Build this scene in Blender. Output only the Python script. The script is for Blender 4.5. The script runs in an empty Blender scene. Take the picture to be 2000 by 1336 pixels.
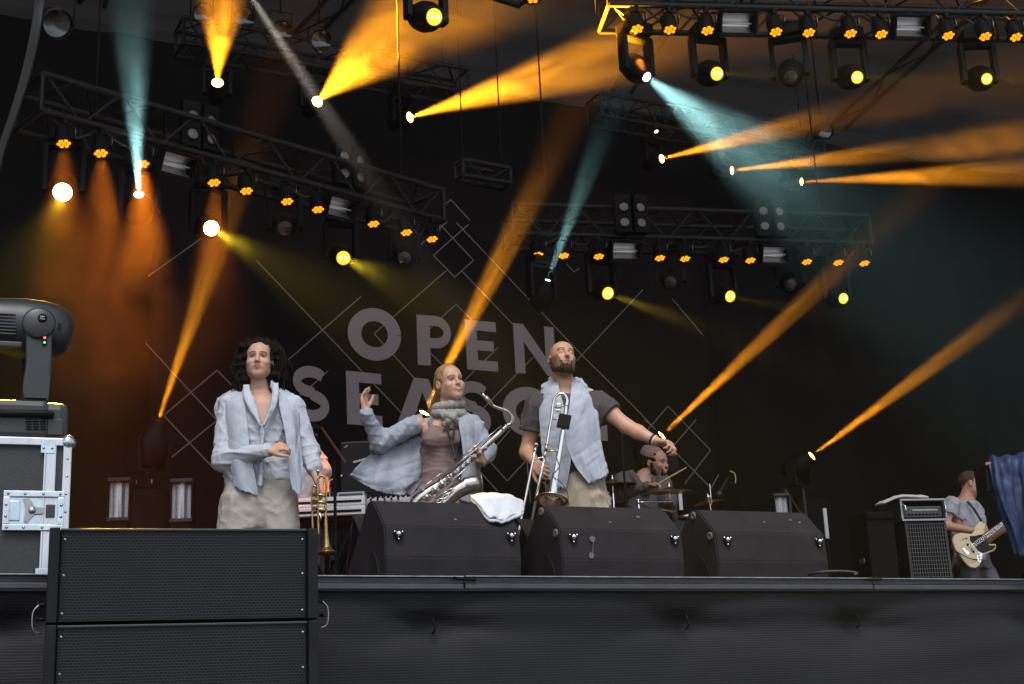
import bpy, bmesh, math, random
import numpy as np
from mathutils import Vector, Matrix

random.seed(7)
R = math.radians
sc = bpy.context.scene
COL = sc.collection

# ------------------------------------------------------------------ camera
CAM = Vector((0.0, 0.0, 1.6))
FPX = 2777.8                      # 50 mm on a 36 mm wide frame, for the 2000 px wide photograph
YAW, TILT, ROLL = R(25.0), math.atan(0.278), R(2.6)
FW = Vector((math.sin(YAW) * math.cos(TILT), math.cos(YAW) * math.cos(TILT), math.sin(TILT)))
RI0 = Vector((math.cos(YAW), -math.sin(YAW), 0.0))
UP0 = RI0.cross(FW)
RI = RI0 * math.cos(ROLL) - UP0 * math.sin(ROLL)
UP = RI0 * math.sin(ROLL) + UP0 * math.cos(ROLL)
HF = Vector((math.sin(YAW), math.cos(YAW), 0.0))
cam_data = bpy.data.cameras.new('camera')
cam_data.lens = 50.0
cam_data.sensor_width = 36.0
cam_data.clip_end = 500.0
cam = bpy.data.objects.new('camera', cam_data)
COL.objects.link(cam)
M = Matrix((RI, UP, -FW)).transposed().to_4x4()
M.translation = CAM
cam.matrix_world = M
sc.camera = cam

# ------------------------------------------------------------------ daylight: bright overcast outside, the roof shades the stage
SUN_EL, SUN_AZ = R(58.0), R(205.0)      # azimuth measured from +y (upstage) clockwise
world = bpy.data.worlds.new('World')
sc.world = world
world.use_nodes = True
wn = world.node_tree
sky = wn.nodes.new('ShaderNodeTexSky')
sky.sky_type = 'NISHITA'
sky.sun_disc = False
sky.sun_elevation = SUN_EL
sky.sun_rotation = SUN_AZ
sky.dust_density = 1.2
sky.ozone_density = 1.0
wn.nodes['Background'].inputs[1].default_value = 0.105
hsv = wn.nodes.new('ShaderNodeHueSaturation')          # thin overcast: a paler sky
hsv.inputs['Saturation'].default_value = .62
wn.links.new(sky.outputs[0], hsv.inputs['Color'])
wn.links.new(hsv.outputs[0], wn.nodes['Background'].inputs[0])
sun_data = bpy.data.lights.new('sun', 'SUN')
sun_data.energy = 1.45
sun_data.angle = R(28.0)
sun_data.color = (1.0, 0.98, 0.96)
sun = bpy.data.objects.new('sun', sun_data)
COL.objects.link(sun)
sd = Vector((math.sin(SUN_AZ) * math.cos(SUN_EL), math.cos(SUN_AZ) * math.cos(SUN_EL), math.sin(SUN_EL)))
sun.rotation_euler = sd.to_track_quat('Z', 'Y').to_euler()
sun.location = (0, -8, 20)

vs = sc.view_settings
vs.view_transform = 'Standard'
vs.look = 'None'
vs.exposure = 1.0
vs.gamma = 1.0
sc.render.film_transparent = False
cy = sc.cycles
cy.use_denoising = True
try:
    cy.denoiser = 'OPENIMAGEDENOISE'
    cy.denoising_input_passes = 'RGB_ALBEDO_NORMAL'
    cy.denoising_prefilter = 'ACCURATE'
except Exception:
    pass
cy.max_bounces = 6
cy.diffuse_bounces = 3
cy.glossy_bounces = 3
cy.transmission_bounces = 3
cy.volume_bounces = 0
cy.transparent_max_bounces = 8
cy.caustics_reflective = False
cy.caustics_refractive = False
cy.sample_clamp_indirect = 4.0
cy.use_light_tree = True
cy.use_adaptive_sampling = False
HAZE_DENSITY = 0.00045
BEAM = 35.0

# ------------------------------------------------------------------ helpers: pixels of the photograph to places in the stage
FLOOR = 2.16                      # the stage floor above the ground


def ray(px, py):
    return FW + RI * ((px - 1000.0) / FPX) + UP * ((668.0 - py) / FPX)


def at(px, py, d):
    return CAM + ray(px, py) * d


def at_y(px, py, y):
    r = ray(px, py)
    return CAM + r * ((y - CAM.y) / r.y)


def at_z(px, py, z):
    r = ray(px, py)
    return CAM + r * ((z - CAM.z) / r.z)


def at_plane(px, py, co, no):
    r = ray(px, py)
    return CAM + r * ((co - CAM).dot(no) / r.dot(no))


def at_h(px, py, D):
    """the point on the pixel's ray at horizontal viewing distance D"""
    r = ray(px, py)
    return CAM + r * (D / r.dot(HF))


# ------------------------------------------------------------------ helpers: materials
MATS = {}


def mat(name, color=(.5, .5, .5), rough=.6, metal=0.0, emit=None, estr=0.0, var=0.0, vscale=30.0,
        bump=0.0, bscale=200.0, coat=0.0, spec=None, sheen=0.0, attr=False, stretch=None, col2=None, crease=0.0):
    if name in MATS:
        return MATS[name]
    m = bpy.data.materials.new(name)
    m.use_nodes = True
    nt = m.node_tree
    b = nt.nodes['Principled BSDF']
    b.inputs['Base Color'].default_value = (*color, 1)
    b.inputs['Roughness'].default_value = rough
    b.inputs['Metallic'].default_value = metal
    if spec is not None:
        b.inputs['Specular IOR Level'].default_value = spec
    if coat:
        b.inputs['Coat Weight'].default_value = coat
        b.inputs['Coat Roughness'].default_value = 0.15
    if sheen:
        b.inputs['Sheen Weight'].default_value = sheen
    if emit is not None:
        b.inputs['Emission Color'].default_value = (*emit, 1)
        b.inputs['Emission Strength'].default_value = estr
        m.cycles.emission_sampling = 'NONE'
    tc = None
    src = None
    if var or bump:
        tc = nt.nodes.new('ShaderNodeTexCoord')
        src = tc.outputs['Object']
        if stretch:
            mp = nt.nodes.new('ShaderNodeMapping')
            mp.inputs['Scale'].default_value = stretch
            nt.links.new(src, mp.inputs[0])
            src = mp.outputs[0]
    if attr:
        at_ = nt.nodes.new('ShaderNodeAttribute')
        at_.attribute_name = 'tint'
        nt.links.new(at_.outputs['Color'], b.inputs['Base Color'])
    if var:
        n = nt.nodes.new('ShaderNodeTexNoise')
        n.inputs['Scale'].default_value = vscale
        n.inputs['Detail'].default_value = 6
        n.inputs['Roughness'].default_value = .65
        nt.links.new(src, n.inputs['Vector'])
        rp = nt.nodes.new('ShaderNodeMapRange')
        rp.inputs[1].default_value = .3
        rp.inputs[2].default_value = .7
        nt.links.new(n.outputs[0], rp.inputs[0])
        mx = nt.nodes.new('ShaderNodeMix')
        mx.data_type = 'RGBA'
        nt.links.new(rp.outputs[0], mx.inputs[0])
        c2 = col2 if col2 else tuple(min(1, c * (1 + var)) for c in color)
        c1 = color if col2 else tuple(c * (1 - var) for c in color)
        if attr:
            mx.blend_type = 'MULTIPLY'
            mx.inputs[6].default_value = (1, 1, 1, 1)
            mm = nt.nodes.new('ShaderNodeMix')
            mm.data_type = 'RGBA'
            mm.blend_type = 'MULTIPLY'
            mm.inputs[0].default_value = 1.0
            mx.blend_type = 'MIX'
            mx.inputs[6].default_value = (1 - var, 1 - var, 1 - var, 1)
            mx.inputs[7].default_value = (1 + var, 1 + var, 1 + var, 1)
            nt.links.new(at_.outputs['Color'], mm.inputs[6])
            nt.links.new(mx.outputs[2], mm.inputs[7])
            nt.links.new(mm.outputs[2], b.inputs['Base Color'])
        else:
            mx.inputs[6].default_value = (*c1, 1)
            mx.inputs[7].default_value = (*c2, 1)
            nt.links.new(mx.outputs[2], b.inputs['Base Color'])
        rr = nt.nodes.new('ShaderNodeMapRange')
        rr.inputs[3].default_value = max(.03, rough - .1)
        rr.inputs[4].default_value = min(1, rough + .1)
        nt.links.new(n.outputs[0], rr.inputs[0])
        nt.links.new(rr.outputs[0], b.inputs['Roughness'])
    if bump:
        n2 = nt.nodes.new('ShaderNodeTexNoise')
        n2.inputs['Scale'].default_value = bscale
        n2.inputs['Detail'].default_value = 4
        nt.links.new(src, n2.inputs['Vector'])
        bp = nt.nodes.new('ShaderNodeBump')
        bp.inputs['Strength'].default_value = min(1.0, bump)
        bp.inputs['Distance'].default_value = .004
        nt.links.new(n2.outputs[0], bp.inputs['Height'])
        nt.links.new(bp.outputs[0], b.inputs['Normal'])
        if crease:
            n3 = nt.nodes.new('ShaderNodeTexNoise')
            n3.inputs['Scale'].default_value = 15
            n3.inputs['Detail'].default_value = 3
            n3.inputs['Distortion'].default_value = 1.6
            nt.links.new(src, n3.inputs['Vector'])
            b2 = nt.nodes.new('ShaderNodeBump')
            b2.inputs['Strength'].default_value = crease
            b2.inputs['Distance'].default_value = .03
            nt.links.new(n3.outputs[0], b2.inputs['Height'])
            nt.links.new(bp.outputs[0], b2.inputs['Normal'])
            nt.links.new(b2.outputs[0], b.inputs['Normal'])
    MATS[name] = m
    return m


# ------------------------------------------------------------------ helpers: meshes
def link_mesh(name, verts, faces, material, parent=None, smooth=False, loc=None):
    me = bpy.data.meshes.new(name)
    me.from_pydata([tuple(v) for v in verts], [], [tuple(f) for f in faces])
    me.materials.append(material)
    if smooth:
        me.polygons.foreach_set('use_smooth', [True] * len(me.polygons))
    me.update()
    o = bpy.data.objects.new(name, me)
    COL.objects.link(o)
    if parent is not None:
        o.parent = parent
    if loc is not None:
        o.location = loc
    return o


class MB:
    """collects shapes into one mesh"""

    def __init__(self):
        self.v, self.f, self.s = [], [], []

    def add(self, verts, faces, smooth=False):
        n = len(self.v)
        self.v += [Vector(p) for p in verts]
        self.f += [tuple(i + n for i in f) for f in faces]
        self.s += [smooth] * len(faces)
        return self

    def box(self, c, s, bev=0.0, rot=None):
        hx, hy, hz = s[0] / 2, s[1] / 2, s[2] / 2
        c = Vector(c)
        bev = min(bev, .49 * min(s))
        if bev <= 0:
            vs = [Vector((x, y, z)) for x in (-hx, hx) for y in (-hy, hy) for z in (-hz, hz)]
            fs = [(0, 1, 3, 2), (4, 6, 7, 5), (0, 4, 5, 1), (2, 3, 7, 6), (0, 2, 6, 4), (1, 5, 7, 3)]
        else:
            bm = bmesh.new()
            bmesh.ops.create_cube(bm, size=1.0)
            for v in bm.verts:
                v.co = Vector((v.co.x * s[0], v.co.y * s[1], v.co.z * s[2]))
            bmesh.ops.bevel(bm, geom=list(bm.edges), offset=bev, segments=2, profile=.6, affect='EDGES')
            bm.verts.index_update()
            vs = [v.co.copy() for v in bm.verts]
            fs = [tuple(v.index for v in f.verts) for f in bm.faces]
            bm.free()
        if rot is not None:
            vs = [rot @ v for v in vs]
        return self.add([c + v for v in vs], fs)

    def tube(self, pts, r, n=8, caps=True, smooth=True):
        """tube along pts, r a radius or a list of radii"""
        pts = [Vector(p) for p in pts]
        rs = r if isinstance(r, (list, tuple)) else [r] * len(pts)
        t0 = (pts[1] - pts[0]).normalized()
        ref = Vector((0, 0, 1)) if abs(t0.z) < .9 else Vector((1, 0, 0))
        a = t0.cross(ref).normalized()
        vs, fs = [], []
        for i, p in enumerate(pts):
            t = (pts[min(i + 1, len(pts) - 1)] - pts[max(i - 1, 0)])
            if t.length < 1e-9:
                t = t0.copy()
            t.normalize()
            a = (a - t * a.dot(t))
            if a.length < 1e-6:
                a = t.orthogonal()
            a.normalize()
            b = t.cross(a)
            for k in range(n):
                w = 2 * math.pi * k / n
                vs.append(p + (a * math.cos(w) + b * math.sin(w)) * rs[i])
        for i in range(len(pts) - 1):
            for k in range(n):
                k2 = (k + 1) % n
                fs.append((i * n + k, i * n + k2, (i + 1) * n + k2, (i + 1) * n + k))
        self.add(vs, fs, smooth)
        if caps:
            m = len(self.v) - len(vs)
            self.f.append(tuple(m + k for k in reversed(range(n))))
            self.f.append(tuple(m + (len(pts) - 1) * n + k for k in range(n)))
            self.s += [False, False]
        return self

    def lathe(self, prof, origin, axis, n=20, smooth=True, ref=None):
        """prof: list of (radius, height along axis)"""
        ax = Vector(axis).normalized()
        a = (Vector(ref) - ax * Vector(ref).dot(ax)).normalized() if ref is not None else ax.orthogonal().normalized()
        b = ax.cross(a)
        o = Vector(origin)
        vs, fs = [], []
        for r, h in prof:
            for k in range(n):
                w = 2 * math.pi * k / n
                vs.append(o + ax * h + (a * math.cos(w) + b * math.sin(w)) * max(r, 1e-5))
        for i in range(len(prof) - 1):
            for k in range(n):
                k2 = (k + 1) % n
                fs.append((i * n + k, i * n + k2, (i + 1) * n + k2, (i + 1) * n + k))
        return self.add(vs, fs, smooth)

    def prism(self, poly, t, fn):
        """poly: 2-D outline, extruded from 0 to t; fn(u, v, w) -> 3-D point"""
        n = len(poly)
        vs = [fn(p[0], p[1], 0) for p in poly] + [fn(p[0], p[1], t) for p in poly]
        fs = [tuple(range(n)), tuple(reversed(range(n, 2 * n)))]
        fs += [(i, i + n, (i + 1) % n + n, (i + 1) % n) for i in range(n)]
        return self.add(vs, fs)

    def sphere(self, c, r, n=12, m=8):
        r3 = r if isinstance(r, (tuple, list)) else (r, r, r)
        c = Vector(c)
        vs, fs = [], []
        for i in range(m + 1):
            th = math.pi * i / m
            for k in range(n):
                ph = 2 * math.pi * k / n
                vs.append(c + Vector((r3[0] * math.sin(th) * math.cos(ph), r3[1] * math.sin(th) * math.sin(ph), r3[2] * math.cos(th))))
        for i in range(m):
            for k in range(n):
                k2 = (k + 1) % n
                fs.append((i * n + k, (i + 1) * n + k, (i + 1) * n + k2, i * n + k2))
        return self.add(vs, fs, True)

    def build(self, name, material, parent=None, fix=True):
        me = bpy.data.meshes.new(name)
        me.from_pydata([tuple(v) for v in self.v], [], self.f)
        me.materials.append(material)
        me.polygons.foreach_set('use_smooth', self.s)
        me.update()
        if fix:
            bm = bmesh.new()
            bm.from_mesh(me)
            bmesh.ops.recalc_face_normals(bm, faces=list(bm.faces))
            bm.to_mesh(me)
            bm.free()
        o = bpy.data.objects.new(name, me)
        COL.objects.link(o)
        if parent is not None:
            o.parent = parent
        return o


def tag(o, label=None, cat=None, group=None, kind=None):
    if label:
        o['label'] = label
    if cat:
        o['category'] = cat
    if group:
        o['group'] = group
    if kind:
        o['kind'] = kind
    return o


def empty(name, loc=(0, 0, 0), rz=0.0, label=None, cat=None, group=None):
    o = bpy.data.objects.new(name, None)
    o.empty_display_size = .1
    COL.objects.link(o)
    o.location = loc
    o.rotation_euler = (0, 0, rz)
    tag(o, label, cat, group)
    return o


def copy_tree(o, parent=None):
    c = o.copy()
    COL.objects.link(c)
    c.parent = parent
    for ch in o.children:
        copy_tree(ch, c)
    return c


def catmull(pts, n):
    """smooth curve through pts, n samples per span"""
    pts = [Vector(p) for p in pts]
    out = []
    for i in range(len(pts) - 1):
        p0 = pts[i - 1] if i else pts[0] * 2 - pts[1]
        p1, p2 = pts[i], pts[i + 1]
        p3 = pts[i + 2] if i + 2 < len(pts) else pts[-1] * 2 - pts[-2]
        for k in range(n):
            t = k / n
            out.append(.5 * ((2 * p1) + (p2 - p0) * t + (2 * p0 - 5 * p1 + 4 * p2 - p3) * t * t + (3 * p1 - p0 - 3 * p2 + p3) * t ** 3))
    out.append(pts[-1])
    return out


def axes_to(v, upv=(0, 0, 1)):
    """rotation whose local -Z looks along v"""
    return Vector(v).to_track_quat('-Z', 'Y')

# ------------------------------------------------------------------ shared materials
m_black = mat('black_steel', (.004, .004, .0043), .6, var=.3, vscale=20, spec=.12)
m_plastic = mat('black_plastic', (.004, .004, .0044), .55, bump=.25, bscale=400, spec=.15)
m_plastic2 = mat('grey_plastic', (.020, .021, .024), .45, var=.2, vscale=15, bump=.2, bscale=500)
m_alu = mat('aluminium', (.30, .30, .31), .38, 1.0, var=.2, vscale=12)
m_chrome = mat('chrome', (.75, .75, .76), .12, 1.0)
m_rod = mat('truss_aluminium', (.022, .022, .023), .5, .45, var=.35, vscale=9, spec=.2)

_cyl = MB().tube([(0, 0, -.5), (0, 0, .5)], 1.0, 10).build('rod_proto', m_rod)
CYL = _cyl.data
bpy.data.objects.remove(_cyl)
CYLS = {}


def rod(name, a, b, r, material, parent=None):
    """a straight round bar from a to b that shares one mesh per material"""
    a, b = Vector(a), Vector(b)
    key = material.name
    if key not in CYLS:
        me = CYL.copy()
        me.materials.clear()
        me.materials.append(material)
        CYLS[key] = me
    o = bpy.data.objects.new(name, CYLS[key])
    COL.objects.link(o)
    if parent is not None:
        o.parent = parent
    o.location = (a + b) / 2
    o.rotation_mode = 'QUATERNION'
    o.rotation_quaternion = (b - a).to_track_quat('Z', 'Y')
    o.scale = (r, r, (b - a).length)
    return o


def sheet(name, fn, nu, nv, material, thick=0.0, parent=None):
    """a closed cloth sheet fn(u, v) -> point with thickness"""
    P = [[Vector(fn(i / nu, j / nv)) for j in range(nv + 1)] for i in range(nu + 1)]
    vs, fs = [], []
    for row in P:
        vs += row
    W = nv + 1
    for i in range(nu):
        for j in range(nv):
            fs.append((i * W + j, (i + 1) * W + j, (i + 1) * W + j + 1, i * W + j + 1))
    if thick:
        nrm = []
        for i in range(nu + 1):
            for j in range(nv + 1):
                du = P[min(i + 1, nu)][j] - P[max(i - 1, 0)][j]
                dv = P[i][min(j + 1, nv)] - P[i][max(j - 1, 0)]
                n = du.cross(dv)
                n.normalize()
                nrm.append(n)
        N = len(vs)
        vs = vs + [vs[k] + nrm[k] * thick for k in range(N)]
        back = [tuple(N + q for q in reversed(f)) for f in fs]
        rim = [i * W for i in range(nu + 1)] + [nu * W + j for j in range(1, nv + 1)] + \
              [i * W + nv for i in range(nu - 1, -1, -1)] + [j for j in range(nv - 1, 0, -1)]
        side = [(rim[(k + 1) % len(rim)], rim[k], rim[k] + N, rim[(k + 1) % len(rim)] + N) for k in range(len(rim))]
        fs = fs + back + side
    return link_mesh(name, vs, fs, material, parent, True)


# ------------------------------------------------------------------ ground, stage floor, walls, roof
EDGE_Y = 4.717
m_ground = mat('trodden_gravel', (.16, .145, .12), .95, var=.3, vscale=1.5, bump=.6, bscale=40)
o = MB().box((6, 4, -.25), (70, 66, .5)).build('ground', m_ground)
tag(o, kind='structure')
m_floor = mat('stage_plywood', (.030, .024, .020), .55, var=.4, vscale=3, bump=.2, bscale=60)
o = MB().box((7.0, (EDGE_Y + .12 + 16.3) / 2, FLOOR - .09), (26, 16.3 - EDGE_Y - .12, .18)).build('stage_floor', m_floor)
tag(o, kind='structure')

m_drape = mat('black_molton', (.010, .009, .009), .95, var=.25, vscale=4, bump=.3, bscale=300, spec=.05)


def drape(name, a, b, z0, z1, folds, amp, thick=.02):
    a, b = Vector((*a, 0)), Vector((*b, 0))
    d = (b - a)
    nrm = Vector((-d.y, d.x, 0)).normalized()
    L = d.length

    def fn(u, v):
        s = u * L
        off = amp * (math.sin(s * folds) + .5 * math.sin(s * folds * 1.73 + 1.1) + .3 * math.sin(s * .9 + v))
        p = a + d * u + nrm * off
        return (p.x, p.y, z0 + (z1 - z0) * v)
    o = sheet(name, fn, int(L * 10), 6, m_drape, thick)
    return tag(o, kind='structure')


WALL_Y, WALL_Z = 15.75, 9.86
drape('back_wall_drape', (-6, WALL_Y), (20, WALL_Y), FLOOR + .005, WALL_Z, 5.0, .03)
drape('wing_wall_drape', (-3.2, 6.2), (-3.2, 15.5), FLOOR + .005, 10.6, 5.0, .05)
drape('side_wall_drape', (17.2, 15.5), (17.2, 5.6), FLOOR + .005, 11.0, 5.0, .05)

m_roof = mat('grey_roof_membrane', (.06, .059, .06), .85, var=.25, vscale=.8, bump=.3, bscale=20, spec=.1)
m_nt = m_roof.node_tree
tl_ = m_nt.nodes.new('ShaderNodeBsdfTranslucent')            # daylight glows faintly through the cloth
tl_.inputs[0].default_value = (.9, .9, .95, 1)
mxr = m_nt.nodes.new('ShaderNodeMixShader')
mxr.inputs[0].default_value = .007
m_nt.links.new(m_nt.nodes['Principled BSDF'].outputs[0], mxr.inputs[1])
m_nt.links.new(tl_.outputs[0], mxr.inputs[2])
m_nt.links.new(mxr.outputs[0], m_nt.nodes['Material Output'].inputs['Surface'])


def roof_z(y):
    v = (WALL_Y + .35 - y) / (WALL_Y - 3.0)
    return WALL_Z + .05 + 4.4 * v


def roof_fn(u, v):
    x = -7 + 28 * u
    y = WALL_Y + .35 - (WALL_Y - 3.0) * v
    z = roof_z(y)
    z += .06 * math.sin(y * 8 + .5 * math.sin(x * .7)) + .035 * math.sin(y * 19 + 1.3 * math.sin(x * .45)) + .03 * math.sin(x * 3.1 + y)
    return (x, y, z)


o = sheet('roof', roof_fn, 60, 130, m_roof, 0)
tag(o, kind='structure')

# roof ribs under the membrane, seen as dark diagonals
rib = [((-3, 15.4, roof_z(15.4) - .15), (-3, 4, roof_z(4) - .2)), ((2.0, 15.4, roof_z(15.4) - .15), (3.2, 4, roof_z(4) - .2)), ((4.5, 15.4, roof_z(15.4) - .15), (9.2, 4, roof_z(4) - .2)),
       ((9.0, 15.4, roof_z(15.4) - .15), (9.0, 4, roof_z(4) - .2)), ((12.6, 15.4, roof_z(15.4) - .15), (15.0, 4, roof_z(4) - .2))]
where = ['over the flight case', 'above the teal upward beam', 'crossing the roof at the top centre', 'near the white ceiling light', 'above the right end of the lit row']
for (a, b), w in zip(rib, where):
    r_ = empty('roof_rib', ((a[0] + b[0]) / 2, (a[1] + b[1]) / 2, (a[2] + b[2]) / 2), 0,
               'dark steel rib carrying the grey roof cloth, ' + w, 'rib', 'roof ribs')
    o0 = Vector(r_.location)
    for off in (-.14, .14):
        rod('chord', Vector(a) - o0 + Vector((off, 0, 0)), Vector(b) - o0 + Vector((off, 0, 0)), .03, m_rod, r_)
    n = 22
    for k in range(n):
        p = Vector(a).lerp(Vector(b), k / n) - o0
        q = Vector(a).lerp(Vector(b), (k + 1) / n) - o0
        s = .14 if k % 2 else -.14
        rod('brace', p + Vector((s, 0, 0)), q + Vector((-s, 0, 0)), .014, m_rod, r_)

# ------------------------------------------------------------------ stage front: metal edge, black mesh skirt
m_edge = mat('worn_edge_profile', (.040, .039, .041), .5, .4, var=.5, vscale=14, stretch=(1, 1, 6))
m_edge2 = mat('grey_blue_edge_tape', (.042, .045, .054), .55, .1, var=.25, vscale=6)
m_edge3 = mat('bright_edge_lip', (.30, .29, .28), .4, .6, var=.4, vscale=25)
er = empty('stage_edge_profile', (2.4, EDGE_Y, FLOOR), 0, 'scuffed grey metal profile along the front edge of the stage', 'stage edge')
xs = [-4.2]
for px in (905, 1702):
    p = at_y(px, 1128, EDGE_Y)
    xs.append(p.x)
xs.append(11.0)
for i in range(len(xs) - 1):
    w = xs[i + 1] - xs[i] - .003
    c = (xs[i] + xs[i + 1]) / 2 - 2.4
    dz = (-.001, .0005, -.0005)[i]
    p_ = MB().box((c, .010, -.013 + dz), (w, .026, .022), .003).build('upper_rail', m_edge, er)
    MB().box((c, .005, .0005 + dz), (w - .004, .04, .004), .001).build('lip', m_edge3, p_)
    MB().box((c, .006, -.034 + dz), (w - .004, .03, .019), .003).build('lower_rail', m_edge2, er)
# a bent joint plate where two rails meet
j = at_y(905, 1132, EDGE_Y)
MB().box((j.x - 2.4, -.012, -.008), (.09, .012, .008), .002, Matrix.Rotation(R(5), 3, 'Y')).build('joint_plate', m_black, er)
j = at_y(1703, 1130, EDGE_Y)
MB().box((j.x - 2.4, -.012, -.003), (.08, .014, .008), .003).build('joint_plate', m_black, er)

m_skirt = bpy.data.materials.new('black_mesh_skirt')
m_skirt.use_nodes = True
nt = m_skirt.node_tree
b_ = nt.nodes['Principled BSDF']
b_.inputs['Roughness'].default_value = .7
b_.inputs['Specular IOR Level'].default_value = .2
tc = nt.nodes.new('ShaderNodeTexCoord')
mp = nt.nodes.new('ShaderNodeMapping')
mp.inputs['Scale'].default_value = (1, 1, 3.2)
nt.links.new(tc.outputs['Object'], mp.inputs[0])
n1 = nt.nodes.new('ShaderNodeTexNoise')
n1.inputs['Scale'].default_value = 120
n1.inputs['Detail'].default_value = 5
nt.links.new(mp.outputs[0], n1.inputs['Vector'])
wv = nt.nodes.new('ShaderNodeTexWave')
wv.bands_direction = 'Z'
wv.inputs['Scale'].default_value = 34
wv.inputs['Distortion'].default_value = .6
wv.inputs['Detail'].default_value = 2
nt.links.new(tc.outputs['Object'], wv.inputs['Vector'])
mu = nt.nodes.new('ShaderNodeMath')
mu.operation = 'MULTIPLY'
nt.links.new(n1.outputs[0], mu.inputs[0])
nt.links.new(wv.outputs['Fac'], mu.inputs[1])
cr = nt.nodes.new('ShaderNodeMix')
cr.data_type = 'RGBA'
cr.inputs[6].default_value = (.006, .006, .0075, 1)
cr.inputs[7].default_value = (.034, .034, .041, 1)
nt.links.new(mu.outputs[0], cr.inputs[0])
nt.links.new(cr.outputs[2], b_.inputs['Base Color'])
bp = nt.nodes.new('ShaderNodeBump')
bp.inputs['Strength'].default_value = .5
bp.inputs['Distance'].default_value = .002
nt.links.new(mu.outputs[0], bp.inputs['Height'])
nt.links.new(bp.outputs[0], b_.inputs['Normal'])

PIN = []
for px, py in ((850, 1222), (1346, 1214), (1681, 1212), (2060, 1210), (420, 1215), (30, 1215)):
    p = at_y(px, py, EDGE_Y)
    PIN.append((p.x, p.z))
SK_X0, SK_X1 = -4.2, 11.0


def skirt_fn(u, v):
    x = SK_X0 + (SK_X1 - SK_X0) * u
    z = .01 + (FLOOR - .046 - .01) * v
    y = EDGE_Y + .018
    sag = min(1, (FLOOR - .046 - z) * 4)
    y -= sag * (.012 + .012 * math.sin(x * 2.1 + 1.5 * math.sin(z * 2)) + .008 * math.sin(x * 4.7 + z * 6) + .004 * math.sin(z * 31 + 2.2 * math.sin(x * 2.3)) * (.5 + .5 * math.sin(x * 1.1 + 2)))
    for (a, c) in PIN:
        dx, dz = x - a, z - c
        y += .030 * math.exp(-(dx * dx) / .075 - (dz * dz) / .012) + .045 * math.exp(-(dx * dx) / .012 - (dz * dz) / .0016)
        y += .022 * math.exp(-abs(dz - .03 * math.sin(dx * 9 + a)) / .018 - abs(dx) / .20) - .010 * math.exp(-abs(dz - .05) / .02 - abs(dx) / .25)
        ang = math.atan2(dz * 2.6, dx)
        rr = math.sqrt(dx * dx + dz * dz * 7)
        y += .009 * math.sin(ang * 5 + a) * math.exp(-rr * 2.6) * min(1, rr * 10)
    y -= .005 * math.sin(z * 9 + .8 * math.sin(x * 1.3)) * sag
    return (x, y, z)


sk = sheet('stage_skirt', skirt_fn, 420, 110, m_skirt, -.004)
tag(sk, 'black woven mesh cloth hung along the stage front, pinched by cable ties', 'cloth skirt')
for (a, c) in PIN[:4]:
    MB().tube(catmull([(a, EDGE_Y + .03, c + .028), (a - .002, EDGE_Y + .012, c + .02), (a + .003, EDGE_Y + .01, c - .012), (a, EDGE_Y + .03, c - .026)], 4), .0035, 6).build('cable_tie', m_plastic, sk)

# ------------------------------------------------------------------ banner with lettering and thin diamonds
BAN_Y = 15.25
m_ban = mat('black_banner', (.011, .008, .008), .85, var=.2, vscale=2, bump=.2, bscale=120, spec=.06)
m_let = mat('banner_mauve_print', (.31, .255, .27), .8, var=.06, vscale=5)
m_line = mat('banner_line_print', (.21, .175, .18), .8)
bl = at_y(286, 1000, BAN_Y).x
br_ = at_y(1412, 1000, BAN_Y).x
ban_root = empty('stage_banner', (7, BAN_Y, FLOOR), 0, 'black backdrop banner with OPEN SEASON in mauve capitals and thin diamonds', 'banner')
BR0 = Vector((7, BAN_Y, FLOOR))


def ban_y(x, z):
    return .006 * math.sin(x * 3.1) + .006 * math.sin(x * 1.3 + z * .8)


sheet('cloth', lambda u, v: (bl + (br_ - bl) * u - 7, ban_y(bl + (br_ - bl) * u, v * 6.3), .02 + 6.4 * v), 60, 8, m_ban, .01, ban_root)


def on_ban(px, py):
    p = at_y(px, py, BAN_Y)
    return p.x - 7, p.z - FLOOR


def letter(shape, tl, tr, bl_):
    o_ = Vector((*on_ban(*tl), 0))
    ex = Vector((*on_ban(*tr), 0)) - o_
    ey = Vector((*on_ban(*bl_), 0)) - o_

    def mp_(u, v, w=0.0):
        p = o_ + ex * u + ey * v
        return Vector((p.x, -.026 - w + ban_y(p.x + 7, p.y), p.y))
    mb = MB()
    for poly in shape:
        mb.prism(poly, .004, mp_)
    return mb.build('letter', m_let, ban_root)


def strip(pts, w):
    """quads along a centre line in unit letter space; w given per point as (half width u, half width v)"""
    out = []
    L, Rr = [], []
    for i, p in enumerate(pts):
        a = pts[max(i - 1, 0)]
        b = pts[min(i + 1, len(pts) - 1)]
        dx, dy = b[0] - a[0], b[1] - a[1]
        l = math.hypot(dx, dy)
        nx, ny = -dy / l, dx / l
        L.append((p[0] + nx * w, p[1] + ny * w))
        Rr.append((p[0] - nx * w, p[1] - ny * w))
    for i in range(len(pts) - 1):
        out.append([L[i], L[i + 1], Rr[i + 1], Rr[i]])
    return out


def arc(cx, cy_, rx, ry, a0, a1, n=24):
    return [(cx + rx * math.cos(R(a0 + (a1 - a0) * k / n)), cy_ + ry * math.sin(R(a0 + (a1 - a0) * k / n))) for k in range(n + 1)]


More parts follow.
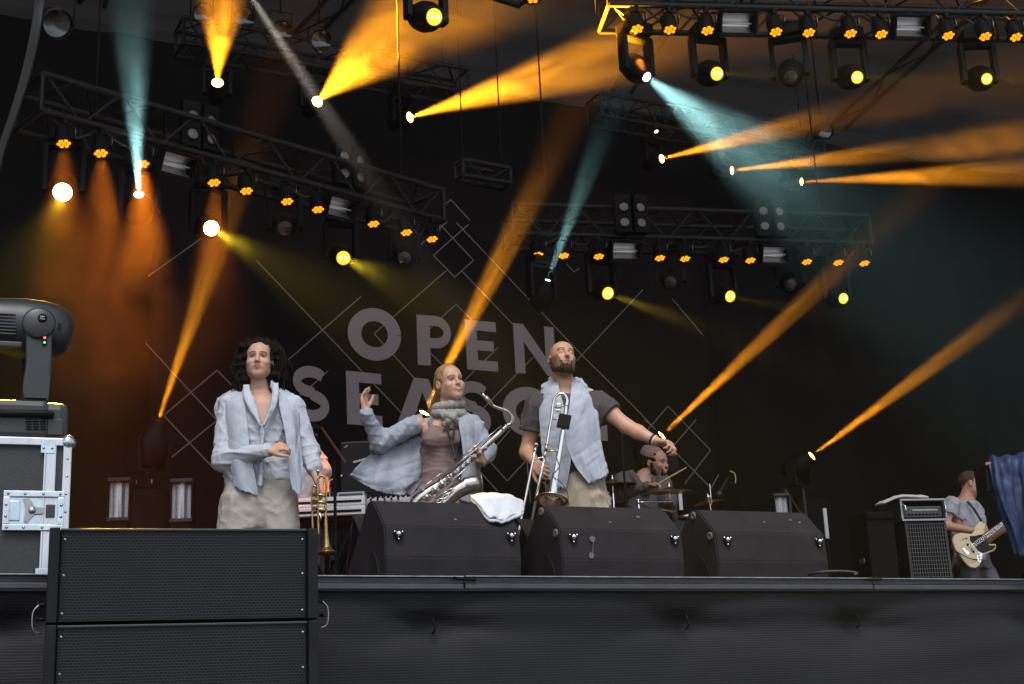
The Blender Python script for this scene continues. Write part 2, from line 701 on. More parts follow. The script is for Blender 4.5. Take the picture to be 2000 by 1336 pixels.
sO = strip(arc(.5, .5, .375, .375, 0, 360, 40), .125)
sE = [[(0, 0), (1, 0), (1, .2), (.36, .2), (.36, .4), (.9, .4), (.9, .6), (.36, .6), (.36, .8), (1, .8), (1, 1), (0, 1)]]
sN = [[(0, 0), (.24, 0), (.76, .62), (.76, 0), (1, 0), (1, 1), (.78, 1), (.24, .36), (.24, 1), (0, 1)]]
sP = [[(0, 0), (.36, 0), (.36, 1), (0, 1)]] + strip([(.36, .1), (.5, .1)] + arc(.52, .325, .33, .225, -90, 90, 16) + [(.5, .55), (.36, .55)], .1)
sA = [[(.36, 0), (.62, 0), (.70, .26), (.5, .26), (.25, 1), (0, 1)], [(.5, .26), (.70, .26), (1, 1), (.75, 1)], [(.39, .585), (.61, .585), (.675, .78), (.325, .78)]]
sS = strip(arc(.52, .285, .36, .185, -35, -270, 22) + arc(.50, .715, .36, .185, -90, 140, 22)[1:], .105)


def box3(x0, y0, x1, y1, sl=.085, lean=.03):
    return (x0, y0), (x1, y0 + (x1 - x0) * sl), (x0 + (y1 - y0) * lean, y1)


letter(sO, (676, 600), (779, 607), (679, 703))
letter(sP, (811, 616), (881, 621), (814, 714))
letter(sE, (906, 625), (966, 631), (911, 722))
letter(sN, (1000, 632), (1079, 641), (1005, 729))
letter(sS, (566, 712), (642, 720), (569, 820))
letter(sE, (674, 725), (742, 732), (677, 829))
letter(sA, (766, 735), (876, 746), (770, 840))
letter(sS, (884, 742), (957, 750), (887, 848))
letter(sO, (978, 752), (1080, 762), (981, 851))
letter(sN, (1104, 764), (1181, 771), (1108, 856))

LINES = [((550, 714), (872, 434)), ((500, 510), (781, 806)), ((871, 529), (729, 653)), ((729, 653), (837, 772)),
         ((836, 688), (866, 717)), ((971, 680), (905, 745)), ((1040, 698), (944, 797)), ((891, 436), (1135, 694)),
         ((1135, 694), (1238, 795)), ((1238, 795), (1280, 840)), ((1255, 566), (1125, 705)), ((901, 530), (1000, 634)),
         ((1311, 585), (1370, 655)), ((392, 467), (289, 540)), ((284, 671), (423, 822)), ((423, 822), (334, 894)),
         ((423, 724), (319, 812)), ((319, 812), (420, 920)), ((423, 724), (470, 772)), ((420, 920), (470, 878)),
         ((865, 402), (880, 391)), ((880, 391), (917, 431)), ((914, 439), (845, 500)), ((845, 500), (887, 542)),
         ((887, 542), (924, 509)), ((924, 509), (859, 440)), ((1303, 794), (1237, 872)), ((1237, 872), (1251, 888)),
         ((1303, 794), (1386, 880)), ((1386, 880), (1336, 945)), ((1358, 820), (1316, 869)), ((1258, 820), (1280, 840)),
         ((1316, 882), (1387, 954)), ((1387, 954), (1402, 927)), ((989, 940), (950, 896)), ((989, 940), (1027, 899)),
         ((934, 920), (971, 960)), ((995, 840), (950, 893)), ((1027, 899), (1034, 982)), ((889, 595), (836, 645)), ((889, 595), (935, 640)),
         ((470, 772), (520, 820)), ((470, 878), (640, 725)), ((781, 806), (934, 962)), ((1105, 516), (1120, 532)), ((1120, 532), (1130, 525))]
for a, b in LINES:
    A, B = Vector((*on_ban(*a), 0)), Vector((*on_ban(*b), 0))
    d = (B - A).normalized()
    n = Vector((-d.y, d.x, 0)) * .0065
    mb = MB()
    q = [A + n, B + n, B - n, A - n]
    mb.prism([(p.x, p.y) for p in q], .002, lambda u, v, w: Vector((u, -.0205 - w + ban_y(u + 7, v), v)))
    mb.build('line', m_line, ban_root)

# ------------------------------------------------------------------ trusses
def truss(A, B, h, w, label, group, bay=.30, back=None, name='lighting_truss'):
    """box truss whose front bottom chord runs from A to B"""
    A, B = Vector(A), Vector(B)
    root = empty(name, A, 0, label, 'truss', group)
    d = B - A
    L = d.length
    u = d.normalized()
    nb = Vector((-u.y, u.x, 0)) if back is None else Vector(back)
    if nb.y < 0:
        nb = -nb
    up = Vector((0, 0, 1))
    off = [Vector((0, 0, 0)), nb * w, nb * w + up * h, up * h]
    for q in off:
        rod('chord', q, d + q, .026, m_rod, root)
    n = max(2, int(round(L / bay)) // 2 * 2)
    for fi in range(4):
        a, b = off[fi], off[(fi + 1) % 4]
        for k in range(n):
            p, q = (a, b) if k % 2 == 0 else (b, a)
            rod('brace', p + d * ((k + .08) / n), q + d * ((k + .92) / n), .0105, m_rod, root)
    for t in (0.0, 1.0):
        for fi in range(4):
            rod('end_bar', off[fi] + d * t, off[(fi + 1) % 4] + d * t, .018, m_rod, root)
    return root


def cons_z(a, d, b):
    A = at(a[0], a[1], d)
    return A, at_z(b[0], b[1], A.z)


T1 = cons_z((80, 215), 10.6, (868, 430))
T2 = cons_z((1003, 455), 13.8, (1703, 475))
T3 = cons_z((1190, 8), 11.6, (2075, 29))
T0 = cons_z((660, -185), 9.6, (1085, -40))
gt = 'lighting trusses hung in a fan'
truss(*T1, .30, .46, 'aluminium box truss slanting down across the upper left, carrying amber lights', gt)
truss(*T2, .30, .46, 'aluminium box truss right of centre above the drummer, carrying amber lights', gt)
truss(*T3, .30, .46, 'aluminium box truss along the top right edge of the picture, carrying amber lights', gt)
truss(*T0, .30, .46, 'aluminium box truss just above the top edge, centre, with one amber light in view', gt)
RT = (at(358, 82, 15.3), None)
RT = (RT[0], at_z(915, 180, RT[0].z))
RT2 = (at_z(1175, 225, RT[0].z), at_z(1612, 302, RT[0].z))
truss(*RT, .30, .35, 'long pale truss under the roof at the back, left of the teal ceiling beam', 'roof trusses at the back', .26, name='roof_truss')
truss(*RT2, .30, .35, 'long pale truss under the roof at the back, inside the wide teal beam', 'roof trusses at the back', .26, name='roof_truss')
# short link truss between the two fans
ST = (at(905, 341, 13.9), None)
ST = (ST[0], at_z(998, 358, ST[0].z))
truss(*ST, .16, .16, 'short thin truss link between the left and right light rows', gt, .2)

# hanging steel cables that carry the trusses
m_cable = mat('steel_cable', (.003, .003, .003), .9, .0)
m_rubber = mat('black_rubber_cable', (.012, .012, .013), .55)


def lab_cable(o, label):
    return tag(o, label, 'cable', 'hanging cables')


for (A, B), w in ((T1, 'left slanting truss'), (T2, 'truss right of centre'), (T3, 'top right truss'), (T0, 'truss above the top edge')):
    for t, s in ((.12, 'near end'), (.9, 'far end')):
        p = A.lerp(B, t) + Vector((0, .23, .30))
        o = MB().tube([p, (p.x, p.y, roof_z(p.y) - .05)], .008, 6).build('hoist_chain', m_cable)
        lab_cable(o, 'thin hoist chain above the %s of the %s' % (s, w))
for (A, B), w in ((RT, 'left roof truss'), (RT2, 'right roof truss'), (ST, 'short link truss')):
    for t, s in ((.1, 'left end'), (.92, 'right end')):
        p = A.lerp(B, t) + Vector((0, .12, .28 if w[0] != 's' else .15))
        o = MB().tube([p, (p.x, p.y, roof_z(p.y) - .05)], .007, 6).build('hoist_chain', m_cable)
        lab_cable(o, 'thin hoist chain above the %s of the %s' % (s, w))

# ------------------------------------------------------------------ lamps
m_lens_o = mat('amber_led_lens', (.3, .12, .0), .3, emit=(1.0, .34, .01), estr=.78)
m_face = mat('lamp_face', (.015, .008, .004), .35)
m_lens = {
    'orange': mat('hot_orange_lens', (.3, .2, .1), .2, emit=(1.0, .46, .06), estr=30.0),
    'teal': mat('white_teal_lens', (.3, .3, .3), .2, emit=(.80, 1.0, 1.0), estr=30.0),
    'yellow': mat('yellow_lens', (.3, .3, .1), .2, emit=(1.0, .66, .03), estr=.62),
    'yellow_hot': mat('hot_yellow_lens', (.3, .3, .1), .2, emit=(1.0, .80, .25), estr=14.0),
    'off': mat('dark_lens', (.02, .018, .018), .08, coat=1.0),
}
m_glint = mat('lamp_glint', (.4, .4, .3), .2, emit=(1.0, .90, .45), estr=3.0)
COLR = {'orange': (1.0, .34, .012), 'teal': (.45, .95, .92), 'yellow': (1.0, .72, .02), 'yellow_hot': (1.0, .72, .03), 'red': (1.0, .22, .012), 'white': (1.0, .86, .72)}


def spot(root, loc, direction, size, energy, color, blend=.35, soft=.02):
    ld = bpy.data.lights.new('beam', 'SPOT')
    ld.energy = energy * BEAM
    ld.color = color
    ld.spot_size = R(size)
    ld.spot_blend = blend
    ld.shadow_soft_size = soft
    lo = bpy.data.objects.new('beam', ld)
    COL.objects.link(lo)
    lo.parent = root
    lo.location = loc
    lo.rotation_mode = 'QUATERNION'
    lo.rotation_quaternion = axes_to(direction)
    return lo


# small amber LED lamps: seven lenses on a dark can
def par_mesh():
    dz = Vector((0, -.30, -1)).normalized()
    t = Vector((1, 0, 0))
    s = dz.cross(t).normalized()
    can = MB()
    can.lathe([(.0, -.17), (.045, -.165), (.062, -.13), (.066, -.02), (.066, 0), (.058, .0), (.055, -.012)], (0, 0, -.19), dz, 18)
    face = MB()
    face.lathe([(.056, -.011), (.0, -.011)], (0, 0, -.19), dz, 18, False)
    yoke = MB()
    yoke.tube([(-.075, 0, -.13), (-.075, 0, -.03), (.075, 0, -.03), (.075, 0, -.13)], .007, 6)
    clamp = MB().box((0, 0, 0.0), (.035, .05, .065), .006).tube([(0, 0, -.03), (0, 0, -.06)], .010, 8)
    lens = []
    for k in range(7):
        c = Vector((0, 0, -.19)) + dz * -.006
        if k:
            a = 2 * math.pi * (k - 1) / 6 + .5
            c = c + (t * math.cos(a) + s * math.sin(a)) * .0365
        lens.append(MB().lathe([(.0165, 0), (.0155, .004), (.009, .007), (0, .008)], c, dz, 10))
    return can, face, yoke, clamp, lens, dz


can, face, yoke, clamp, lens, PARDIR = par_mesh()
par0 = empty('amber_led_lamp', (0, 0, 0))
can.build('can', m_black, par0)
face.build('face', m_face, par0)
yoke.build('yoke', m_black, par0)
clamp.build('clamp', m_black, par0)
MB().tube([(.080, -.01, -.035), (.083, -.012, -.07), (.080, -.01, -.10)], .0035, 6).build('safety_wire', m_alu, par0)
for l in lens:
    l.build('lens', m_lens_o, par0)
par_used = [False]
ordw = ['first', 'second', 'third', 'fourth', 'fifth', 'sixth', 'seventh', 'eighth', 'ninth', 'tenth']


def pipe_pt(T, px):
    """point on the front bottom chord seen at column px"""
    A, B = T
    lo, hi = 0.0, 1.0

    def col(t):
        p = A.lerp(B, t) - CAM
        return 1000 + FPX * p.dot(RI) / p.dot(FW)
    for _ in range(40):
        m = (lo + hi) / 2
        if col(m) < px:
            lo = m
        else:
            hi = m
    return A.lerp(B, lo)


def place_par(p, label, group, power=1.0, aim=(0, 0, 0)):
    if par_used[0]:
        o = copy_tree(par0)
        for ch in list(o.children):
            if ch.type == 'LIGHT':
                bpy.data.objects.remove(ch)
    else:
        o = par0
        par_used[0] = True
    o.location = p
    tag(o, label, 'stage lamp', group)
    if aim[2]:
        o.rotation_euler = (0, 0, aim[2])
    d = Vector(PARDIR)
    d = Vector((0, -.10, -1)).normalized()
    sp = spot(o, Vector((0, 0, -.19)) + Vector(PARDIR) * .02, d, 34 if power > 1.6 else 13, 46 * power, COLR['red'], .9, .05)
    return o


rows = [(T1, (125, 197, 278, 417, 480, 559, 619, 727, 791, 841), 'left slanting truss', 1.0),
        (T2, (1047, 1097, 1165, 1284, 1333, 1408, 1460, 1570, 1631, 1682), 'truss right of centre', .5),
        (T3, (1239, 1303, 1376, 1509, 1573, 1654, 1714, 1844, 1916, 1976), 'top right truss', .5)]
for T, cols, w, pw in rows:
    ang = math.atan2((T[1] - T[0]).y, (T[1] - T[0]).x)
    for k, c in enumerate(cols):
        p = pipe_pt(T, c + 2) + Vector((0, 0, -.035))
        place_par(p, '%s glowing amber lamp from the left under the %s' % (ordw[k], w), 'amber lamps under the trusses', pw * random.uniform(.6, 1.3) * (3.8 if (T is T1 and k < 4) else (.35 if T is T1 else .8)), (0, 0, ang * .8))
place_par(pipe_pt(T0, 1040) + Vector((0, 0, -.035)), 'single amber lamp cut by the top edge of the picture', 'amber lamps under the trusses', .5)


# black power cables looped along the trusses
for T in (T1, T2, T3):
    pts = []
    nlp = 9
    for k in range(nlp * 4 + 1):
        t = .02 + .96 * k / (nlp * 4)
        sag = (.03, .09, .15 + .06 * math.sin(k * 1.7), .09)[k % 4]
        pts.append(T[0].lerp(T[1], t) + Vector((0, .05 + .03 * math.sin(k), .02 - sag)))
    o = MB().tube(catmull(pts, 3), .011, 6).build('cable', m_rubber)
    tag(o, 'black power cable looped along the ' + ('left slanting truss' if T is T1 else 'truss right of centre' if T is T2 else 'top right truss'), 'cable', 'power cables on the trusses')

# flat strobes with a shiny trough
m_refl = mat('bright_trough_reflector', (.62, .60, .62), .36, 1.0, var=.15, vscale=8, stretch=(1, 1, 14))
m_tube = mat('strobe_tube', (.8, .8, .82), .1)


def strobe(p, rz, tiltx, label, wide=.30, group='strobes on the trusses', high=.17):
    root = empty('strobe_lamp', p, rz, label, 'strobe', group)
    rt = Matrix.Rotation(tiltx, 3, 'X')

    def tf(v):
        return rt @ Vector(v) + Vector((0, 0, -.12))
    mb = MB()
    w, h, dp = wide, high, .13
    for c, s in (((0, 0, h / 2), (w, dp, .012)), ((0, 0, -h / 2), (w, dp, .012)), ((-w / 2, 0, 0), (.014, dp, h)), ((w / 2, 0, 0), (.014, dp, h)), ((0, dp / 2, 0), (w, .01, h))):
        mb.box(tf(c), s, .003, rt)
    mb.box(tf((0, -dp / 2, h / 2 + .014)), (w + .03, .03, .022), .004, rt)
    mb.box(tf((0, -dp / 2, -h / 2 - .014)), (w + .03, .03, .022), .004, rt)
    mb.build('housing', m_black, root)
    rf = MB()
    n = 14
    vs, fs = [], []
    for i in range(n + 1):
        a = math.pi * (i / n)
        y = dp * .40 - (dp * .86) * (1 - math.sin(a))
        z = (h / 2 - .008) * math.cos(a)
        for x in (-w / 2 + .018 + .02 * math.sin(a), w / 2 - .018 - .02 * math.sin(a)):
            vs.append(tf((x, y, z)))
    for i in range(n):
        fs.append((2 * i, 2 * i + 1, 2 * i + 3, 2 * i + 2))
    rf.add(vs, fs, True)
    rf.build('reflector', m_refl, root)
    MB().tube([tf((-w / 2 + .03, 0, 0)), tf((w / 2 - .03, 0, 0))], .007, 8).build('lamp_tube', m_tube, root)
    mb = MB()
    mb.tube([tf((-w / 2 - .014, 0, 0)), (-w / 2 - .014, 0, -.01), (w / 2 + .014, 0, -.01), tf((w / 2 + .014, 0, 0))], .008, 6)
    mb.box((0, 0, .012), (.04, .05, .06), .006)
    mb.build('bracket', m_black, root)
    return root


for T, cols, w in ((T1, (345, 663), 'left slanting truss'), (T2, (1220, 1510), 'truss right of centre'), (T3, (1437, 1774), 'top right truss')):
    ang = math.atan2((T[1] - T[0]).y, (T[1] - T[0]).x)
    for c, s in zip(cols, ('left', 'right')):
        p = pipe_pt(T, c) + Vector((0, 0, -.03))
        strobe(p, ang, R(24), '%s shiny strobe in the amber row of the %s' % (s, w))

# four-lamp blinders inside the trusses
m_bowl = mat('pale_lamp_bowl', (.16, .135, .12), .4, .4)


def blinder(p, rz, label):
    root = empty('four_lamp_blinder', p, rz, label, 'blinder', 'dark four-lamp blinders')
    for s in (-1, 1):
        cx = s * .085
        rt = Matrix.Rotation(s * R(9), 3, 'Z')
        MB().box((cx, .05, 0), (.155, .10, .40), .01, rt).build('housing', m_black, root)
        for dz in (.06, -.10):
            c = Vector((cx, 0, dz)) + rt @ Vector((0, -.003, 0))
            ax = rt @ Vector((0, -1, 0))
            b1 = MB().lathe([(.06, .0), (.06, .012), (.05, .012), (.05, .004)], c, ax, 16).build('lamp', m_plastic, root)
            MB().lathe([(.043, .006), (.03, .010), (.0, .014)], c, ax, 14).build('bulb_face', m_bowl, b1)
    return root


for px, py, d, rz, w in ((395, 240, 11.6, .32, 'dark four-lamp blinder left of the small amber source in the left truss'),
                         (688, 318, 12.7, .32, 'dark four-lamp blinder crossed by the faint white beam'),
                         (1235, 412, 13.95, -.22, 'dark four-lamp blinder right of the teal floor-up beam'),
                         (1507, 420, 14.3, -.22, 'dark four-lamp blinder near the right end of the truss right of centre')):
    blinder(at(px, py, d) + Vector((0, 0, -.02)), rz, w)


# moving heads
def moving_head(p, aim, col, label, group, size=20, energy=0.0, hang=True, sc_=1.0, lens_r=.062, beam_col=None, drop=.0, blend=1.0):
    """p: the lens centre; aim: world direction; hung from above or standing on its base"""
    p = Vector(p)
    d = Vector(aim).normalized()
    sg = 1 if hang else -1
    pv = p - d * .17 * sc_                       # pivot of the head
    base_z = sg * (.27 * sc_ + drop)
    root = empty('moving_head_lamp', pv + Vector((0, 0, base_z)), 0, label, 'moving light', group)
    o0 = root.location.copy()
    az = math.atan2(d.x, -d.y)
    rz = Matrix.Rotation(az, 3, 'Z')
    loc = pv - o0
    MB().box((0, 0, 0), (.27 * sc_, .20 * sc_, .11 * sc_), .02 * sc_, rz).build('base', m_plastic, root)
    if hang:
        cl = MB()
        cl.tube([(0, 0, .05 * sc_), (0, 0, .05 * sc_ + .06)], .014, 8)
        cl.build('clamp', m_black, root)
    yk = MB()
    for s in (-1, 1):
        top = rz @ Vector((s * .145 * sc_, 0, -sg * .07 * sc_))
        bot = loc + rz @ Vector((s * .145 * sc_, 0, -sg * .04 * sc_))
        mid = (top + bot) / 2
        yk.box(mid, (.045 * sc_, .10 * sc_, abs(bot.z - top.z)), .012 * sc_, rz)
    yk.box((0, 0, -sg * .075 * sc_), (.33 * sc_, .10 * sc_, .04 * sc_), .012 * sc_, rz)
    yk.build('yoke', m_plastic, root)
    hd = MB()
    k = sc_
    hd.lathe([(.0, -.17 * k), (.06 * k, -.165 * k), (.105 * k, -.12 * k), (.118 * k, -.03 * k), (.112 * k, .06 * k), (lens_r + .02, .13 * k), (lens_r + .016, .175 * k), (lens_r + .004, .175 * k), (lens_r, .160 * k)], loc, d, 22)
    head = hd.build('head', m_plastic, root)
    MB().lathe([(lens_r, .161 * k), (lens_r * .6, .167 * k), (0, .17 * k)], loc, d, 20).build('lens', m_lens[col], head)
    if col == 'yellow':  # bright glints on the lit lens, added as two small glowing beads
        sdv = d.cross(Vector((0, 0, 1))).normalized()
        MB().sphere(loc + d * (.165 * k) + sdv * lens_r * .42, lens_r * .20, 8, 6).build('lens_glint', m_glint, head)
        MB().sphere(loc + d * (.165 * k) - sdv * lens_r * .40, lens_r * .26, 8, 6).build('lens_glint', m_glint, head)
    if energy:
        spot(root, loc + d * (.185 * k), d, size * 1.25, energy * 1.25, beam_col or COLR[col], blend)
    return root


gm = 'moving lights under the trusses'


def aim_px(src, tx, ty, td):
    return at(tx, ty, td) - Vector(src)


HEADS = [
    # lens px, py, depth, target px, py, depth, colour, cone, energy, lens radius, label, drop
    (122, 376, 10.75, 70, 560, 8.4, 'yellow_hot', 15, 110, .070, 'round white-hot yellow lamp at the far left of the slanting truss', .16),
    (413, 446, 11.9, 720, 628, 7.6, 'yellow_hot', 6.5, 300, .064, 'white-hot yellow lamp throwing a beam down right, second from the left', .12),
    (671, 504, 12.9, 950, 640, 8.2, 'yellow', 6.5, 210, .064, 'yellow lamp above the letter O with a short yellow beam', .12),
    (1188, 573, 13.9, 1400, 650, 11.8, 'yellow', 6, 95, .062, 'yellow lamp above the letter N, beam falling right', .12),
    (1427, 579, 14.2, 1680, 628, 12.0, 'yellow', 6, 95, .058, 'yellow lamp in the middle of the row above the drummer', .12),
    (1648, 583, 14.5, 1880, 615, 12.4, 'yellow', 6, 25, .055, 'small yellow lamp, rightmost of the row above the drummer', .12),
    (849, 33, 9.9, 1250, 40, 7.4, 'yellow', 6.5, 90, .060, 'yellow lamp inside the big orange beam near the top edge', .12),
    (1401, 144, 11.65, 1800, 155, 8.6, 'yellow', 6, 110, .056, 'yellow lamp right of the white teal source near the top', .12),
    (1675, 151, 11.8, 2060, 170, 8.6, 'yellow', 6, 110, .052, 'yellow lamp under the top right truss, second from the right edge', .12),
    (1928, 154, 12.0, 2300, 165, 8.8, 'yellow', 6, 110, .048, 'yellow lamp nearest the right edge under the top right truss', .12),
    (271, 379, 11.15, 258, 60, 9.8, 'teal', 9, 800, .036, 'white lamp shooting a teal beam straight up on the left', .12),
    (1070, 547, 13.75, 1180, 250, 13.3, 'teal', 10, 420, .034, 'white lamp sending a pale teal beam up past the amber row', .10),
    (1264, 151, 11.5, 1570, 382, 9.9, 'teal', 19, 420, .036, 'white lamp throwing the wide teal beam down right', .10),
    (556, 446, 12.4, 556, 600, 9.0, 'off', 0, 0, .062, 'unlit lamp head between the two left yellow lamps', .12),
    (790, 504, 13.3, 800, 640, 9.6, 'off', 0, 0, .062, 'unlit lamp head right of the second yellow beam', .12),
    (1310, 551, 14.05, 1310, 680, 11.0, 'off', 0, 0, .058, 'unlit lamp head between the first two yellow lamps above the drummer', .12),
    (1545, 556, 14.35, 1560, 680, 11.0, 'off', 0, 0, .055, 'unlit lamp head left of the small rightmost yellow lamp', .12),
    (1545, 150, 11.7, 1560, 330, 9.0, 'off', 0, 0, .055, 'unlit lamp head under the top right truss between yellow lamps', .12),
    # along the roof truss at the back
    (425, 161, 15.2, 446, -260, 12.6, 'orange', 20, 1500, .060, 'orange lamp firing straight up at the upper left', .06),
    (620, 198, 15.9, 905, -60, 12.8, 'orange', 20, 2300, .060, 'orange lamp throwing the broad beam up right, second on the roof truss', .06),
    (801, 229, 16.6, 1210, 104, 14.9, 'orange', 13, 5000, .060, 'orange lamp throwing a long beam right, third on the roof truss', .06),
    (1293, 310, 18.2, 1750, 195, 15.8, 'orange', 8, 3400, .052, 'orange lamp just below the wide teal beam, leftmost of three', .06),
    (1430, 333, 18.7, 1990, 268, 16.4, 'orange', 7, 4200, .048, 'orange lamp inside the teal beam, middle of three', .06),
    (1566, 355, 19.2, 2080, 332, 17.0, 'orange', 7, 5600, .048, 'orange lamp right of the teal beam, rightmost of three', .06),
]
for (px, py, d, tx, ty, td, colr, size, en, lr, label, dr) in HEADS:
    S = at(px, py, d)
    moving_head(S, aim_px(S, tx, ty, td), colr, label, gm, size, en, True, .95, lr, None, dr)

# the faint white beam from above the picture
S = at(462, -50, 10.2)
moving_head(S, aim_px(S, 690, 300, 11.6), 'off', 'lamp above the top edge whose faint white beam crosses the left truss', gm, 5.5, 1400, True, .95, .05, COLR['white'], .1)

# ------------------------------------------------------------------ theatrical haze filling the air
hz = MB().box((6, 4, 7.4), (74, 70, 17.0)).build('haze', m_black)
tag(hz, 'thin even theatre haze that shows the light beams', 'haze', kind='stuff')
mh = bpy.data.materials.new('theatre_haze')
mh.use_nodes = True
nt = mh.node_tree
nt.nodes.remove(nt.nodes['Principled BSDF'])
pv_ = nt.nodes.new('ShaderNodeVolumePrincipled')
pv_.inputs['Color'].default_value = (.9, .9, .9, 1)
pv_.inputs['Density'].default_value = HAZE_DENSITY
pv_.inputs['Anisotropy'].default_value = 0.25
nt.links.new(pv_.outputs[0], nt.nodes['Material Output'].inputs['Volume'])
hz.data.materials.clear()
hz.data.materials.append(mh)

# drifting smoke, thicker than the haze, where the photograph shows it
ms = bpy.data.materials.new('drifting_smoke')
ms.use_nodes = True
nt = ms.node_tree
nt.nodes.remove(nt.nodes['Principled BSDF'])
pv_ = nt.nodes.new('ShaderNodeVolumePrincipled')
pv_.inputs['Color'].default_value = (.9, .9, .9, 1)
pv_.inputs['Anisotropy'].default_value = .2
tc = nt.nodes.new('ShaderNodeTexCoord')
ln_ = nt.nodes.new('ShaderNodeVectorMath')
ln_.operation = 'LENGTH'
nt.links.new(tc.outputs['Object'], ln_.inputs[0])
fa = nt.nodes.new('ShaderNodeMapRange')
fa.inputs[1].default_value = 1.0
fa.inputs[2].default_value = .0
fa.interpolation_type = 'SMOOTHSTEP'
nt.links.new(ln_.outputs['Value'], fa.inputs[0])
nz = nt.nodes.new('ShaderNodeTexNoise')
nz.inputs['Scale'].default_value = 2.6
nz.inputs['Detail'].default_value = 4
nz.inputs['Distortion'].default_value = .8
nt.links.new(tc.outputs['Object'], nz.inputs['Vector'])
rg = nt.nodes.new('ShaderNodeMapRange')
rg.inputs[1].default_value = .36
rg.inputs[2].default_value = .70
nt.links.new(nz.outputs[0], rg.inputs[0])
m1 = nt.nodes.new('ShaderNodeMath')
m1.operation = 'MULTIPLY'
nt.links.new(rg.outputs[0], m1.inputs[0])
nt.links.new(fa.outputs[0], m1.inputs[1])
m2 = nt.nodes.new('ShaderNodeMath')
m2.operation = 'MULTIPLY'
m2.inputs[1].default_value = .0085
nt.links.new(m1.outputs[0], m2.inputs[0])
nt.links.new(m2.outputs[0], pv_.inputs['Density'])
nt.links.new(pv_.outputs[0], nt.nodes['Material Output'].inputs['Volume'])
SMK = {1.0: ms}


def smoke(loc, r3, lab, along=None, dens=1.0):
    if dens not in SMK:
        c = ms.copy()
        for nd_ in c.node_tree.nodes:
            if nd_.type == 'MATH' and not nd_.inputs[1].is_linked:
                nd_.inputs[1].default_value *= dens
        SMK[dens] = c
    so = MB().sphere((0, 0, 0), 1.0, 20, 14).build('smoke', SMK[dens])
    so.location = loc
    so.scale = [k * 1.25 for k in r3]
    if along is not None:
        so.rotation_mode = 'QUATERNION'
        so.rotation_quaternion = Vector(along).to_track_quat('Z', 'Y')
    return tag(so, lab, 'smoke', kind='stuff')


smoke(at(190, 540, 11.1), (1.0, .9, 1.25), 'orange lit smoke drifting at the left below the slanting truss', None, 3.0)
smoke(at(95, 420, 10.5), (.32, .4, .32), 'yellow lit smoke just below the lamp at the far left')


def smoke_along(i0, L, w, lab, start=.0):
    (px, py, d, tx, ty, td) = HEADS[i0][:6]
    S_ = at(px, py, d)
    v = aim_px(S_, tx, ty, td).normalized()
    smoke(S_ + v * (start + L * .5), (w, w, L * .62), lab, v)


S_ = at(462, -50, 10.2)
v_ = aim_px(S_, 690, 300, 11.6).normalized()
smoke(S_ + v_ * .9, (.18, .18, 1.3), 'pale smoke in the faint white beam at the top', v_)
smoke(at(1000, 60, 13.2), (1.4, .8, .45), 'orange lit smoke drifting at the top centre')
smoke(at(1900, 300, 16.5), (1.5, .8, .5), 'orange lit smoke drifting at the right edge')
smoke_along(1, 1.5, .20, 'smoke in the first yellow beam', .1)
smoke_along(2, 1.6, .20, 'smoke in the second yellow beam', .1)
smoke_along(3, 1.6, .18, 'smoke in the yellow beam above the letter N', .1)
smoke_along(10, 1.6, .26, 'smoke in the teal upward beam at the left')
smoke_along(11, 1.3, .20, 'smoke in the teal beam right of centre')
smoke_along(12, 2.2, .42, 'smoke in the wide teal beam')
smoke_along(18, 1.6, .40, 'smoke in the orange upward beam')
smoke_along(19, 2.6, .60, 'smoke in the broad orange beam')
smoke_along(20, 3.4, .55, 'smoke in the long orange beam')
smoke_along(21, 2.2, .28, 'smoke in the first of the three far orange beams')
smoke_along(22, 2.4, .26, 'smoke in the second of the three far orange beams')
smoke_along(23, 2.6, .34, 'smoke in the third of the three far orange beams', .5)

# ------------------------------------------------------------------ modelling tools for bodies and clothes: distance fields turned into one smooth skin
def crease_field(P, rng, aniso, n, freq):
    """sharp-crested creases, long in one direction, that come and go"""
    f = np.zeros(P.shape[:-1])
    for i in range(n):
        v = rng.normal(size=3) * np.array(aniso)
        v = v / np.linalg.norm(v)
        k = freq * rng.uniform(.7, 1.9)
        w = rng.normal(size=3) * 7
        ph = (P @ v) * k + rng.uniform(0, 6.3) + 1.5 * np.sin(P @ w + rng.uniform(0, 6.3))
        rd = (1 - np.abs(np.sin(ph))) ** 2.6
        ms_ = np.clip(np.sin(P @ (rng.normal(size=3) * 11) + rng.uniform(0, 6.3)) * 1.3 + .1, 0, 1)
        f += (rd - .22) * ms_ * (30.0 / k) ** .5
    return f / math.sqrt(n) * 1.6


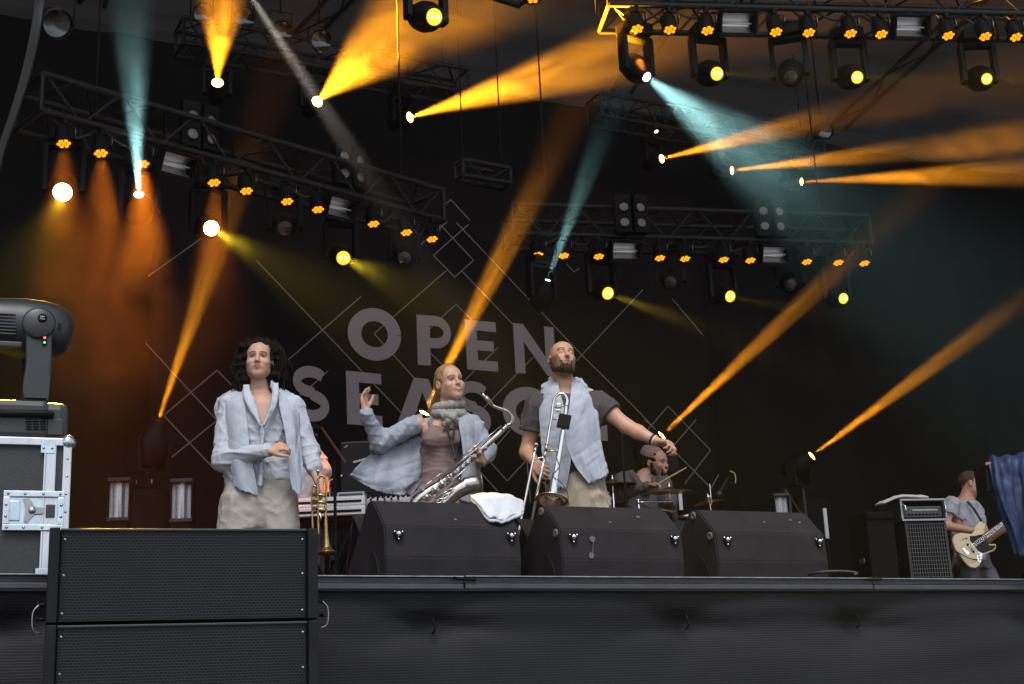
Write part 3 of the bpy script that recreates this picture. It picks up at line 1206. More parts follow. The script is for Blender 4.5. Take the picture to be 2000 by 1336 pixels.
class Field:
    def __init__(self, lo, hi, h, fine=()):
        self.ax = []
        for a in range(3):
            iv = [f for f in fine if f[0] == a]
            c = [lo[a]]
            while c[-1] < hi[a]:
                st = h
                for (_, f0, f1, hf) in iv:
                    if f0 <= c[-1] < f1:
                        st = min(st, hf)
                c.append(c[-1] + st)
            self.ax.append(np.array(c, dtype=np.float32))
        self.D = np.full([len(c) for c in self.ax], 1.0, dtype=np.float32)

    def sub(self, lo, hi, pad):
        sl = []
        for a in range(3):
            i0 = int(np.searchsorted(self.ax[a], lo[a] - pad))
            i1 = int(np.searchsorted(self.ax[a], hi[a] + pad))
            if i1 <= i0:
                return None
            sl.append(slice(i0, i1))
        X = self.ax[0][sl[0]][:, None, None]
        Y = self.ax[1][sl[1]][None, :, None]
        Z = self.ax[2][sl[2]][None, None, :]
        return tuple(sl), X, Y, Z

    def put(self, sl, d, k, cut=False):
        A = self.D[sl]
        if cut:
            d = -d
            h = np.clip(.5 - .5 * (A - d) / k, 0, 1)
            self.D[sl] = A * (1 - h) + d * h + k * h * (1 - h)
        else:
            h = np.clip(.5 + .5 * (A - d) / k, 0, 1)
            self.D[sl] = A * (1 - h) + d * h - k * h * (1 - h)

    def cone(self, a, b, r1, r2=None, k=.02, cut=False, flat=None):
        r2 = r1 if r2 is None else r2
        a, b = np.array(a, np.float32), np.array(b, np.float32)
        rm = max(r1, r2) * (1.0 if flat is None else max(flat))
        s = self.sub(np.minimum(a, b) - rm, np.maximum(a, b) + rm, k + .02)
        if s is None:
            return
        sl, X, Y, Z = s
        ba = b - a
        f = flat or (1, 1, 1)
        t = np.clip(((X - a[0]) * ba[0] + (Y - a[1]) * ba[1] + (Z - a[2]) * ba[2]) / max(1e-9, float(ba @ ba)), 0, 1)
        dx, dy, dz = (X - a[0] - t * ba[0]) / f[0], (Y - a[1] - t * ba[1]) / f[1], (Z - a[2] - t * ba[2]) / f[2]
        d = (np.sqrt(dx * dx + dy * dy + dz * dz) - (r1 + (r2 - r1) * t)) * min(f)
        self.put(sl, d, k, cut)

    def chain(self, pts, rs, k=.02, flat=None):
        for i in range(len(pts) - 1):
            self.cone(pts[i], pts[i + 1], rs[i], rs[i + 1], k, False, flat)

    def ell(self, c, r, k=.02, M_=None, cut=False):
        """ellipsoid; M_ 3x3 maps the ellipsoid's own axes to the field's"""
        c = np.array(c, np.float32)
        rm = max(r)
        s = self.sub(c - rm, c + rm, k + .02)
        if s is None:
            return
        sl, X, Y, Z = s
        x, y, z = X - c[0], Y - c[1], Z - c[2]
        if M_ is not None:
            x, y, z = (M_[0][0] * x + M_[1][0] * y + M_[2][0] * z, M_[0][1] * x + M_[1][1] * y + M_[2][1] * z, M_[0][2] * x + M_[1][2] * y + M_[2][2] * z)
        q = np.sqrt((x / r[0]) ** 2 + (y / r[1]) ** 2 + (z / r[2]) ** 2)
        q2 = np.sqrt((x / r[0] ** 2) ** 2 + (y / r[1] ** 2) ** 2 + (z / r[2] ** 2) ** 2) + 1e-6
        self.put(sl, (q * (q - 1) / q2).astype(np.float32), k, cut)

    def loft(self, rows, k=.02, cut=False):
        """rows: (z, cx, cy, rx, ry), elliptical sections stacked in z"""
        rows = sorted(rows)
        A = np.array(rows, np.float32)
        lo = (float((A[:, 1] - A[:, 3]).min()), float((A[:, 2] - A[:, 4]).min()), float(A[0, 0]))
        hi = (float((A[:, 1] + A[:, 3]).max()), float((A[:, 2] + A[:, 4]).max()), float(A[-1, 0]))
        s = self.sub(np.array(lo), np.array(hi), k + .02)
        if s is None:
            return
        sl, X, Y, Z = s
        z = np.clip(Z, A[0, 0], A[-1, 0])
        zz = z[0, 0]
        g = [np.interp(zz, A[:, 0], A[:, i])[None, None, :].astype(np.float32) for i in range(1, 5)]
        q = np.sqrt(((X - g[0]) / g[2]) ** 2 + ((Y - g[1]) / g[3]) ** 2)
        d = (q - 1) * np.minimum(g[2], g[3])
        d = np.maximum(d, np.abs(Z - (A[0, 0] + A[-1, 0]) / 2) - (A[-1, 0] - A[0, 0]) / 2)
        self.put(sl, d.astype(np.float32), k, cut)

    def half(self, n, c, cut_side=True, lo=None, hi=None, k=.004):
        """remove what lies on the +n side of the plane n.p = c (inside lo..hi)"""
        lo = (-9, -9, -9) if lo is None else lo
        hi = (9, 9, 9) if hi is None else hi
        s = self.sub(np.array(lo), np.array(hi), 0)
        sl, X, Y, Z = s
        d = -(n[0] * X + n[1] * Y + n[2] * Z - c)
        self.put(sl, np.broadcast_to(d, self.D[sl].shape).astype(np.float32), k, True)

    def vee(self, A, B, T, y0, y1, k=.004):
        """cut an open neck: the wedge between lines A-T and B-T (x, z), from y0 to y1"""
        lo = (min(A[0], T[0]) - .02, y0, T[2])
        hi = (max(B[0], T[0]) + .02, y1, max(A[2], B[2]) + .05)
        sl, X, Y, Z = self.sub(np.array(lo), np.array(hi), .01)

        def line(P, Q, s):
            d = np.array((Q[0] - P[0], Q[2] - P[2]))
            d = d / np.linalg.norm(d)
            return s * ((X - P[0]) * d[1] - (Z - P[2]) * d[0])
        d = np.maximum(np.maximum(line(A, T, 1.0), line(B, T, -1.0)), Y - y1)
        self.put(sl, np.broadcast_to(d, self.D[sl].shape).astype(np.float32), k, True)

    def wrinkle(self, amp, seed, freq=22.0, aniso=(1, 1, .45), n=7, sharp=True):
        rng = np.random.RandomState(seed)
        m = np.abs(self.D) < .035
        I = np.nonzero(m)
        P = np.stack([self.ax[a][I[a]] for a in range(3)], 1)
        f = np.zeros(len(P), np.float32)
        if freq > 40:                                     # hair and knit: fine ripples
            for i in range(n):
                v = rng.normal(size=3) * np.array(aniso)
                v = v / np.linalg.norm(v) * freq * rng.uniform(.5, 1.7)
                w = rng.normal(size=3) * freq * .25
                f += np.sin(P @ v + rng.uniform(0, 6.3) + 1.6 * np.sin(P @ w + rng.uniform(0, 6.3))).astype(np.float32)
            self.D[I] += (amp * f / math.sqrt(n)).astype(np.float32)
            return
        f = crease_field(P, rng, aniso, n + 4, 1.35 * freq)
        self.D[I] -= (amp * 1.9 * f).astype(np.float32)

    def mesh(self):
        D = self.D
        S = D < 0
        nx, ny, nz = D.shape
        cnt = np.zeros((nx - 1, ny - 1, nz - 1), np.uint8)
        for i in (0, 1):
            for j in (0, 1):
                for k in (0, 1):
                    cnt += S[i:nx - 1 + i, j:ny - 1 + j, k:nz - 1 + k]
        act = (cnt > 0) & (cnt < 8)
        I = np.stack(np.nonzero(act), 1)
        idx = np.full(act.shape, -1, np.int64)
        idx[act] = np.arange(len(I))
        pos = np.zeros((len(I), 3))
        num = np.zeros(len(I))
        corner = [(0, 0, 0), (1, 0, 0), (0, 1, 0), (1, 1, 0), (0, 0, 1), (1, 0, 1), (0, 1, 1), (1, 1, 1)]
        val = [D[I[:, 0] + c[0], I[:, 1] + c[1], I[:, 2] + c[2]] for c in corner]
        for a, b in ((0, 1), (2, 3), (4, 5), (6, 7), (0, 2), (1, 3), (4, 6), (5, 7), (0, 4), (1, 5), (2, 6), (3, 7)):
            va, vb = val[a], val[b]
            m = (va < 0) != (vb < 0)
            t = np.where(m, va / np.where(m, va - vb, 1), 0)
            for ax in range(3):
                pos[:, ax] += np.where(m, corner[a][ax] + (corner[b][ax] - corner[a][ax]) * t, 0)
            num += m
        pos /= num[:, None]
        V = np.zeros_like(pos)
        for ax in range(3):
            c = self.ax[ax]
            i0 = I[:, ax]
            V[:, ax] = c[i0] + (c[i0 + 1] - c[i0]) * pos[:, ax]
        F = []
        for ax in range(3):
            o1, o2 = (ax + 1) % 3, (ax + 2) % 3
            sl0 = [slice(None)] * 3
            sl1 = [slice(None)] * 3
            sl0[ax] = slice(0, D.shape[ax] - 1)
            sl1[ax] = slice(1, D.shape[ax])
            A, B = S[tuple(sl0)], S[tuple(sl1)]
            E = np.stack(np.nonzero(A != B), 1)
            ok = (E[:, o1] > 0) & (E[:, o2] > 0) & (E[:, o1] < D.shape[o1] - 1) & (E[:, o2] < D.shape[o2] - 1)
            E = E[ok]
            q = []
            for d1, d2 in ((-1, -1), (0, -1), (0, 0), (-1, 0)):
                c = E.copy()
                c[:, o1] += d1
                c[:, o2] += d2
                q.append(idx[c[:, 0], c[:, 1], c[:, 2]])
            q = np.stack(q, 1)
            flip = B[E[:, 0], E[:, 1], E[:, 2]]
            q[flip] = q[flip][:, ::-1]
            F.append(q)
        F = np.concatenate(F)
        F = F[(F >= 0).all(1)]
        return V, F

    def build(self, name, material, parent, tint=None, relax=1):
        V, F = self.mesh()
        for _ in range(relax):
            acc = np.zeros_like(V)
            cn = np.zeros(len(V))
            for a in range(4):
                b = (a + 1) % 4
                np.add.at(acc, F[:, a], V[F[:, b]])
                np.add.at(acc, F[:, b], V[F[:, a]])
                np.add.at(cn, F[:, a], 1)
                np.add.at(cn, F[:, b], 1)
            V = V * .55 + .45 * acc / np.maximum(cn, 1)[:, None]
        me = bpy.data.meshes.new(name)
        me.vertices.add(len(V))
        me.vertices.foreach_set('co', V.astype(np.float32).ravel())
        me.loops.add(F.size)
        me.loops.foreach_set('vertex_index', F.astype(np.int32).ravel())
        me.polygons.add(len(F))
        me.polygons.foreach_set('loop_start', np.arange(0, F.size, 4, dtype=np.int32))
        me.update(calc_edges=True)
        me.polygons.foreach_set('use_smooth', np.ones(len(F), dtype=bool))
        me.materials.append(material)
        if tint is not None:
            C = tint(V)
            at_ = me.attributes.new('tint', 'FLOAT_COLOR', 'POINT')
            at_.data.foreach_set('color', np.concatenate([C, np.ones((len(C), 1))], 1).astype(np.float32).ravel())
        me.validate()
        o = bpy.data.objects.new(name, me)
        COL.objects.link(o)
        o.parent = parent
        return o


def grid_cm(ctrl, nu, nv):
    """bicubic surface through a control grid (rows x cols x 3)"""
    C = np.array(ctrl, float)

    def res(A, n):
        A = np.concatenate([[2 * A[0] - A[1]], A, [2 * A[-1] - A[-2]]])
        m = len(A) - 3
        t = np.linspace(0, m, n + 1)
        i = np.minimum(t.astype(int), m - 1)
        f = (t - i)[(...,) + (None,) * (A.ndim - 1)]
        p0, p1, p2, p3 = A[i], A[i + 1], A[i + 2], A[i + 3]
        return .5 * (2 * p1 + (p2 - p0) * f + (2 * p0 - 5 * p1 + 4 * p2 - p3) * f ** 2 + (3 * p1 - p0 - 3 * p2 + p3) * f ** 3)
    C = res(C, nv)
    C = res(C.transpose(1, 0, 2), nu)
    return C                       # (nu+1, nv+1, 3)


def cloth_patch(name, ctrl, material, parent, nu=40, nv=60, amp=.01, waves=4.0, seed=1, thick=.005, ragged=0.0, grow=True, crumple=.0052):
    """ctrl: rows from the top edge to the hem; folds run from row to row"""
    P = grid_cm(ctrl, nu, nv)
    rng = np.random.RandomState(seed)
    du = np.gradient(P, axis=0)
    dv = np.gradient(P, axis=1)
    n = np.cross(du, dv)
    n /= np.linalg.norm(n, axis=2, keepdims=True) + 1e-9
    U, Vv = np.meshgrid(np.linspace(0, 1, nu + 1), np.linspace(0, 1, nv + 1), indexing='ij')
    f = np.zeros_like(U)
    for i in range(5):
        w = waves * rng.uniform(.5, 2.0)
        f += rng.uniform(.4, 1) * np.sin(2 * math.pi * w * U + rng.uniform(0, 6.3) + rng.uniform(-2, 2) * Vv + .9 * np.sin(rng.uniform(2, 6) * Vv + rng.uniform(0, 6)))
    f += .5 * np.sin(2 * math.pi * (waves * .8 * U + 3.1 * Vv) + rng.uniform(0, 6.3)) * np.sin(5 * Vv + 4 * U)
    env = (.25 + .75 * Vv) if grow else 1.0
    P = P + n * (amp * f * env / 1.6)[..., None]
    g = crease_field(P, rng, (1, 1, .6), 10, 34.0)
    P = P + n * (crumple * 1.6 * g)[..., None]
    if ragged:
        rg = rng.normal(size=nu + 1)
        P[:, -1, 2] += ragged * rg
        P[:, -2, 2] += ragged * .4 * rg
    W = nv + 1
    vs = P.reshape(-1, 3)
    N = len(vs)
    nn = n.reshape(-1, 3)
    vs2 = vs + nn * thick
    fs = []
    for i in range(nu):
        for j in range(nv):
            q = (i * W + j, (i + 1) * W + j, (i + 1) * W + j + 1, i * W + j + 1)
            fs.append(q)
            fs.append(tuple(N + t for t in reversed(q)))
    rim = [i * W for i in range(nu + 1)] + [nu * W + j for j in range(1, nv + 1)] + \
          [i * W + nv for i in range(nu - 1, -1, -1)] + [j for j in range(nv - 1, 0, -1)]
    L = len(rim)
    fs += [(rim[(k + 1) % L], rim[k], rim[k] + N, rim[(k + 1) % L] + N) for k in range(L)]
    return link_mesh(name, np.concatenate([vs, vs2]).tolist(), fs, material, parent, True)


class Frame:
    """a person's own frame: x to the picture's right, y away from the camera, z up, at the feet"""

    def __init__(self, px, D, z=None):
        z = FLOOR if z is None else z
        w = at_h(px, 1000, D)
        self.o = Vector((w.x, w.y, z))
        self.D = D

    def __call__(self, px, py, dy=0.0):
        rel = at_h(px, py, self.D + dy) - self.o
        return np.array((rel.dot(RI0), rel.dot(HF), rel.z))

    def root(self, name, label, cat):
        return empty(name, self.o, -YAW, label, cat)

    def loc(self, world):
        rel = Vector(world) - self.o
        return np.array((rel.dot(RI0), rel.dot(HF), rel.z))


def unit(v):
    v = np.array(v, float)
    return v / (np.linalg.norm(v) + 1e-9)


def head_matrix(yaw, pitch, roll):
    m = Matrix.Rotation(R(yaw), 3, 'Z') @ Matrix.Rotation(R(roll), 3, 'Y') @ Matrix.Rotation(-R(pitch), 3, 'X')
    return np.array(m)


def head_prims(S, c, Mh, s=1.0, smile=False, mouth_open=0.0, closed=False, jaw=1.0, fem=False, nose=1.0):
    c = np.array(c)

    def P(x, y, z):
        return c + Mh @ (np.array((x, y, z)) * s)

    def E(p, r, k, cut=False):
        S.ell(P(*p), tuple(q * s for q in r), k, Mh, cut)

    def C(a, b, r1, r2, k, cut=False):
        S.cone(P(*a), P(*b), r1 * s, r2 * s, k, cut)
    E((0, .018, .032), (.075, .094, .086), .01)
    E((0, -.028, -.025), (.066 if not fem else .063, .070, .088), .03)
    E((0, -.045, .040), (.058, .045, .05), .03)
    C((-.034 * jaw, -.012, -.070), (-.010, -.066, -.098), .032, .022, .03)
    C((.034 * jaw, -.012, -.070), (.010, -.066, -.098), .032, .022, .03)
    E((0, -.072, -.100), (.024, .020, .018), .02)
    # eye hollows, brow, cheek bones
    for q in (-1, 1):
        E((q * .031, -.105, -.002), (.020, .022, .0135), .012, True)
        C((q * .012, -.097, .017), (q * .044, -.088, .018), .008, .007, .012)
        E((q * .043, -.068, -.034), (.022, .024, .018), .022)
        E((q * .033, -.046, -.056), (.023, .030, .030), .03)
        E((q * .031, -.0815, -.004), (.0135, .0135, .0125), .004)
        if closed:
            E((q * .031, -.083, -.004), (.015, .0145, .0115), .004)
        else:
            C((q * .018, -.0905, .006), (q * .043, -.086, .005), .0042, .0042, .004)
    # nose
    C((0, -.094, .004), (0, -.113 * 1.0, -.032), .0085 * nose, .0105 * nose, .008)
    E((0, -.111, -.035), (.0115, .012, .0095), .006)
    for q in (-1, 1):
        E((q * .0125, -.100, -.038), (.0075, .0095, .0075), .005)
        E((q * .0065, -.108, -.0445), (.0038, .005, .004), .003, True)
    # mouth
    E((0, -.083, -.065), (.030, .020, .024), .014)
    mz = -.066
    wd = .030 if smile else .0235
    if mouth_open or smile:
        up = .010 if smile else .004
        C((-wd, -.086, mz + up), (0, -.104, mz + .004), .0045, .006, .004)
        C((wd, -.086, mz + up), (0, -.104, mz + .004), .0045, .006, .004)
        C((-wd, -.086, mz + up), (0, -.101, mz - .012 - mouth_open), .0045, .0075, .004)
        C((wd, -.086, mz + up), (0, -.101, mz - .012 - mouth_open), .0045, .0075, .004)
    else:
        C((-wd, -.090, mz + .001), (0, -.103, mz + .005), .0045, .0068, .005)
        C((wd, -.090, mz + .001), (0, -.103, mz + .005), .0045, .0068, .005)
        C((-wd, -.090, mz - .003), (0, -.101, mz - .008), .0045, .0080, .005)
        C((wd, -.090, mz - .003), (0, -.101, mz - .008), .0045, .0080, .005)
        C((-wd - .002, -.101, mz - .001), (wd + .002, -.101, mz - .001), .0022, .0022, .003, True)
    # ears
    for q in (-1, 1):
        E((q * .078, .012, -.008), (.011, .020, .031), .006)
        E((q * .087, .004, -.006), (.008, .011, .018), .004, True)
    return P


def face_tint(V, c, Mh, s, skin, lip, brow, hair=None, beard=None, closed=False, smile=False, mouth_open=0.0, iris=(.03, .025, .02), buzz=0.0, blush=.5, beard_amt=1.0):
    """base colours painted on the skin: lips, brows, eyes, stubble"""
    Q = ((V - np.array(c)) @ np.array(Mh)) / s
    x, y, z = Q[:, 0], Q[:, 1], Q[:, 2]
    ax = np.abs(x)
    C = np.tile(np.array(skin), (len(V), 1)).astype(float)

    def mixc(m, col):
        m = np.clip(m, 0, 1)[:, None]
        C[:] = C * (1 - m) + np.array(col) * m

    def soft(d, w):
        return np.clip(.5 - d / w, 0, 1)
    front = (y < -.03) & (np.abs(z) < .16)
    inh = (np.abs(x) < .12) & (np.abs(y) < .14) & (z > -.155) & (z < .14)
    red = np.array(skin) * np.array((1.02, .82, .78))
    mixc(inh * front * soft(np.hypot((ax - .045) / 1.2, z + .035) - .02, .03) * blush, red)
    mixc(inh * front * soft(np.hypot(x, z + .036) - .010, .012) * blush, red)
    if beard is not None:
        side = np.clip((.034 - y) / .03, 0, 1)
        bare = np.clip((np.hypot(ax / .048, (z + .016) / .056) - 1.0) / .12, 0, 1) * np.clip((.004 - z) / .022, 0, 1)
        chin = np.clip((-.076 - z) / .012, 0, 1)
        must = soft(np.hypot(x / 2.4, (z + .053) / .8 + .25 * ax) - .0085, .009) * (y < -.06)
        neckcut = np.clip((z + .150) / .02, 0, 1)
        rngb = np.random.RandomState(3)
        fleck = .80 + .20 * np.sin(x * 900 + 3 * np.sin(z * 700)) * np.sin(z * 1100 + y * 800)
        b = np.maximum(np.maximum(bare, chin), must) * side * neckcut * inh * fleck
        mixc(b * beard_amt, beard)
    lipm = inh * (y < -.084) * soft(np.hypot(ax / (.029 if smile else .025), (z + .067 + mouth_open * .5) / (.0125 + mouth_open * .7)) - 1, .35)
    mixc(lipm, lip)
    if smile:
        tm = inh * (y < -.078) * soft(np.hypot(ax / .019, (z + .0655) / .0045) - 1, .6)
        mixc(tm, (.60, .55, .50))
    elif mouth_open:
        tm = inh * (y < -.07) * soft(np.hypot(ax / .016, (z + .070) / .0055) - 1, .5)
        mixc(tm, (.03, .01, .01))
    bz = .021 + (ax - .02) * .10 - np.maximum(0, ax - .036) * .55
    mixc(inh * front * soft(np.abs(z - bz) - .0048, .005) * soft(np.abs(ax - .030) - .019, .006), brow)
    eyem = inh * (y < -.06) * soft(np.hypot((ax - .031) / .0160, (z + .003) / .0078) - 1, .5)
    if closed:
        ln = inh * (y < -.06) * soft(np.abs(z + .008 - 8 * (ax - .031) ** 2) - .0012, .004) * soft(np.abs(ax - .031) - .014, .004)
        mixc(ln, (.05, .03, .025))
    else:
        mixc(eyem, (.32, .29, .27))
        mixc(eyem * soft(np.abs(ax - .031) - .0075, .004), iris)
        lid = inh * (y < -.06) * soft(np.abs(z - .0045 + 9 * (ax - .031) ** 2) - .0022, .004) * soft(np.abs(ax - .031) - .016, .004)
        mixc(lid * .9, (.04, .025, .02))
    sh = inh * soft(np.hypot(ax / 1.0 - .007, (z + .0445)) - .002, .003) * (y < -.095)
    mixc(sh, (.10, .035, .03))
    if hair is not None and buzz:
        hl = np.clip((y + .035 - np.maximum(0, .10 - z) * -.05) / .05, 0, 1) * np.clip((z + .02) / .03, 0, 1)
        topthin = np.clip((.112 - z) / .03, .35, 1)
        mixc(inh * hl * topthin * buzz, hair)
    return C


def hand_prims(S, w, d, n, side=1, s=1.0, curl=(.3, .5, .4), spread=1.0, thumb=(.55, .75, .25), k=.003):
    """w wrist, d towards the fingers, n out of the palm, thumb on the +cross side times side"""
    w, d = np.array(w, float), unit(d)
    n = unit(np.array(n, float) - d * (np.array(n) @ d))
    t = np.cross(n, d) * side
    offs = (.030, .010, -.010, -.028)
    lens = (.068, .076, .071, .055)
    base = (.086, .090, .087, .078)
    for i in range(4):
        kn = w + (d * base[i] + t * offs[i] * spread) * s
        S.cone(w + (d * .012 + t * offs[i] * .55) * s, kn, .0155 * s, .0115 * s, .010)
        p = kn
        a = 0.0
        L = lens[i] * s
        r = (.0090, .0085, .0078, .0068)
        cu = [c * (1 + .12 * i) for c in curl]
        for j, fr in enumerate((.45, .32, .25)):
            a += cu[j]
            dd = d * math.cos(a) + n * math.sin(a) + t * (offs[i] * 1.2 * (spread - .6))
            q = p + unit(dd) * L * fr
            S.cone(p, q, r[j] * s, r[j + 1] * s, k)
            p = q
    b0 = w + (d * .022 + t * .022) * s
    b1 = b0 + unit(d * thumb[0] + t * thumb[1] + n * thumb[2]) * .045 * s
    b2 = b1 + unit(d * (thumb[0] + .35) + t * thumb[1] * .6 + n * (thumb[2] + .15)) * .034 * s
    b3 = b2 + unit(d * (thumb[0] + .5) + t * thumb[1] * .3 + n * (thumb[2] + .25)) * .024 * s
    S.cone(b0, b1, .0155 * s, .0125 * s, .012)
    S.cone(b1, b2, .0120 * s, .0105 * s, k)
    S.cone(b2, b3, .0105 * s, .0085 * s, k)


def beard_build(parent, c, Mh, s, material, seed=1, puff=.006):
    c = np.array(c)
    lo, hi = c - .17, c + .13
    S = Field(lo, hi, .0042)

    def Pt(x, y, z):
        return c + Mh @ (np.array((x, y, z)) * s)
    for q in (-1, 1):
        S.cone(Pt(q * .036, -.014, -.072), Pt(q * .010, -.067, -.100), (.032 + puff) * s, (.022 + puff) * s, .015)
        S.cone(Pt(q * .066, -.004, -.012), Pt(q * .050, -.018, -.066), (.013 + puff * .6) * s, (.026 + puff * .7) * s, .015)
        S.cone(Pt(0, -.103, -.0535), Pt(q * .027, -.088, -.064), .0065 * s, .0065 * s, .006)
        S.cone(Pt(q * .029, -.083, -.066), Pt(q * .020, -.078, -.092), .009 * s, .012 * s, .01)
    S.ell(Pt(0, -.074, -.102), tuple(k * s for k in (.028 + puff * .5, .024 + puff * .5, .020 + puff)), .015, Mh)
    S.ell(Pt(0, -.085, -.067), tuple(k * s for k in (.0255, .045, .0105)), .004, Mh, True)
    S.ell(Pt(0, .03, -.10), tuple(k * s for k in (.060, .060, .10)), .01, Mh, True)
    S.wrinkle(.0022, seed, 330, (1, 1, 1), 6)
    return S.build('beard', material, parent, None, 0)


def strands(curves, r0, r1, n=6):
    mb = MB()
    for c in curves:
        m = len(c)
        mb.tube([Vector(p) for p in c], [r0 + (r1 - r0) * i / (m - 1) for i in range(m)], n)
    return mb


m_skin = mat('skin', (.5, .3, .22), .48, attr=True, var=.07, vscale=60, bump=.12, bscale=350, spec=.4)
try:
    _b = m_skin.node_tree.nodes['Principled BSDF']
    _b.inputs['Subsurface Weight'].default_value = .12
    _b.inputs['Subsurface Radius'].default_value = (.02, .008, .004)
    _b.inputs['Subsurface Scale'].default_value = .4
except Exception:
    pass
m_linen = mat('pale_blue_linen', (.40, .425, .48), .88, var=.12, vscale=14, bump=.35, bscale=500, crease=.07, spec=.2)
m_linen_w = mat('white_linen', (.47, .49, .54), .88, var=.10, vscale=14, bump=.35, bscale=500, crease=.07, spec=.2)
m_linen_g = mat('grey_cotton', (.32, .34, .39), .9, var=.16, vscale=10, bump=.4, bscale=400, crease=.07, spec=.2)
m_khaki = mat('stone_trousers', (.36, .32, .285), .88, var=.12, vscale=9, bump=.35, bscale=400, crease=.12, spec=.2)
m_khaki2 = mat('khaki_shorts', (.31, .26, .19), .88, var=.12, vscale=9, bump=.35, bscale=400, crease=.07, spec=.2)
m_tee = mat('charcoal_tee', (.075, .062, .066), .9, var=.12, vscale=12, bump=.3, bscale=400, crease=.07, spec=.15)
m_taupe = mat('taupe_top', (.215, .150, .138), .88, var=.08, vscale=12, bump=.25, bscale=400, spec=.15)
m_taupe2 = mat('taupe_skirt', (.215, .150, .140), .88, var=.1, vscale=12, bump=.3, bscale=400)
m_knit = mat('grey_knit', (.30, .285, .265), .95, var=.45, vscale=90, bump=1.0, bscale=110)
m_hair_d = mat('dark_brown_hair', (.011, .0065, .0045), .85, var=.4, vscale=60, bump=.5, bscale=200, spec=.1)
m_hair_b = mat('blonde_hair', (.30, .185, .085), .5, var=.35, vscale=70, bump=.6, bscale=160, stretch=(1, 1, .2))
m_hair_s = mat('short_brown_hair', (.055, .025, .013), .7, var=.4, vscale=90, bump=.8, bscale=250)

m_paintb = mat('shell_button', (.30, .29, .28), .4)
# =================================================================== the trumpeter on the left
F1 = Frame(508, 8.0)
p1 = F1.root('person', 'person with dark dreadlocks in pale linen shirts lowering a trumpet, stone trousers', 'person')
skin1 = (.53, .30, .205)
h1c, h1m, h1s = F1(507, 704), head_matrix(4, 3, 2), 1.0
z_hip = 0.93
S = Field((-.36, -.42, .0), (.48, .24, 1.86), .0078, [(0, -.10, .12, .0042), (1, -.14, .02, .0045), (2, 1.46, 1.75, .0042), (2, .68, .98, .0062)])
head_prims(S, h1c, h1m, h1s, jaw=1.0)
nb = F1(508, 775, .03)
S.cone(h1c + np.array((0, .02, -.05)), nb, .056, .060, .03)
ch = F1(510, 860, .0)
sh_l, sh_r = F1(446, 790, .02), F1(576, 792, .02)
S.loft([(nb[2] + .0, nb[0], .035, .075, .06), (nb[2] - .05, nb[0], .03, .15, .085), (nb[2] - .18, nb[0], .02, .165, .10), (nb[2] - .36, nb[0], .02, .14, .092), (.92, nb[0], .02, .135, .085), (.80, nb[0], .02, .13, .085)], .05)
el_l, wr_l = F1(440, 897, -.05), F1(522, 880, -.23)
el_r, wr_r = F1(600, 880, .04), F1(624, 942, -.04)
S.chain([sh_l, el_l, wr_l], [.055, .042, .027], .03)
S.chain([sh_r, el_r, wr_r], [.055, .042, .028], .03)
hand_prims(S, wr_l, F1(548, 872, -.24) - wr_l, (.1, .6, -.5), 1, 1.0, (.55, .8, .6), 1.0, (.7, .5, .3))
hand_prims(S, wr_r, F1(629, 985, -.06) - wr_r, (-.6, -.3, 0), -1, 1.0, (.5, .8, .7), .9)
for q in (-1, 1):
    S.chain([(nb[0] + q * .09, .02, .86), (nb[0] + q * .11, .0, .48), (nb[0] + q * .12, .03, .06)], [.085, .055, .042], .03)
    S.cone((nb[0] + q * .12, .03, .04), (nb[0] + q * .14, -.13, .035), .038, .03, .02)
S.build('body', m_skin, p1, lambda V: face_tint(V, h1c, h1m, h1s, skin1, (.36, .12, .12), (.03, .018, .012), blush=.25))

# hair: a dark cap and many ropes of hair
S = Field((-.26, -.20, 1.28), (.26, .26, 1.90), .006)
S.ell(h1c + h1m @ np.array((0, .045, .050)), (.118, .115, .092), .02, h1m)
S.ell(h1c + h1m @ np.array((-.01, .065, -.04)), (.138, .085, .13), .05, h1m)
S.ell(h1c + h1m @ np.array((-.095, .045, -.09)), (.055, .06, .10), .04, h1m)
S.ell(h1c + h1m @ np.array((.085, .05, -.09)), (.05, .06, .08), .04, h1m)
S.ell(h1c + h1m @ np.array((0, -.105, -.035)), (.064, .118, .116), .012, h1m, True)
S.wrinkle(.016, 4, 95, (1, 1, .35), 9)
hair1 = S.build('hair', m_hair_d, p1)
rng = random.Random(3)
cur = []
for i in range(190):
    a = rng.uniform(-.18, 1.18) * math.pi
    el = rng.uniform(.05, 1.1)
    p = np.array((-math.cos(a) * .112 * math.cos(el * .6), .045 + math.sin(a) * .10 * math.cos(el * .5), .05 + .085 * math.sin(el)))
    if p[1] < .01 and abs(p[0]) < .075:
        p[1] = .03
    out = np.array((p[0] * 1.0, (p[1] - .04) * 1.0, 0))
    out = out / (np.linalg.norm(out) + 1e-6)
    ln = rng.uniform(.10, .25)
    sd_ = 1.0 if p[0] < 0 else .8
    c = [p, p + out * rng.uniform(.018, .045) * sd_ + np.array((0, 0, -.03))]
    for q in (.45, .75, 1.0):
        c.append(c[-1] + out * rng.uniform(-.012, .012) + np.array((rng.uniform(-.012, .012), rng.uniform(-.008, .012), -ln * .33)))
    c = [h1c + h1m @ q for q in c]
    c = [q for q in c]
    cur.append(catmull([Vector(q) for q in c], 3))
strands(cur, .0062, .0035, 5).build('dreadlock', m_hair_d, hair1)

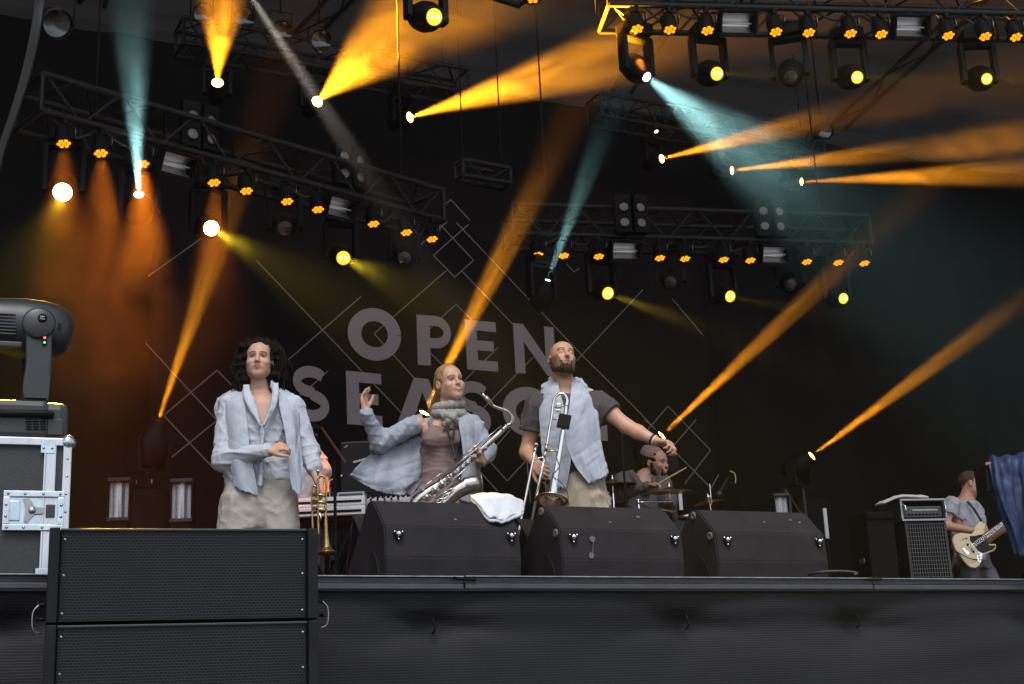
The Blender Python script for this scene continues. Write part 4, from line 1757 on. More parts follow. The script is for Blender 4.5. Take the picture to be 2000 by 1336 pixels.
# shirt
S = Field((-.42, -.40, .74), (.46, .24, 1.62), .0068)
bx = nb[0]
zt = nb[2]
S.loft([(zt - .005, bx, .03, .085, .075), (zt - .045, bx, .025, .175, .105), (zt - .16, bx, .012, .190, .128), (zt - .34, bx, .012, .168, .122), (.99, bx + .0, .012, .185, .135), (.90, bx, .012, .195, .14)], .05)
S.chain([sh_l + np.array((.02, 0, -.01)), el_l, wr_l + (wr_l - el_l) * -.02], [.078, .072, .040], .035)
S.chain([sh_r + np.array((-.02, 0, -.01)), el_r + np.array((0, 0, .0)), el_r * .45 + wr_r * .55], [.076, .066, .050], .035)
# collar, then the open neck in a V
S.chain([F1(477, 770, -.03), F1(497, 748, .0), F1(505, 745, .06)], [.022, .018, .016], .015)
S.chain([F1(540, 768, -.03), F1(529, 748, .0), F1(515, 745, .06)], [.022, .018, .016], .015)
S.wrinkle(.0085, 11, 26, (1, 1, .7), 8)
S.vee(F1(487, 748, -.06), F1(534, 744, -.06), F1(513, 833, -.12), -.30, -.020)
S.ell((nb[0], .02, nb[2] + .045), (.062, .062, .075), .008, None, True)
shirt1 = S.build('shirt', m_linen_w, p1)
# placket and collar lapels as strips of cloth
zf = -.148


def strip_patch(name, pts, wid, material, parent, nu=6, nv=40, amp=.004, seed=1, F=None, thick=.004):
    rows = []
    for i, (px, py, dy) in enumerate(pts):
        w = wid[i] if isinstance(wid, (list, tuple)) else wid
        rows.append([F(px - w / 2, py, dy), F(px, py, dy - .012), F(px + w / 2, py, dy)])
    return cloth_patch(name, rows, material, parent, nu, nv, amp, 1.0, seed, thick)


strip_patch('placket', [(512, 828, -.135), (511, 870, -.150), (509, 910, -.155), (508, 950, -.155)], 9, m_linen_w, p1, F=F1)
for k in range(4):
    b0 = F1(511 - k * .7, 846 + k * 26, -.170)
    MB().lathe([(.0055, 0), (.005, .0025), (0, .003)], Vector(b0), (0, -1, 0), 10).build('button', m_paintb, p1)
strip_patch('lapel', [(481, 752, -.04), (484, 775, -.105), (494, 800, -.135), (509, 832, -.145)], [12, 19, 17, 6], m_linen_w, p1, F=F1, seed=3)
strip_patch('lapel', [(538, 748, -.04), (537, 772, -.105), (530, 800, -.135), (516, 832, -.145)], [12, 15, 13, 6], m_linen_w, p1, F=F1, seed=4)
# loose grey outer layer: a shawl over both shoulders
cloth_patch('shawl_panel', [
    [F1(424, 778, .09), F1(447, 763, .07), F1(470, 758, .03)],
    [F1(418, 803, .03), F1(446, 785, -.06), F1(477, 783, -.09)],
    [F1(430, 840, -.03), F1(456, 835, -.135), F1(484, 835, -.15)],
    [F1(444, 885, -.12), F1(466, 885, -.165), F1(488, 880, -.165)],
    [F1(452, 925, -.13), F1(476, 930, -.165), F1(497, 925, -.165)],
    [F1(458, 950, -.13), F1(484, 962, -.16), F1(504, 968, -.16)]], m_linen, p1, 30, 70, .007, .9, 5, .005, .004)
cloth_patch('shawl_panel', [
    [F1(541, 756, .03), F1(562, 764, .05), F1(588, 782, .08)],
    [F1(545, 790, -.10), F1(566, 795, -.09), F1(586, 800, -.02)],
    [F1(556, 840, -.155), F1(572, 840, -.13), F1(585, 840, -.06)],
    [F1(562, 880, -.165), F1(577, 884, -.14), F1(590, 884, -.08)],
    [F1(564, 920, -.165), F1(580, 925, -.15), F1(592, 922, -.10)],
    [F1(570, 952, -.16), F1(583, 966, -.155), F1(594, 956, -.13)]], m_linen, p1, 26, 70, .006, .8, 9, .005, .004)
# trousers, loose and creased
S = Field((-.34, -.28, .04), (.36, .26, 1.02), .0075)
S.loft([(.985, bx, .015, .165, .125), (.93, bx, .015, .19, .14), (.80, bx, .015, .215, .155), (.62, bx, .01, .20, .15)], .06)
for q in (-1, 1):
    S.loft([(.95, bx + q * .07, .01, .05, .05), (.82, bx + q * .10, .01, .115, .145), (.62, bx + q * .118, .0, .118, .14), (.42, bx + q * .125, .0, .105, .125), (.20, bx + q * .125, .01, .10, .12), (.08, bx + q * .125, .01, .10, .115)], .015)
S.wrinkle(.0055, 21, 26, (1, 1, .8), 9)
S.cone(F1(508, 992, -.146), F1(509, 1110, -.110), .016, .05, .03, True)
S.cone(F1(470, 968, -.150), F1(452, 1000, -.120), .004, .004, .008, True)
S.cone(F1(548, 968, -.150), F1(566, 1000, -.120), .004, .004, .008, True)
S.build('trousers', m_khaki, p1, None, 2)
for q in (-1, 1):
    MB().sphere((bx + q * .13, -.07, .045), (.05, .14, .045), 12, 8).build('shoe', m_black, p1)

# =================================================================== the saxophonist
F2 = Frame(868, 8.5)
p2 = F2.root('person', 'smiling person in taupe top, knitted scarf and flowing grey cardigan playing at the centre', 'person')
skin2 = (.56, .32, .22)
h2c, h2m, h2s = F2(878, 748), head_matrix(30, 4, -7), .97
S = Field((-.60, -.46, .0), (.38, .22, 1.76), .0078, [(0, -.08, .16, .0042), (1, -.15, .06, .0045), (2, 1.40, 1.68, .0042), (0, -.56, -.40, .0056), (2, 1.30, 1.41, .0056)])
head_prims(S, h2c, h2m, h2s, smile=True, fem=True, nose=.9)
nb2 = F2(873, 812, .03)
S.cone(h2c + np.array((-.01, .02, -.05)), nb2, .047, .050, .03)
shl2, shr2 = F2(818, 826, .03), F2(922, 828, .04)
z2 = nb2[2]
cx2 = F2(866, 880)[0]
S.loft([(z2 - .01, nb2[0], .03, .07, .055), (z2 - .055, nb2[0] - .01, .03, .135, .075), (z2 - .16, cx2, .012, .135, .098), (z2 - .30, cx2 - .01, .02, .118, .082), (z2 - .42, cx2 - .02, .02, .115, .085), (z2 - .56, cx2 - .04, .02, .13, .09), (z2 - .66, cx2 - .05, .02, .13, .09)], .045)
for q in (-1, 1):
    S.ell((cx2 + q * .062, -.075, z2 - .165), (.056, .05, .055), .04)
ell2, wrl2 = F2(742, 866, .02), F2(713, 803, -.10)
S.chain([shl2, ell2, wrl2], [.040, .034, .024], .03)
elr2, wrr2 = F2(945, 888, -.02), F2(942, 902, -.27)
S.chain([shr2, elr2, wrr2], [.047, .038, .024], .03)
hand_prims(S, wrl2, F2(710, 770, -.10) - wrl2, (1, -.35, 0), -1, .95, (.22, .40, .35), 1.1, (.6, .5, .3))
hand_prims(S, wrr2, F2(938, 880, -.33) - wrr2, (-.5, .1, .2), -1, .92, (.5, .7, .6), 1.0)
for q in (-1, 1):
    S.chain([(cx2 - .05 + q * .06, .02, .80), (cx2 - .05 + q * .10, .0, .46), (cx2 - .05 + q * .11, .03, .05)], [.07, .055, .04], .03)
    S.cone((cx2 - .05 + q * .11, .03, .035), (cx2 - .05 + q * .13, -.13, .03), .034, .028, .02)
S.build('body', m_skin, p2, lambda V: face_tint(V, h2c, h2m, h2s, skin2, (.34, .085, .085), (.05, .03, .02), smile=True, blush=.3))
S = Field((-.20, -.16, 1.30), (.24, .28, 1.80), .0058)
S.ell(h2c + h2m @ np.array((0, .018, .034)) * h2s, (.081, .0985, .091), .01, h2m)
S.ell(h2c + h2m @ np.array((0, .06, -.015)), (.066, .055, .065), .03, h2m)
S.ell(h2c + h2m @ np.array((0, -.105, -.040)), (.066, .095, .104), .010, h2m, True)
S.wrinkle(.003, 2, 110, (1, .3, .3), 5)
hair2 = S.build('hair', m_hair_b, p2)
rng = random.Random(5)
cur = []
for i in range(46):
    st = h2c + h2m @ np.array((rng.uniform(-.03, .03), .10 + rng.uniform(-.02, .01), rng.uniform(-.04, .02)))
    e1 = st + np.array((-.035 + rng.uniform(-.02, .02), .03, -.07))
    e2 = e1 + np.array((-.015 + rng.uniform(-.03, .03), .02, -.09 + rng.uniform(-.02, .03)))
    cur.append(catmull([Vector(st), Vector(e1), Vector(e2)], 4))
strands(cur, .005, .002, 5).build('ponytail', m_hair_b, hair2)
# taupe tank top
S = Field((-.30, -.24, .86), (.28, .22, 1.48), .0066)
S.loft([(z2 - .06, nb2[0] - .01, .03, .095, .072), (z2 - .10, cx2, .022, .128, .09), (z2 - .17, cx2, .012, .142, .106), (z2 - .30, cx2 - .01, .02, .126, .092), (z2 - .42, cx2 - .02, .02, .124, .096), (z2 - .54, cx2 - .04, .02, .165, .115)], .04)
for q in (-1, 1):
    S.ell((cx2 + q * .062, -.080, z2 - .165), (.060, .052, .058), .04)
    S.cone((nb2[0] - .01 + q * .080, -.040, z2 - .12), (nb2[0] - .01 + q * .082, .0, z2 - .045), .028, .026, .02)
S.ell((nb2[0] - .005, -.09, z2 - .03), (.052, .09, .075), .01, None, True)
S.wrinkle(.0055, 31, 30, (.25, .3, 1), 7)
S.build('tank_top', m_taupe, p2)
S = Field((-.34, -.26, .10), (.30, .28, 1.04), .0078)
cw = cx2 - .04
S.loft([(z2 - .44, cx2 - .025, .02, .132, .105), (z2 - .50, cw, .02, .172, .125), (z2 - .66, cw - .01, .015, .185, .15), (.50, cw - .01, .01, .20, .17), (.16, cw, .01, .21, .18)], .02)
S.wrinkle(.011, 33, 24, (1, 1, .15), 7)
S.build('skirt', m_taupe2, p2)
# knitted scarf: two fat loops and a knot
nk = F2(876, 800, .0)
kn = MB()


def knit_loop(c, rx, ry, tiltx, tilty, r, zoff):
    pts = []
    for i in range(40):
        a = 2 * math.pi * i / 40
        pts.append((c[0] + rx * math.cos(a), c[1] + .025 + ry * math.sin(a), c[2] + zoff + tiltx * math.cos(a) + tilty * math.sin(a)))
    return pts


def knit_tube(mb, pts, r, closed=True, rib=90):
    """a ribbed knitted roll: rings that swell and pinch"""
    P = [Vector(p) for p in pts]
    if closed:
        P.append(P[0])
    Q = catmull(P, 6)
    rs = [r * (1 + .10 * math.sin(i * 1.9) + .05 * math.sin(i * .31)) for i in range(len(Q))]
    mb.tube(Q, rs, 12, not closed)


knit_tube(kn, knit_loop(nk, .072, .070, .012, .012, .030, .028), .030)
knit_tube(kn, knit_loop(nk, .078, .076, -.006, .02, .030, -.018), .030)
for a, b, c_ in ((F2(862, 806, -.09), F2(878, 822, -.115), F2(884, 836, -.10)), (F2(890, 806, -.09), F2(880, 818, -.13), F2(868, 832, -.105)), (F2(872, 812, -.12), F2(882, 814, -.14), F2(890, 822, -.11))):
    knit_tube(kn, [a, b, c_], .024, False)
kn.build('scarf', m_knit, p2)
# cardigan: sleeve on the raised arm, wide panel blown out, other front panel
S = Field((-.58, -.32, .78), (.42, .28, 1.50), .0072)
S.chain([shl2 + np.array((-.03, .01, -.01)), ell2, wrl2 * .97 + ell2 * .03], [.062, .060, .036], .035)
S.cone(wrl2 * .93 + ell2 * .07 + np.array((0, 0, -.01)), wrl2 * .85 + ell2 * .15, .042, .046, .02)
S.chain([shr2 + np.array((.0, .01, -.0)), elr2 + np.array((.01, 0, .02)), wrr2 * .62 + elr2 * .38], [.066, .064, .044], .035)
S.cone(shl2 + np.array((-.02, .05, .005)), nb2 + np.array((0, .055, -.01)), .030, .034, .03)
S.cone(shr2 + np.array((0, .04, .0)), nb2 + np.array((0, .055, -.01)), .040, .036, .03)
S.wrinkle(.0085, 41, 27, (1, 1, .8), 8)
S.build('cardigan_sleeves', m_linen_g, p2)
cloth_patch('cardigan_panel', [
    [F2(736, 868, .05), F2(760, 846, .08), F2(790, 822, .10), F2(823, 806, .09)],
    [F2(726, 884, .03), F2(762, 872, .06), F2(800, 860, .09), F2(832, 850, .08)],
    [F2(706, 905, .02), F2(756, 905, .03), F2(800, 905, .06), F2(830, 900, .09)],
    [F2(690, 922, .0), F2(744, 938, .0), F2(792, 944, .03), F2(824, 938, .09)],
    [F2(683, 928, .0), F2(734, 958, .0), F2(780, 966, .03), F2(802, 966, .08)]], m_linen_g, p2, 90, 80, .018, 2.0, 15, .004, .003)
cloth_patch('cardigan_panel', [
    [F2(893, 800, .02), F2(912, 806, .04), F2(934, 816, .05)],
    [F2(896, 830, -.11), F2(914, 830, -.10), F2(938, 832, -.02)],
    [F2(902, 862, -.13), F2(918, 862, -.12), F2(940, 862, -.04)],
    [F2(904, 900, -.12), F2(920, 900, -.11), F2(940, 900, -.04)],
    [F2(900, 940, -.12), F2(918, 944, -.11), F2(936, 944, -.04)],
    [F2(896, 975, -.12), F2(914, 982, -.11), F2(930, 982, -.05)]], m_linen_g, p2, 30, 70, .007, 1.0, 17, .005, .003)
# black neck strap and a pale wristband
m_strap = mat('black_webbing', (.012, .011, .012), .7)
mb = MB()
for pts in ([F2(864, 806, -.10), F2(872, 830, -.135), F2(880, 858, -.150)], [F2(890, 806, -.10), F2(888, 830, -.135), F2(884, 858, -.150)], [F2(882, 856, -.152), F2(885, 878, -.165), F2(890, 898, -.20)]):
    q = catmull([Vector(p) for p in pts], 6)
    mb.tube(q, .0075, 6)
mb.box(Vector(F2(883, 866, -.160)), (.028, .014, .03), .004)
mb.build('neck_strap', m_strap, p2)
mw = mat('yellow_wristband', (.62, .55, .22), .6)
d_ = unit(wrl2 - ell2)
MB().lathe([(.029, -.009), (.030, -.009), (.030, .009), (.029, .009)], wrl2 + d_ * .008, d_, 16).build('wristband', mw, p2)

# =================================================================== the trombonist
F3 = Frame(1120, 8.5)
p3 = F3.root('person', 'bald bearded person, eyes closed, arm stretched out, grey sleeveless wrap over dark tee', 'person')
skin3 = (.54, .285, .19)
h3c, h3m, h3s = F3(1097, 702), head_matrix(16, 16, 4), 1.0
S = Field((-.42, -.36, .0), (.72, .24, 1.86), .0078, [(0, -.18, .08, .0042), (1, -.16, .02, .0045), (2, 1.54, 1.82, .0042), (0, .46, .66, .0056), (2, 1.10, 1.24, .0058), (2, .98, 1.10, .0062)])
head_prims(S, h3c, h3m, h3s, closed=True, mouth_open=.004, jaw=1.1)
nb3 = F3(1104, 770, .04)
S.cone(h3c + np.array((.0, .03, -.05)), nb3, .058, .064, .03)
z3 = nb3[2]
cx3 = F3(1120, 850)[0]
S.loft([(z3 + .0, nb3[0], .04, .08, .065), (z3 - .045, nb3[0] + .01, .035, .17, .09), (z3 - .18, cx3 - .01, .02, .175, .11), (z3 - .38, cx3, .02, .15, .10), (.92, cx3, .02, .135, .085), (.80, cx3, .02, .13, .085)], .05)
shl3, shr3 = F3(1046, 790, .04), F3(1166, 786, .03)
ell3, wrl3 = F3(1030, 884, .10), F3(1046, 905, -.14)
S.chain([shl3, ell3, wrl3], [.058, .045, .028], .03)
elr3, wrr3 = F3(1224, 833, -.03), F3(1282, 862, -.10)
S.chain([shr3, (shr3 * .5 + elr3 * .5), elr3, elr3 * .62 + wrr3 * .38, wrr3], [.060, .050, .044, .043, .028], .02)
hand_prims(S, wrr3, F3(1308, 866, -.14) - wrr3, (.10, -.25, -1), -1, 1.08, (.75, .8, .55), 1.0, (.75, .35, .35))
hand_prims(S, wrl3, F3(1058, 918, -.22) - wrl3, (.5, .3, -.3), 1, 1.05, (.6, .8, .7), 1.0)
for q in (-1, 1):
    S.chain([(cx3 + q * .075, .02, .82), (cx3 + q * .115, .0, .48), (cx3 + q * .13, .03, .06)], [.075, .06, .044], .03)
    S.cone((cx3 + q * .13, .03, .04), (cx3 + q * .15, -.14, .035), .04, .032, .02)
S.build('body', m_skin, p3, lambda V: face_tint(V, h3c, h3m, h3s, skin3, (.40, .16, .14), (.09, .05, .03), hair=(.10, .055, .03), beard=(.045, .028, .020), closed=True, mouth_open=.004, buzz=.75, blush=.4, beard_amt=.85))
m_beard = mat('brown_beard', (.050, .030, .020), .8, var=.5, vscale=160, bump=.8, bscale=500, spec=.1)
beard_build(p3, h3c, h3m, h3s, m_beard, 3, .005)
S = Field((-.42, -.26, .80), (.46, .24, 1.62), .0070)
S.loft([(z3 - .012, nb3[0], .035, .088, .078), (z3 - .04, nb3[0] + .01, .032, .175, .10), (z3 - .17, cx3 - .01, .018, .19, .125), (z3 - .36, cx3, .018, .168, .118), (.95, cx3, .018, .178, .122), (.905, cx3, .018, .18, .124)], .05)
S.cone(shl3 + np.array((.01, 0, 0)), shl3 * .42 + ell3 * .58, .078, .080, .03)
S.cone(shr3 + np.array((-.01, 0, 0)), shr3 * .52 + elr3 * .48, .080, .086, .03)
S.ell((nb3[0], .01, z3 + .035), (.066, .07, .065), .006, None, True)
S.wrinkle(.0075, 51, 22, (1, 1, .6), 7)
d_ = unit(ell3 - shl3)
e_ = shl3 * .44 + ell3 * .56
S.half(d_, float(d_ @ e_), lo=e_ - .14, hi=e_ + .14)
d_ = unit(elr3 - shr3)
e_ = shr3 * .50 + elr3 * .50
S.half(d_, float(d_ @ e_), lo=e_ - .14, hi=e_ + .14)
S.build('tee_shirt', m_tee, p3)
# grey wrap: back of the neck roll and two front panels with torn hems
cloth_patch('wrap_panel', [
    [F3(1057, 758, .10), F3(1070, 745, .08), F3(1088, 740, .02)],
    [F3(1053, 778, .02), F3(1072, 770, -.06), F3(1094, 768, -.10)],
    [F3(1053, 815, -.06), F3(1078, 810, -.125), F3(1106, 815, -.15)],
    [F3(1056, 860, -.08), F3(1084, 862, -.14), F3(1112, 868, -.155)],
    [F3(1060, 905, -.09), F3(1090, 908, -.14), F3(1114, 905, -.155)],
    [F3(1062, 930, -.09), F3(1086, 946, -.14), F3(1104, 956, -.15)]], m_linen, p3, 40, 80, .007, .9, 25, .005, .006)
cloth_patch('wrap_panel', [
    [F3(1117, 738, .02), F3(1136, 750, .06), F3(1158, 762, .09)],
    [F3(1114, 775, -.10), F3(1138, 775, -.09), F3(1164, 778, -.01)],
    [F3(1108, 825, -.155), F3(1140, 822, -.135), F3(1168, 820, -.05)],
    [F3(1106, 868, -.16), F3(1144, 868, -.14), F3(1174, 866, -.05)],
    [F3(1124, 910, -.155), F3(1154, 908, -.14), F3(1182, 902, -.05)],
    [F3(1150, 944, -.14), F3(1168, 938, -.13), F3(1187, 924, -.05)]], m_linen, p3, 46, 80, .008, 1.0, 27, .005, .008)
S = Field((-.22, -.10, 1.38), (.22, .22, 1.66), .006)
S.chain([F3(1060, 756, .06), F3(1078, 744, .11), F3(1104, 742, .135), F3(1128, 744, .11), F3(1144, 754, .06)], [.016, .02, .02, .02, .016], .02)
S.wrinkle(.010, 61, 40, (1, 1, 1), 6)
S.build('wrap_collar', m_linen, p3)
S = Field((-.28, -.26, .04), (.40, .26, 1.0), .0078)
S.loft([(.955, cx3, .018, .170, .122), (.86, cx3, .018, .190, .14), (.66, cx3, .015, .19, .15)], .06)
for q in (-1, 1):
    S.loft([(.93, cx3 + q * .07, .01, .05, .05), (.80, cx3 + q * .10, .01, .105, .14), (.50, cx3 + q * .12, .0, .105, .125), (.12, cx3 + q * .13, .01, .095, .115)], .015)
S.wrinkle(.009, 62, 19, (1, 1, .7), 7)
S.build('trousers', m_khaki2, p3)
mwb = mat('dark_wristband', (.02, .018, .02), .6)
mww = mat('pale_wristband', (.55, .52, .50), .6)
d_ = unit(wrr3 - elr3)
MB().lathe([(.031, -.007), (.033, -.007), (.033, .007), (.031, .007)], wrr3 - d_ * .028, d_, 18).build('wristband', mwb, p3)
MB().lathe([(.031, -.006), (.033, -.006), (.033, .006), (.031, .006)], wrr3 - d_ * .012, d_, 18).build('wristband', mww, p3)

# ------------------------------------------------------------------ front-fill loudspeakers at the left, in front of the stage
def grille_material(name, sx, sz, hole, metal, rough=.45):
    m = bpy.data.materials.new(name)
    m.use_nodes = True
    nt = m.node_tree
    b = nt.nodes['Principled BSDF']
    b.inputs['Roughness'].default_value = rough
    b.inputs['Specular IOR Level'].default_value = .2
    tc = nt.nodes.new('ShaderNodeTexCoord')
    sp = nt.nodes.new('ShaderNodeSeparateXYZ')
    cb = nt.nodes.new('ShaderNodeCombineXYZ')
    nt.links.new(tc.outputs['Object'], sp.inputs[0])
    nt.links.new(sp.outputs[0], cb.inputs[0])
    nt.links.new(sp.outputs[2], cb.inputs[1])
    br = nt.nodes.new('ShaderNodeTexBrick')
    br.offset = .5
    br.inputs['Color1'].default_value = (*hole, 1)
    br.inputs['Color2'].default_value = (*hole, 1)
    br.inputs['Mortar'].default_value = (*metal, 1)
    br.inputs['Scale'].default_value = 1.0
    br.inputs['Brick Width'].default_value = sx
    br.inputs['Row Height'].default_value = sz
    br.inputs['Mortar Size'].default_value = sz * .20
    br.inputs['Mortar Smooth'].default_value = .6
    nt.links.new(cb.outputs[0], br.inputs['Vector'])
    nz = nt.nodes.new('ShaderNodeTexNoise')
    nz.inputs['Scale'].default_value = 2.5
    nt.links.new(tc.outputs['Object'], nz.inputs['Vector'])
    mx = nt.nodes.new('ShaderNodeMix')
    mx.data_type = 'RGBA'
    mx.blend_type = 'MULTIPLY'
    mx.inputs[0].default_value = .5
    nt.links.new(br.outputs['Color'], mx.inputs[6])
    nt.links.new(nz.outputs['Fac'], mx.inputs[7])
    nt.links.new(mx.outputs[2], b.inputs['Base Color'])
    bp = nt.nodes.new('ShaderNodeBump')
    bp.inputs['Strength'].default_value = .6
    bp.inputs['Distance'].default_value = .002
    nt.links.new(br.outputs['Fac'], bp.inputs['Height'])
    nt.links.new(bp.outputs[0], b.inputs['Normal'])
    return m


m_perf = grille_material('perforated_steel', .0122, .0082, (.004, .004, .005), (.024, .026, .034), .5)
m_cab = mat('charcoal_cabinet_paint', (.010, .010, .012), .55, var=.3, vscale=18, bump=.25, bscale=260, spec=.12)
m_screw = mat('screw_steel', (.35, .35, .36), .3, .9)
A = at(97, 1031.5, 4.18)
B = at_z(619, 1032.5, A.z)
ex = (B - A)
W_ = ex.length
arr_rz = math.atan2(ex.y, ex.x)
HC = .282


def array_cab(top, label, tilt):
    root = empty('line_array_loudspeaker', top, arr_rz, label, 'loudspeaker', 'front-fill loudspeakers')
    rt = Matrix.Rotation(tilt, 3, 'X')
    w, h, dp, sd = W_, HC - .006, .36, .030

    def T(x, y, z):
        return rt @ Vector((x, y, z))
    MB().box(T(w / 2, dp / 2 + .022, -h / 2), (w - .012, dp, h - .004), .006, rt).build('cabinet', m_cab, root)
    for x in (sd / 2, w - sd / 2):
        MB().box(T(x, .10, -h / 2), (sd, .24, h), .004, rt).build('side_rail', m_cab, root)
    g = MB().box(T(w / 2, .012, -h / 2), (w - 2 * sd - .008, .012, h - .010), .002, rt).build('grille', m_perf, root)
    MB().box(T(w / 2, .010, -.004), (w - 2 * sd - .004, .022, .007), .002, rt).build('top_lip', m_plastic2, root)
    for x in (sd + .014, w - sd - .014):
        for f in (.12, .5, .9):
            MB().lathe([(.0045, 0), (.004, .002), (.0, .003)], T(x, .006, -h * f), T(0, -1, 0), 8).build('screw', m_screw, g)
    # rigging pins and wire loops at the sides
    for s, x in ((-1, 0), (1, w)):
        for q in (.80, .95):
            mb = MB()
            mb.tube([T(x, .03, -h * q), T(x + s * .022, .03, -h * q)], .0055, 8)
            mb.tube([T(x + s * .0215, .03, -h * q), T(x + s * .026, .03, -h * q)], .009, 8)
            mb.build('rigging_pin', m_plastic, root)
        q = catmull([T(x + s * .02, .02, -h * .80), T(x + s * .036, .015, -h * .88), T(x + s * .034, .015, -h * 1.05), T(x + s * .012, .02, -h * 1.10)], 5)
        MB().tube(q, .0022, 5).build('pin_wire', m_alu, root)
    return root


array_cab(A, 'black loudspeaker with honeycomb grille in front of the trumpeter, upper of two', R(1.5))
array_cab(A + Vector((0, 0, -HC)), 'black loudspeaker with honeycomb grille cut by the bottom edge, lower of two', R(0.3))
ctr = A + ex * .5
yy = Vector((-ex.y, ex.x, 0)).normalized()
base_h = A.z - 2 * HC - .004
sub = empty('subwoofer', (ctr.x + yy.x * .24, ctr.y + yy.y * .24, 0), arr_rz, 'large black bass loudspeaker carrying the two honeycomb ones, mostly below the picture', 'loudspeaker')
MB().box((0, 0, base_h / 2), (W_, .46, base_h), .01).build('cabinet', m_cab, sub)
MB().box((0, -.236, base_h / 2), (W_ - .08, .01, base_h - .08), .003).build('grille', m_perf, sub)

# ------------------------------------------------------------------ flight case with a large moving head at the far left
m_case = mat('grey_case_laminate', (.013, .014, .017), .45, var=.25, vscale=40, bump=.5, bscale=420)
m_ext = mat('case_aluminium_profile', (.52, .53, .55), .32, 1.0, var=.15, vscale=30, stretch=(1, 1, .2))
m_zinc = mat('zinc_hardware', (.50, .56, .60), .28, .95, var=.2, vscale=25)
CA = at(141, 857, 5.0)
CB = at_z(0, 853, CA.z)
ex = (CA - CB).normalized()
case_rz = math.atan2(ex.y, ex.x)
case_h = CA.z - FLOOR
case = empty('flight_case', (CA.x, CA.y, FLOOR), case_rz, 'dark flight case with aluminium edges and butterfly latch at the left edge', 'flight case')
cw, cd = .95, .62
MB().box((-cw / 2, cd / 2, case_h / 2), (cw - .012, cd - .012, case_h - .008), .003).build('panel', m_case, case)


def u(px):
    return px * 5.0 / FPX


for x, w in ((-.014, .028), (-.068 - .0, .034)):
    MB().box((x, .002, case_h / 2), (w, .016, case_h - .03 if x > -.02 else case_h - .02), .003).build('edge_profile', m_ext, case)
MB().box((-.088, -.001, case_h / 2), (.006, .016, case_h - .02), .001).build('seam_profile', m_ext, case)
MB().box((-cw / 2, .002, case_h - .014), (cw, .018, .028), .003).build('edge_profile', m_ext, case)
MB().box((-cw / 2, cd / 2, case_h - .003), (cw, cd, .004), .001).build('lid_skin', m_case, case)
MB().box((-.001, cd / 2, case_h - .014), (.006, cd, .028), .002).build('edge_profile', m_ext, case)
MB().box((-.001, cd / 2, .016), (.006, cd, .03), .002).build('edge_profile', m_ext, case)
MB().box((-cw / 2, .002, .016), (cw, .018, .03), .003).build('edge_profile', m_ext, case)
MB().sphere((-.012, .008, case_h - .012), .026, 16, 10).build('ball_corner', m_zinc, case)
MB().sphere((-.012, .008, .02), .026, 16, 10).build('ball_corner', m_zinc, case)
for z in (case_h - .03, .04):
    br0 = MB().box((-.080, -.008, z), (.046, .004, .05), .001).build('corner_bracket', m_zinc, case)
    for dx in (-.014, .014):
        MB().lathe([(.005, 0), (.004, .003), (0, .004)], (-.080 + dx, -.010, z - .008), (0, -1, 0), 8).build('rivet', m_screw, br0)
for k in range(7):
    MB().lathe([(.0045, 0), (.004, .0025), (0, .0035)], (-.013, -.006, case_h * (.14 + .12 * k)), (0, -1, 0), 8).build('rivet', m_screw, case)
# butterfly latch in a recessed dish
lx, lz = -.118, case_h - .258
dish = MB()
for (cx, cz, sx, sz) in ((0, .058, .20, .022), (0, -.058, .20, .022), (-.089, 0, .022, .096), (.089, 0, .022, .096)):
    dish.box((lx + cx, -.010, lz + cz), (sx, .012, sz), .003)
dish.box((lx, -.003, lz), (.165, .004, .10))
latch = dish.build('latch_dish', m_zinc, case)
for (cx, cz) in ((-.085, .058), (-.03, .058), (.03, .058), (.085, .058), (-.085, -.058), (-.03, -.058), (.03, -.058), (.085, -.058), (-.09, .02), (-.09, -.02), (.09, .02), (.09, -.02)):
    MB().lathe([(.0055, 0), (.005, .003), (0, .0045)], (lx + cx, -.016, lz + cz), (0, -1, 0), 8).build('rivet', m_screw, latch)
wing = MB()
wing.prism([(lx - .03 + .0, lz - .034), (lx - .022, lz - .044), (lx + .004, lz - .012), (lx + .032, lz - .010), (lx + .032, lz + .010), (lx + .004, lz + .012), (lx - .016, lz + .044), (lx - .034, lz + .040), (lx - .026, lz + .012), (lx - .028, lz - .012)], .008, lambda a, b, w: Vector((a, -.012 - w, b)))
wing.lathe([(.013, 0), (.012, .006), (.0, .007)], (lx - .005, -.020, lz), (0, -1, 0), 12)
wing.build('latch_wing', m_alu, latch)
MB().box((lx + .055, -.010, lz), (.03, .01, .045), .003).build('strike_plate', m_plastic2, latch)
MB().box((lx - .062, -.009, lz), (.035, .008, .07), .003).build('hinge_plate', m_zinc, latch)

# big moving head on the case, seen from the side
mhr = empty('moving_head_lamp', (CA.x, CA.y, CA.z), case_rz, 'large dark moving head standing on the flight case at the left edge', 'moving light')


def cpt(px, py, dy=0.0):
    """pixel to the case's own frame, on the plane dy behind its front face"""
    n = Vector((-math.sin(case_rz), math.cos(case_rz), 0))
    p = at_plane(px, py, CA + n * dy, n) - CA
    return Vector((p.x * math.cos(case_rz) + p.y * math.sin(case_rz), dy, p.z))


